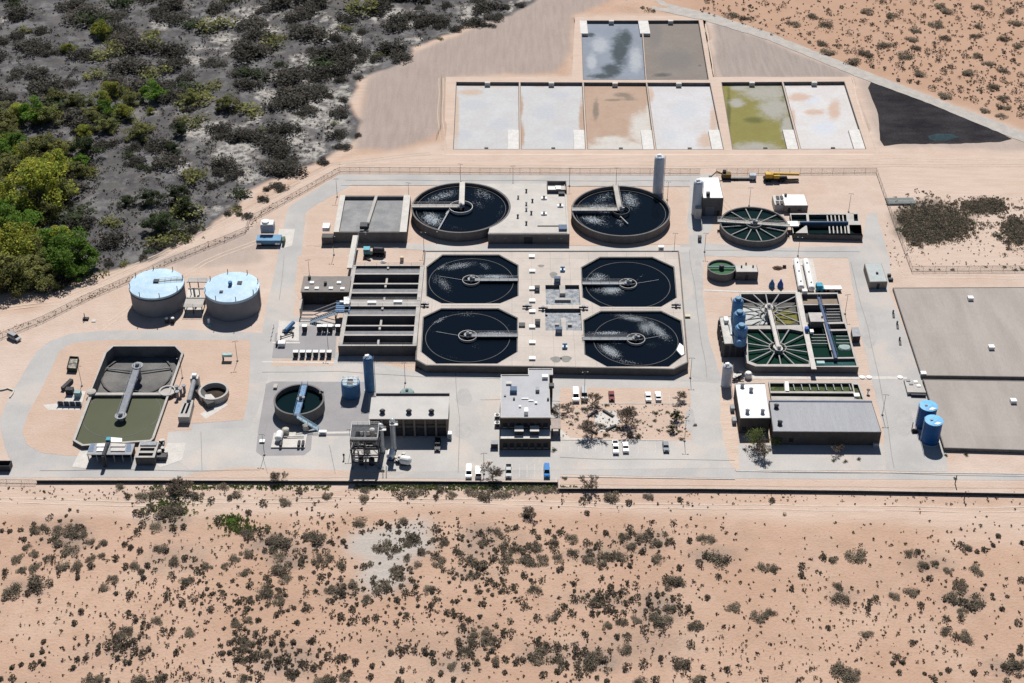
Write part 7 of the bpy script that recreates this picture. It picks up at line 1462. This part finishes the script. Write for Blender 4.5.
def shrub_proto(seed, m, n=900, wood=True, sz=.13):
    rnd = random.Random(seed); cl = []
    for _ in range(rnd.randint(8, 12)):
        a = rnd.uniform(0, 6.28); d = .62 * math.sqrt(rnd.random()); cl.append((d * math.cos(a), d * math.sin(a), rnd.uniform(.15, .5), rnd.uniform(.3, .48)))
    t = thing('desert_shrub', 'x', 'shrub', (0, 0, -50)); leaf_blob(rnd, n, sz, cl, 1).build('foliage', m, t); t.children[0].location = (0, 0, 0)
    if wood: o = twigs(MB(), rnd, 7, .85, .7, .022).build('stem', BARK, t); o.location = (0, 0, 0)
    # meshes were written relative to the parent at z=-50
    for c in t.children: c.data.transform(Matrix.Translation((0, 0, -50))); c.data.update()
    return t
def tree_proto(seed, m, n=5200, sz=.07, tall=1.0):
    rnd = random.Random(seed); cl = []
    for _ in range(rnd.randint(20, 28)):
        a = rnd.uniform(0, 6.28); d = rnd.uniform(.1, .78); zz_ = rnd.uniform(.25, 1.3) * tall * (1.1 - .5 * d); cl.append((d * math.cos(a), d * math.sin(a), zz_, rnd.uniform(.12, .34)))
    t = thing('tree', 'x', 'tree', (0, 0, 0)); leaf_blob(rnd, n, sz, cl, 1, .85, .06).build('crown', m, t)
    b = MB(); b.bar((0, 0, 0), (.02, .01, .45 * tall), .055, 8, .035, False)
    for c in cl[:9]: b.bar((.02, .01, .4 * tall * rnd.uniform(.5, 1)), (c[0], c[1], c[2]), .025, 5, .008, False)
    b.build('trunk', BARK, t); return t
def bare_proto(seed, h=1.0):
    rnd = random.Random(seed); t = thing('bare_tree', 'x', 'tree', (0, 0, 0)); b = MB(); c_ = MB()
    c_.bar((0, 0, 0), (0, 0, .28), .035, 8, .026, False)
    def grow(p, d, L, r, lv):
        q = p + d * L; b.bar(p, q, max(r, .007), 3, max(r * .6, .006), False)
        if lv == 0: return
        for _ in range(4):
            nd = (d + Vector((rnd.gauss(0, .5), rnd.gauss(0, .5), rnd.gauss(.05, .3)))).normalized(); nd.z = abs(nd.z) * .8 + .12; grow(p + d * L * rnd.uniform(.6, 1), nd, L * rnd.uniform(.6, .85), r * .62, lv - 1)
    for _ in range(5):
        a = rnd.uniform(0, 6.28); grow(Vector((0, 0, .25)), Vector((math.cos(a) * .8, math.sin(a) * .8, .8)).normalized(), .34, .028, 4)
    b.build('crown', mat('bare_twigs', (.22, .17, .13), (.16, .13, .10), 2), t); c_.build('trunk', BARK, t); return t
DSH = [shrub_proto(s_, FM['desert'], sz=.125) for s_ in range(7)]
GSH = [shrub_proto(50 + s_, FM['grey'], 1000, sz=.12) for s_ in range(5)]
OSH = [shrub_proto(70 + s_, FM['olive'], 260, sz=.16) for s_ in range(2)] + [shrub_proto(80, FM['dark'], 300, sz=.16), shrub_proto(81, FM['green2'], 260, sz=.16)]
# pixel survey of the desert shrubs: (origin x, origin y, [crop x, crop y, crop radius ...] at 4x)
SV = [
(0, 470, "478,62,22 512,103,15 563,100,30 630,90,35 680,75,40 740,70,45 790,95,28 545,168,18 565,172,14 670,165,45 700,150,40 950,92,24 920,110,14 845,120,18 890,65,28 995,168,16 870,200,20 990,250,35 150,235,28 180,228,25 230,240,35 280,235,40 325,250,28 235,285,30 280,318,35 320,230,20 360,280,22 410,290,25 110,305,22 140,330,22 75,350,28 190,350,22 250,375,30 300,375,28 362,348,24 410,340,22 462,352,18 365,382,18 570,215,18 550,245,20 620,222,28 692,228,18 735,225,14 500,296,14 523,308,13 560,320,16 640,310,28 665,320,16 98,278,14 705,355,30 740,350,16 23,404,17 85,392,22 145,385,28 160,440,52 45,475,45 112,490,15 540,378,25 500,385,18 590,380,14 565,405,15 573,430,14 450,432,24 420,462,24 520,495,20 465,492,9 670,500,20 830,380,25 790,400,20 750,437,30 905,380,22 940,350,26 985,330,30 980,405,28 1000,460,20 730,535,18 965,520,20 990,555,15 515,575,18 545,600,12 575,610,10 625,600,25 655,640,20 690,640,14 765,640,28 510,640,25 480,655,25 325,565,15 300,610,14 950,605,28 990,600,25 940,650,14 40,245,12 10,243,10 312,400,15 312,428,11"),
(256, 470, "175,85,18 287,97,24 120,118,28 30,130,20 425,112,28 445,70,28 560,90,22 580,110,20 625,78,38 675,85,22 720,108,17 780,95,25 745,75,25 860,85,30 920,90,45 985,95,35 420,203,30 500,210,15 530,225,18 585,205,30 720,235,22 95,290,52 70,275,30 235,268,48 215,260,30 350,285,13 20,250,22 505,295,40 560,315,26 600,290,28 625,280,35 670,322,28 640,270,20 605,350,24 640,375,24 725,355,35 715,340,20 745,285,28 245,350,28 285,350,30 340,375,24 345,392,18 105,385,45 90,345,30 115,430,28 45,430,22 185,360,14 262,425,20 430,385,20 555,405,28 570,420,24 505,462,38 530,475,18 325,465,35 295,475,25 385,450,28 600,492,22 565,520,16 690,475,30 710,480,22 640,465,14 440,515,28 350,495,20 385,555,18 60,490,40 30,470,30 90,515,28 205,550,22 80,580,15 165,610,13 340,585,18 440,600,18 480,590,20 860,360,30 820,340,20 915,378,20 885,375,15 895,250,20 910,290,25 970,245,28 1000,300,32 1000,350,35 950,355,20 860,420,25 995,400,22 700,540,15 805,525,12 765,570,18 820,585,22 790,580,16 850,600,14 825,630,22 870,660,30 920,640,28 990,655,20 905,535,20 895,585,12 10,600,14"),
(512, 470, "20,75,26 60,72,26 100,75,24 140,72,26 175,78,20 285,122,22 400,95,38 545,103,23 468,128,15 672,117,13 300,170,12 60,170,30 18,230,16 85,245,18 145,245,16 195,250,20 235,270,30 100,300,32 165,290,28 170,315,22 375,248,13 450,265,28 520,258,32 470,235,20 575,290,28 475,298,25 635,282,18 525,325,18 300,290,20 245,328,28 310,348,32 370,335,28 440,342,28 360,375,25 400,350,18 585,350,30 472,382,12 45,350,30 120,350,25 180,350,25 10,320,25 80,375,28 130,365,25 190,400,16 50,420,18 90,480,32 75,440,10 248,455,13 395,465,14 760,270,28 795,270,25 710,280,14 815,345,48 750,370,20 860,355,20 770,340,18 825,425,16 1005,385,30 640,445,40 680,440,28 615,435,22 668,390,15 780,510,14 880,538,35 705,550,18 255,515,20 345,520,32 320,535,20 350,495,20 385,550,20 395,488,18 435,488,12 480,518,18 550,530,18 580,495,16 600,590,45 630,545,28 570,590,25 50,545,22 210,545,18 160,585,26 185,570,20 240,570,22 100,590,22 320,575,15 380,620,26 440,605,26 500,590,24 530,633,22 735,620,32 290,655,20 460,665,22 420,665,12 990,575,38"),
(768, 470, "15,120,16 350,330,42 222,345,17 262,352,24 15,385,28 137,385,22 132,420,15 275,462,24 290,510,38 95,474,13 570,330,28 600,325,14 620,380,32 670,372,24 722,395,25 835,395,34 572,475,34 505,500,25 645,432,16 430,515,20 405,525,14 400,550,12 610,540,18 775,455,36 740,505,34 820,525,42 780,565,25 770,595,20 710,595,20 710,640,28 800,660,34 750,665,20 395,650,28 10,570,28 935,555,12 795,310,26 770,300,20 865,318,15 920,263,12 835,325,10 900,300,10 1000,610,18 240,630,12 1015,290,10 1010,440,20"),
(0, 600, "130,220,10 175,165,12 170,205,12 48,270,12 85,258,12 135,262,22 175,255,12 160,245,10 50,312,20 5,315,12 310,235,14 342,230,10 295,270,12 475,185,24 495,185,20 470,230,13 540,200,20 570,215,22 520,248,10 705,208,14 365,315,36 395,310,24 560,320,40 590,325,30 640,310,24 660,305,14 430,322,12 920,170,16 970,165,30 1000,165,28 980,190,24 890,212,14 920,210,12 965,240,24 1000,235,20 1015,225,20 970,308,24 945,238,10"),
(256, 600, "10,215,20 45,210,24 65,170,16 105,175,13 150,168,14 225,163,18 90,245,22 125,240,22 180,252,20 290,222,20 330,232,18 355,230,18 397,245,17 232,268,18 45,268,14 140,295,28 165,290,14 15,305,22 280,315,34 250,322,25 310,320,20 355,305,24 375,290,16 460,305,14 465,262,12 575,200,20 600,195,20 635,200,18 540,210,14 585,280,12 705,215,18 680,212,12 740,292,13 575,322,20 700,325,20 835,200,32 815,175,18 860,215,20 790,260,24 840,262,22 885,250,16 925,160,30 950,155,18 945,200,18 925,232,14 965,235,24 1000,235,20 960,258,16 995,290,12 790,315,12 710,245,14"),
(512, 600, "450,188,30 100,165,20 125,205,36 105,235,30 140,185,18 185,240,26 215,260,20 45,240,16 15,250,16 290,205,20 320,235,42 345,225,30 310,260,28 300,270,20 260,215,12 370,235,18 270,300,22 125,298,20 180,285,14 680,250,36 650,240,20 700,260,22 715,175,22 525,250,22 458,267,22 595,230,12 740,310,28 765,315,15 515,322,28 570,320,20 380,325,14 860,275,14"),
(768, 600, "305,278,52 335,290,38 270,270,28 320,325,30 575,170,18 515,228,22 537,250,15 500,255,14 525,290,14 980,262,46 1005,250,30 950,265,22 975,225,16 665,318,16 625,295,10 1005,205,16 1010,185,12 690,295,8 720,280,14 825,290,14 955,325,20"),
(768, 0, "60,20,20 180,62,28 240,50,20 235,90,35 100,92,28 165,135,14 400,42,30 382,85,20 415,98,13 475,90,16 455,10,14 295,30,12 580,10,20 500,60,30 590,115,25 575,150,26 480,145,22 325,133,22 400,155,20 220,168,28 240,200,34 165,170,10 285,185,15 350,205,22 385,205,28 470,178,35 510,180,20 590,188,25 340,240,34 410,245,20 395,215,25 525,262,22 550,215,35 570,220,22 680,240,17 665,175,12 710,150,24 690,205,20 610,290,30 590,275,18 700,290,20 760,75,16 690,20,28 720,40,30 670,90,34 840,25,26 880,10,20 960,40,26 890,60,20 935,65,14 845,103,24 830,138,26 945,150,28 990,85,30 1000,180,25 880,248,24 940,280,30 800,285,30 830,218,26 790,225,18 850,322,22 940,320,18 1010,340,18 900,345,30 710,375,32 655,352,20 600,330,12 770,355,18 850,360,18 825,398,22 945,390,30 925,425,20 950,425,24 870,435,26 930,460,26 980,240,12 990,365,22 1000,400,20 1010,460,20 1010,300,20 730,270,15 640,205,20 945,210,10 1000,20,20 620,65,16 530,50,20 1015,430,18 565,325,12 520,320,10 680,320,15"),
(640, 0, "365,55,28 420,70,26 445,78,18 500,15,20 30,40,18 55,45,12 10,32,10 268,5,14 440,25,10"),
]
allsh = []
for ox, oy, txt in SV:
    for w3 in txt.split():
        x, y, r_ = map(float, w3.split(',')); allsh.append((ox + x / 4, oy + y / 4, r_ / 4))
allsh.sort(key=lambda a: -a[2])
rnd = random.Random(11)
def region(px, py):
    if py < 150: return 'on the orange sand beyond the gravel road', 'shrubs beyond the gravel road'
    if py < 505: return 'close along the foot of the boundary wall', 'shrubs at the foot of the boundary wall'
    k = 'left' if px < 256 else 'middle left' if px < 512 else 'middle right' if px < 768 else 'right'
    d = 'on the sand just below the plant' if py < 560 else 'across the lower middle sand' if py < 620 else 'along the bottom edge sand'
    return '%s, %s quarter' % (d, k), 'shrubs %s, %s quarter' % (d, k)
def place_shrub(protos, px, py, r_, lab, grp, flat=.75, z=-.05, name=None):
    """py is the visual middle of the bush; its foot lies a little lower in the picture"""
    R_ = r_ / S(px, py); c = G(px, py + r_ * .28); o = dup(rnd.choice(protos), (c.x, c.y, z), rnd.uniform(0, 6.28), (R_ * 1.18 * rnd.uniform(.9, 1.15), R_ * 1.15, R_ * flat * .78 * rnd.uniform(.8, 1.15)), lab, grp)
    if name: o.name = name
    return o
def size_word(r_): return 'large' if r_ > 8 else 'mid-sized' if r_ > 5.4 else 'small'
NI = 240
for px, py, r_ in allsh[:NI]:
    where, grp = region(px, py); place_shrub(DSH, px, py, r_, '%s dark grey desert shrub %s' % (size_word(r_), where), size_word(r_) + ' ' + grp)
# scrub patch outside the east fence
for w3 in "330,330,30 330,380,28 370,400,30 420,300,35 480,270,30 520,280,32 560,300,35 600,340,35 450,340,38 400,350,35 500,350,40 550,370,35 520,420,25 580,400,30 620,380,28 650,410,25 600,440,18 560,430,18 700,330,30 740,340,26 690,370,24 640,320,25 760,255,24 800,255,28 840,260,26 870,250,22 720,265,18 900,285,16 890,310,18 870,410,34 885,430,20 850,475,12 380,468,14 945,340,25 950,400,32 980,440,32 1000,400,30 1010,360,25 990,460,20 935,360,20 715,482,8 630,605,18 550,605,12 500,605,12 430,605,10 810,590,12 910,590,16 970,605,20 1010,600,20".split():
    x, y, r_ = map(float, w3.split(',')); px, py, r_ = 840 + x / 5.55, 160 + y / 5.55, r_ / 5.55
    in_ = py < 262
    place_shrub(DSH if rnd.random() < .4 else OSH[2:3], px, py, r_, 'dark scrubby bush in the patch outside the east fence' if in_ else 'small bush in the line along the fence above the far reservoir', 'bushes in the scrub patch' if in_ else 'bushes along the fence above the reservoir', .5, name='scrub_bush')
# everything smaller: one stuff object
def tuft(b, c, R_, rnd, n=7, flat=.8):
    for _ in range(n):
        a = rnd.uniform(0, 6.28); d = R_ * rnd.random() ** .7 * .78; p = Vector((c.x + d * math.cos(a), c.y + d * math.sin(a), rnd.uniform(.1, 1) * math.sqrt(max(.05, 1 - (d / R_) ** 2)) * R_ * flat * 1.2)); u = Vector((rnd.gauss(0, 1), rnd.gauss(0, 1), rnd.gauss(0, 1))).normalized(); v = u.orthogonal().normalized(); s_ = min(R_ * rnd.uniform(.35, .7), rnd.uniform(.22, .42))
        k = len(b.v); b.v += [tuple(p - u * s_), tuple(p + v * s_ * .7), tuple(p + u * s_), tuple(p - v * s_ * .7)]; b.f.append([k, k + 1, k + 2, k + 3])
b = MB()
for px, py, r_ in allsh[NI:]: tuft(b, G(px, py + r_ * .25), r_ / S(px, py) * 1.1, rnd, 60, .75)
tag(b.build('small_shrubs', FM['desert']), 'many small dark shrubs scattered over the sand below the plant and beyond the road', 'ground cover', kind='stuff')
b = MB(); nz = fbm
cl_ = [(rnd.uniform(0, 1024), rnd.uniform(505, 690), rnd.uniform(15, 60)) for _ in range(46)] + [(480, 540, 40), (500, 560, 50), (470, 520, 30), (640, 590, 60), (720, 620, 60), (790, 650, 70), (900, 600, 60), (860, 560, 60), (700, 570, 50), (600, 560, 45), (420, 600, 50), (300, 590, 60), (200, 570, 50), (120, 600, 40), (780, 500, 30), (810, 510, 30), (250, 610, 60), (740, 650, 70), (950, 560, 60), (1000, 590, 60)]
for _ in range(4900):
    if rnd.random() < .72: q = rnd.choice(cl_); px, py = rnd.gauss(q[0], q[2]), rnd.gauss(q[1], q[2] * .5)
    else: px, py = rnd.uniform(-20, 1044), rnd.uniform(500, 700)
    if py < 500 or py > 705 or px < -30 or px > 1054: continue
    if px > 660 and py < 640 and rnd.random() < .4: continue
    if py < 522 and rnd.random() < .75: continue
    if 345 < px < 415 and 535 < py < 590 and rnd.random() < .8: continue
    tuft(b, G(px, py), rnd.choice((.2, .25, .3, .35, .45, .7)), rnd, 10, .8)
for _ in range(2300):
    px, py = rnd.uniform(700, 1044), rnd.uniform(-15, 125)
    if py < (px - 640) * .33 - 8: tuft(b, G(px, py), rnd.choice((.3, .4, .5, .8, 1.2)), rnd, 14)
for _ in range(420):
    px = rnd.uniform(-10, 1034); py = rnd.uniform(486.5, 500) + (5 if px > 558 else 0); tuft(b, G(px, py), rnd.choice((.25, .35, .5)), rnd, 6)
for _ in range(420):
    px, py = rnd.uniform(885, 1040), rnd.uniform(196, 268); tuft(b, G(px, py), rnd.choice((.2, .3, .4)), rnd, 6)
FL = [(-5, 334), (44, 320), (90, 297), (130, 280), (196, 251), (246, 232), (262, 213), (340, 170)]
for _ in range(420):
    k = rnd.randrange(len(FL) - 1); f = rnd.random(); px = FL[k][0] + (FL[k + 1][0] - FL[k][0]) * f; py = FL[k][1] + (FL[k + 1][1] - FL[k][1]) * f + rnd.gauss(-1, 1.4); tuft(b, G(px, py), rnd.choice((.2, .3, .4)), rnd, 4, .4)
tag(b.build('desert_tufts', FM['tuft']), 'tiny dry brown tufts dotted all over the desert sand', 'ground cover', kind='stuff')
b = MB()
for x0, x1, n_ in ((150, 215, 90), (225, 330, 120), (355, 555, 420), (560, 600, 30)):
    for _ in range(n_): px = rnd.uniform(x0, x1); py = rnd.uniform(485.5, 490) ; tuft(b, G(px, py), rnd.uniform(.3, .8), rnd, 8, .6)
for _ in range(160): px, py = rnd.gauss(232, 9), rnd.gauss(520, 3); tuft(b, G(px, py), rnd.uniform(.3, .6), rnd, 8, .6)
for _ in range(160): px, py = rnd.gauss(245, 12), rnd.gauss(529, 3); tuft(b, G(px, py), rnd.uniform(.3, .6), rnd, 8, .5)
for _ in range(220): px, py = rnd.gauss(170, 12), rnd.gauss(506, 6); tuft(b, G(px, py), rnd.uniform(.3, .7), rnd, 8, .5)
tag(b.build('green_weeds', FM['pale']), 'green weeds growing along the shaded foot of the boundary wall', 'weeds', kind='stuff')
place_shrub(OSH[3:], 231.5, 521, 6.5, 'bright green bush on the sand below the wall at the left', None, .7)

# north-west thicket
GT = [tree_proto(200, FM['green1']), tree_proto(201, FM['green2']), tree_proto(202, FM['olive']), tree_proto(203, FM['dark']), tree_proto(204, FM['green1'], tall=1.15), tree_proto(205, FM['olive'], tall=.9)]
KW = {0: ('yellow-green', 0), 1: ('bright green', 1), 2: ('dull olive', 2), 3: ('dark green', 3)}
TREES = [(0, 160, "170,130,95,4 60,250,80,1 60,340,90,0 270,370,90,1 340,400,60,1 150,350,60,5 20,420,60,2 80,440,70,2 210,490,35,2 650,240,70,3 590,140,50,3 500,155,35,3 700,130,55,3 750,175,50,3 330,30,40,2 230,30,50,0 30,50,60,2 30,120,60,2 200,200,50,2 10,280,60,0 230,310,50,0 120,420,60,2 40,210,70,1 110,300,70,0 200,330,60,1 260,300,50,0 20,480,70,2 160,470,60,2 290,440,50,1 90,200,50,2 10,150,60,0 250,130,50,2"),
         (0, 0, "410,110,50,0 280,190,30,0 460,350,50,0 400,390,40,4 620,360,60,1 760,380,50,2 520,390,40,2 150,440,70,1 90,440,50,0 40,500,50,2 15,560,40,4 340,520,35,4 430,490,50,2 560,510,60,2 600,440,20,4 350,590,60,3 140,620,60,2 230,650,60,0 325,650,35,1 40,650,50,2 690,590,35,3 730,510,40,3 910,400,50,2 300,390,45,2 220,380,45,2 200,450,60,2 60,560,60,1 100,600,55,0 180,560,60,2 260,590,50,2 20,450,60,2 490,440,50,0 430,430,45,1 380,450,50,2 10,620,60,1 180,660,50,1")]
cnt = {}
for ox, oy, txt in TREES:
    for w3 in txt.split():
        x, y, r_, kd = map(float, w3.split(',')); kd = int(kd); px, py, r_ = ox + x / 4, oy + y / 4, r_ / 4; Rm = r_ / S(px, py); c = G(px, py + r_ * .62)
        word = {0: 'yellow-green', 1: 'bright green', 2: 'dull olive green', 3: 'dark green', 4: 'yellow-tipped', 5: 'dull olive green'}[kd]
        zone = 'in the dense wood at the left edge' if px < 75 and py > 150 else 'in the thicket between the wood and the storage tanks' if py > 165 else 'in the thicket at the upper left, nearer the plant' if py > 85 else 'in the burnt thicket near the top left corner'
        Rm *= 1.25 if (px < 100 and py > 150) else 1
        dup(GT[kd], (c.x, c.y, -.1), rnd.uniform(0, 6.28), (Rm * 1.3, Rm * 1.3, Rm * rnd.uniform(.75, 1.05)), '%s leafy tree %s' % (word, zone), word + ' trees ' + zone)
bp_ = [(-30, -30), (525, -30), (520, 6), (486, 22), (440, 32), (402, 56), (365, 74), (350, 100), (350, 128), (330, 140), (290, 168), (250, 188), (215, 212), (190, 236), (150, 252), (100, 270), (60, 285), (-30, 292)]
WH = [(200, 132, 20), (235, 150, 22), (290, 140, 14), (265, 95, 8), (318, 118, 14), (175, 165, 12), (225, 45, 12), (245, 14, 8), (160, 24, 8), (128, 175, 16), (150, 200, 22), (170, 150, 10), (120, 190, 16), (215, 120, 10), (430, 12, 6), (270, 175, 14), (470, 12, 6)]
pts_ = []
hand = "95,155,9 160,240,11 200,165,12 215,185,14 350,90,16 60,60,14 90,25,14 15,30,14 130,60,12 260,60,14 330,60,14 280,90,16 350,140,10"
hand2 = [(358, 76), (340, 78), (330, 95), (345, 98), (300, 90), (320, 88), (297, 112), (357, 134), (335, 123), (339, 145), (404, 55), (380, 54), (360, 60), (364, 30), (355, 48), (440, 24), (455, 27), (470, 22), (480, 24), (490, 25), (500, 14), (505, 6), (520, 4), (440, 38), (420, 6), (445, 4), (325, 160), (345, 145), (232, 176), (212, 185), (190, 170), (200, 172), (222, 182), (236, 208), (240, 213), (229, 212), (246, 215), (265, 197), (237, 206), (283, 187), (275, 183), (268, 188), (172, 242), (158, 245), (142, 256), (125, 262), (150, 250), (185, 235), (195, 228), (110, 262)]
tries = 0
while len(pts_) < 238 and tries < 12000:
    tries += 1; px, py = rnd.uniform(-20, 525), rnd.uniform(-20, 285)
    if not inpoly(px, py, bp_): continue
    if any(((px - a) ** 2 + ((py - b_) * 1.5) ** 2) < r_ * r_ for a, b_, r_ in WH): continue
    if py > 175 and px > 80 and rnd.random() < .75: continue
    if mnoise.noise(Vector((px * .03, py * .05, 0))) < -.12 and rnd.random() < .8: continue
    if any((px - a) ** 2 + ((py - b_) * 1.7) ** 2 < (rr * .5 + 4) ** 2 for a, b_, rr in pts_): continue
    pts_.append((px, py, rnd.choice((9, 10, 12, 14, 16, 18, 22)) * (1 if px < 420 else .7)))
pts_ += [(a, b_, rnd.choice((5, 6, 7, 8))) for a, b_ in hand2]
for px, py, r_ in pts_:
    zone = 'at the far top edge' if py < 40 else 'in the upper middle of the thicket' if py < 100 else 'in the pale clearings beside the dirt track' if px > 180 else 'in the burnt ground beside the leafy wood'
    word = 'wide' if r_ > 10 else 'small'
    place_shrub(GSH if rnd.random() < .74 else OSH[:3], px, py, r_, '%s dark grey thicket bush %s' % (word, zone), '%s thicket bushes %s' % (word, zone), .85, name='thicket_bush')
b = MB()
for _ in range(7500):
    px, py = rnd.uniform(-25, 530), rnd.uniform(-20, 288)
    if not inpoly(px, py, bp_): continue
    if any(((px - a) ** 2 + ((py - b_) * 1.5) ** 2) < (r_ * .8) ** 2 for a, b_, r_ in WH) and rnd.random() < .8: continue
    if mnoise.noise(Vector((px * .03, py * .05, 0))) < -.1 and rnd.random() < .5: continue
    tuft(b, G(px, py), rnd.choice((.5, .8, 1.1, 1.6, 2.2)), rnd, 12, .6)
tag(b.build('thicket_undergrowth', FM['grey']), 'low grey brushwood and dead stems covering the burnt ground at upper left', 'undergrowth', kind='stuff')
b = MB()
for _ in range(220): px = rnd.uniform(150, 205); py = 240 - (px - 150) * .25 + rnd.gauss(0, 3.5); tuft(b, G(px, py), rnd.uniform(.4, .9), rnd, 8, .5)
for _ in range(260): px = rnd.uniform(0, 110); py = 287 - max(0, px - 60) * .35 + rnd.gauss(0, 3); tuft(b, G(px, py), rnd.uniform(.3, .8), rnd, 8, .5)
tag(b.build('track_edge_grass', FM['olive']), 'low green grass on the bank between the thicket and the dirt track', 'grass', kind='stuff')

# garden and yard trees
BT_ = [bare_proto(300), bare_proto(301), bare_proto(302)]
for k, (px, py, r_, lab) in enumerate(((557.5, 416, 9, 'leafless tree at the right side of the office, by the porch'), (568, 412, 7, 'small leafless tree between the porch and the white van'), (592, 438, 13, 'wide leafless tree at the near edge of the garden casting a branching shadow'), (626, 428, 15, 'biggest leafless tree, in the middle of the garden right of the patio'),
        (592, 406, 10, 'leafless tree behind the patio, beside the silver van'), (678.5, 400, 7, 'thin pale leafless tree at the far right corner of the garden'), (492.5, 477, 12, 'leafless tree at the boundary wall beside the plain white van'), (589.6, 488, 10, 'leafless tree at the boundary wall, right of the bright blue van'), (764.5, 455, 11, 'leafless tree in front of the pale green tree by the bright-roofed building'),
        (280, 483, 9, 'leafless tree behind the boundary wall, left of the process tower'), (180, 492, 11, 'leafless tree over the dark bushes below the left part of the wall'), (528.5, 518, 8, 'leafless thorn tree standing alone on the sand below the wall'), (836, 452, 7, 'leafless tree in front of the sheet-roofed hall'))):
    Rm = r_ / S(px, py); c = G(px, py); dup(BT_[k % 3], c, k * 1.3, (Rm * 1.6, Rm * 1.6, Rm * 1.25), lab, 'leafless trees')
def special(protos, px, py, r_, hz, lab, name='garden_tree'):
    Rm = r_ / S(px, py); c = G(px, py); o = dup(protos, c, rnd.uniform(0, 6), (Rm, Rm, Rm * hz), lab); o.name = name; return o
special(GT[3], 676.5, 420, 7.5, 1.1, 'dense dark evergreen tree at the right end of the garden, the farther one'); special(GT[3], 672, 431, 6.5, 1.0, 'dense dark evergreen tree at the right end of the garden, the nearer one')
PT = tree_proto(320, FM['pale'], 1500); special(PT, 757, 446, 15, 1.0, 'pale green feathery tree in front of the bright-roofed building'); special(PT, 775, 444, 9, .9, 'pale green small tree at the joint of the two front buildings')
for px, py, r_, lab in ((577.5, 413, 3.2, 'small dark garden bush in front of the white van'), (584, 408, 3.6, 'small dark garden bush in front of the silver van'), (577, 419, 3, 'small round garden bush left of the patio'), (571.5, 424, 3, 'small dark bush at the left of the garden'), (607, 405, 3, 'small bush behind the patio by the red car'), (606.5, 434.5, 4, 'dark bush at the near right of the patio'), (617, 428, 5, 'wide bush at the foot of the biggest leafless tree'),
        (630, 434, 5, 'wide brown bush in front of the biggest leafless tree'), (638, 436, 4, 'dark bush at the near edge of the garden, right of centre'), (655, 412, 4, 'tall narrow bush in the right half of the garden'), (655, 420, 3, 'lower narrow bush in the right half of the garden'), (643, 423, 2, 'tiny bush right of the biggest leafless tree'), (650.5, 426, 2.2, 'tiny dark bush in the right half of the garden near the bays'), (658, 429.5, 2.4, 'tiny round bush left of the evergreens'),
        (668, 412, 3, 'small bush left of the farther evergreen'), (680, 431, 3, 'small bush right of the nearer evergreen'), (682, 438.5, 3.2, 'brown bush at the corner by the light pole'), (694.5, 424.5, 2.6, 'small pale bush on the verge beside the cross road'), (553.7, 449.5, 4, 'round dark green bush at the front right corner of the office'), (564.5, 477.5, 3.6, 'round bush on the sand right of the bright blue van'),
        (744.8, 449.5, 2.8, 'round dark bush left of the front leafless tree'), (750, 446.5, 2.4, 'small round bush beside the pale green tree'), (764, 451, 2.6, 'small dark bush at the foot of the pale green tree'), (859, 458.5, 3, 'dark bush in the shade edge of the sheet-roofed hall'), (845, 461, 3, 'low bush in front of the sheet-roofed hall'), (834, 460, 3.2, 'bush under the leafless tree in front of the sheet-roofed hall'),
        (946, 455, 2.6, 'dark round bush right of the blue tanks'), (966, 454, 3.2, 'dark round bush in front of the near reservoir'), (955, 478, 2.4, 'small upright bush at the road edge near the right')):
    place_shrub(DSH if 'brown' in lab or 'pale' in lab else OSH[2:3], px, py, r_, lab, None, 1.0, 0, name='garden_bush')
# remove prototypes
def kill(o):
    for c in list(o.children): kill(c)
    bpy.data.objects.remove(o, do_unlink=True)
for p in DSH + GSH + OSH + GT + BT_ + [PT]: kill(p)
b = MB()
for _ in range(2600):
    q = rnd.choice(((915, 222, 14, 9), (935, 220, 16, 9), (950, 228, 13, 7), (985, 207, 11, 3.5), (1016, 232, 8, 8), (920, 232, 16, 6)))
    px, py = rnd.gauss(q[0], q[2]), rnd.gauss(q[1], q[3]); 
    if px > 892 + (py - 200) * .35: tuft(b, G(px, py), rnd.uniform(.6, 1.8), rnd, 16, .6)
tag(b.build('scrub_undergrowth', FM['desert']), 'low dark scrub filling the patch outside the east fence', 'undergrowth', kind='stuff')
b = MB()
for _ in range(330): px, py = rnd.uniform(562, 690), rnd.uniform(404, 438); tuft(b, G(px, py), rnd.choice((.2, .3, .45)), rnd, 6, .5)
tag(b.build('garden_ground_cover', FM['tuft']), 'low dry plants dotted over the sandy garden beside the office', 'ground cover', kind='stuff')
b = MB()
MC = ((60, 535, 36, 14), (165, 512, 20, 8), (278, 548, 20, 14), (320, 560, 30, 14), (405, 545, 36, 14), (395, 580, 28, 10), (345, 590, 30, 12), (270, 600, 30, 14), (485, 548, 30, 18), (470, 575, 30, 10), (525, 550, 28, 12), (590, 555, 36, 8), (645, 540, 30, 8), (600, 600, 28, 10), (660, 610, 28, 12), (550, 655, 28, 12), (590, 660, 26, 12), (475, 640, 34, 18), (280, 655, 34, 20), (245, 640, 24, 14), (125, 645, 22, 12), (965, 600, 26, 12), (430, 610, 40, 14), (220, 600, 40, 20), (500, 590, 30, 12))
for _ in range(620):
    q = rnd.choice(MC); px, py = rnd.gauss(q[0], q[2] * .6), rnd.gauss(q[1], q[3] * .7)
    if py > 502: tuft(b, G(px, py), rnd.choice((.5, .7, .9, 1.2, 1.6)), rnd, 34, .75)
tag(b.build('brush_clumps', FM['desert']), 'low grey brown brush filling in between the larger desert shrubs below the plant', 'ground cover', kind='stuff')
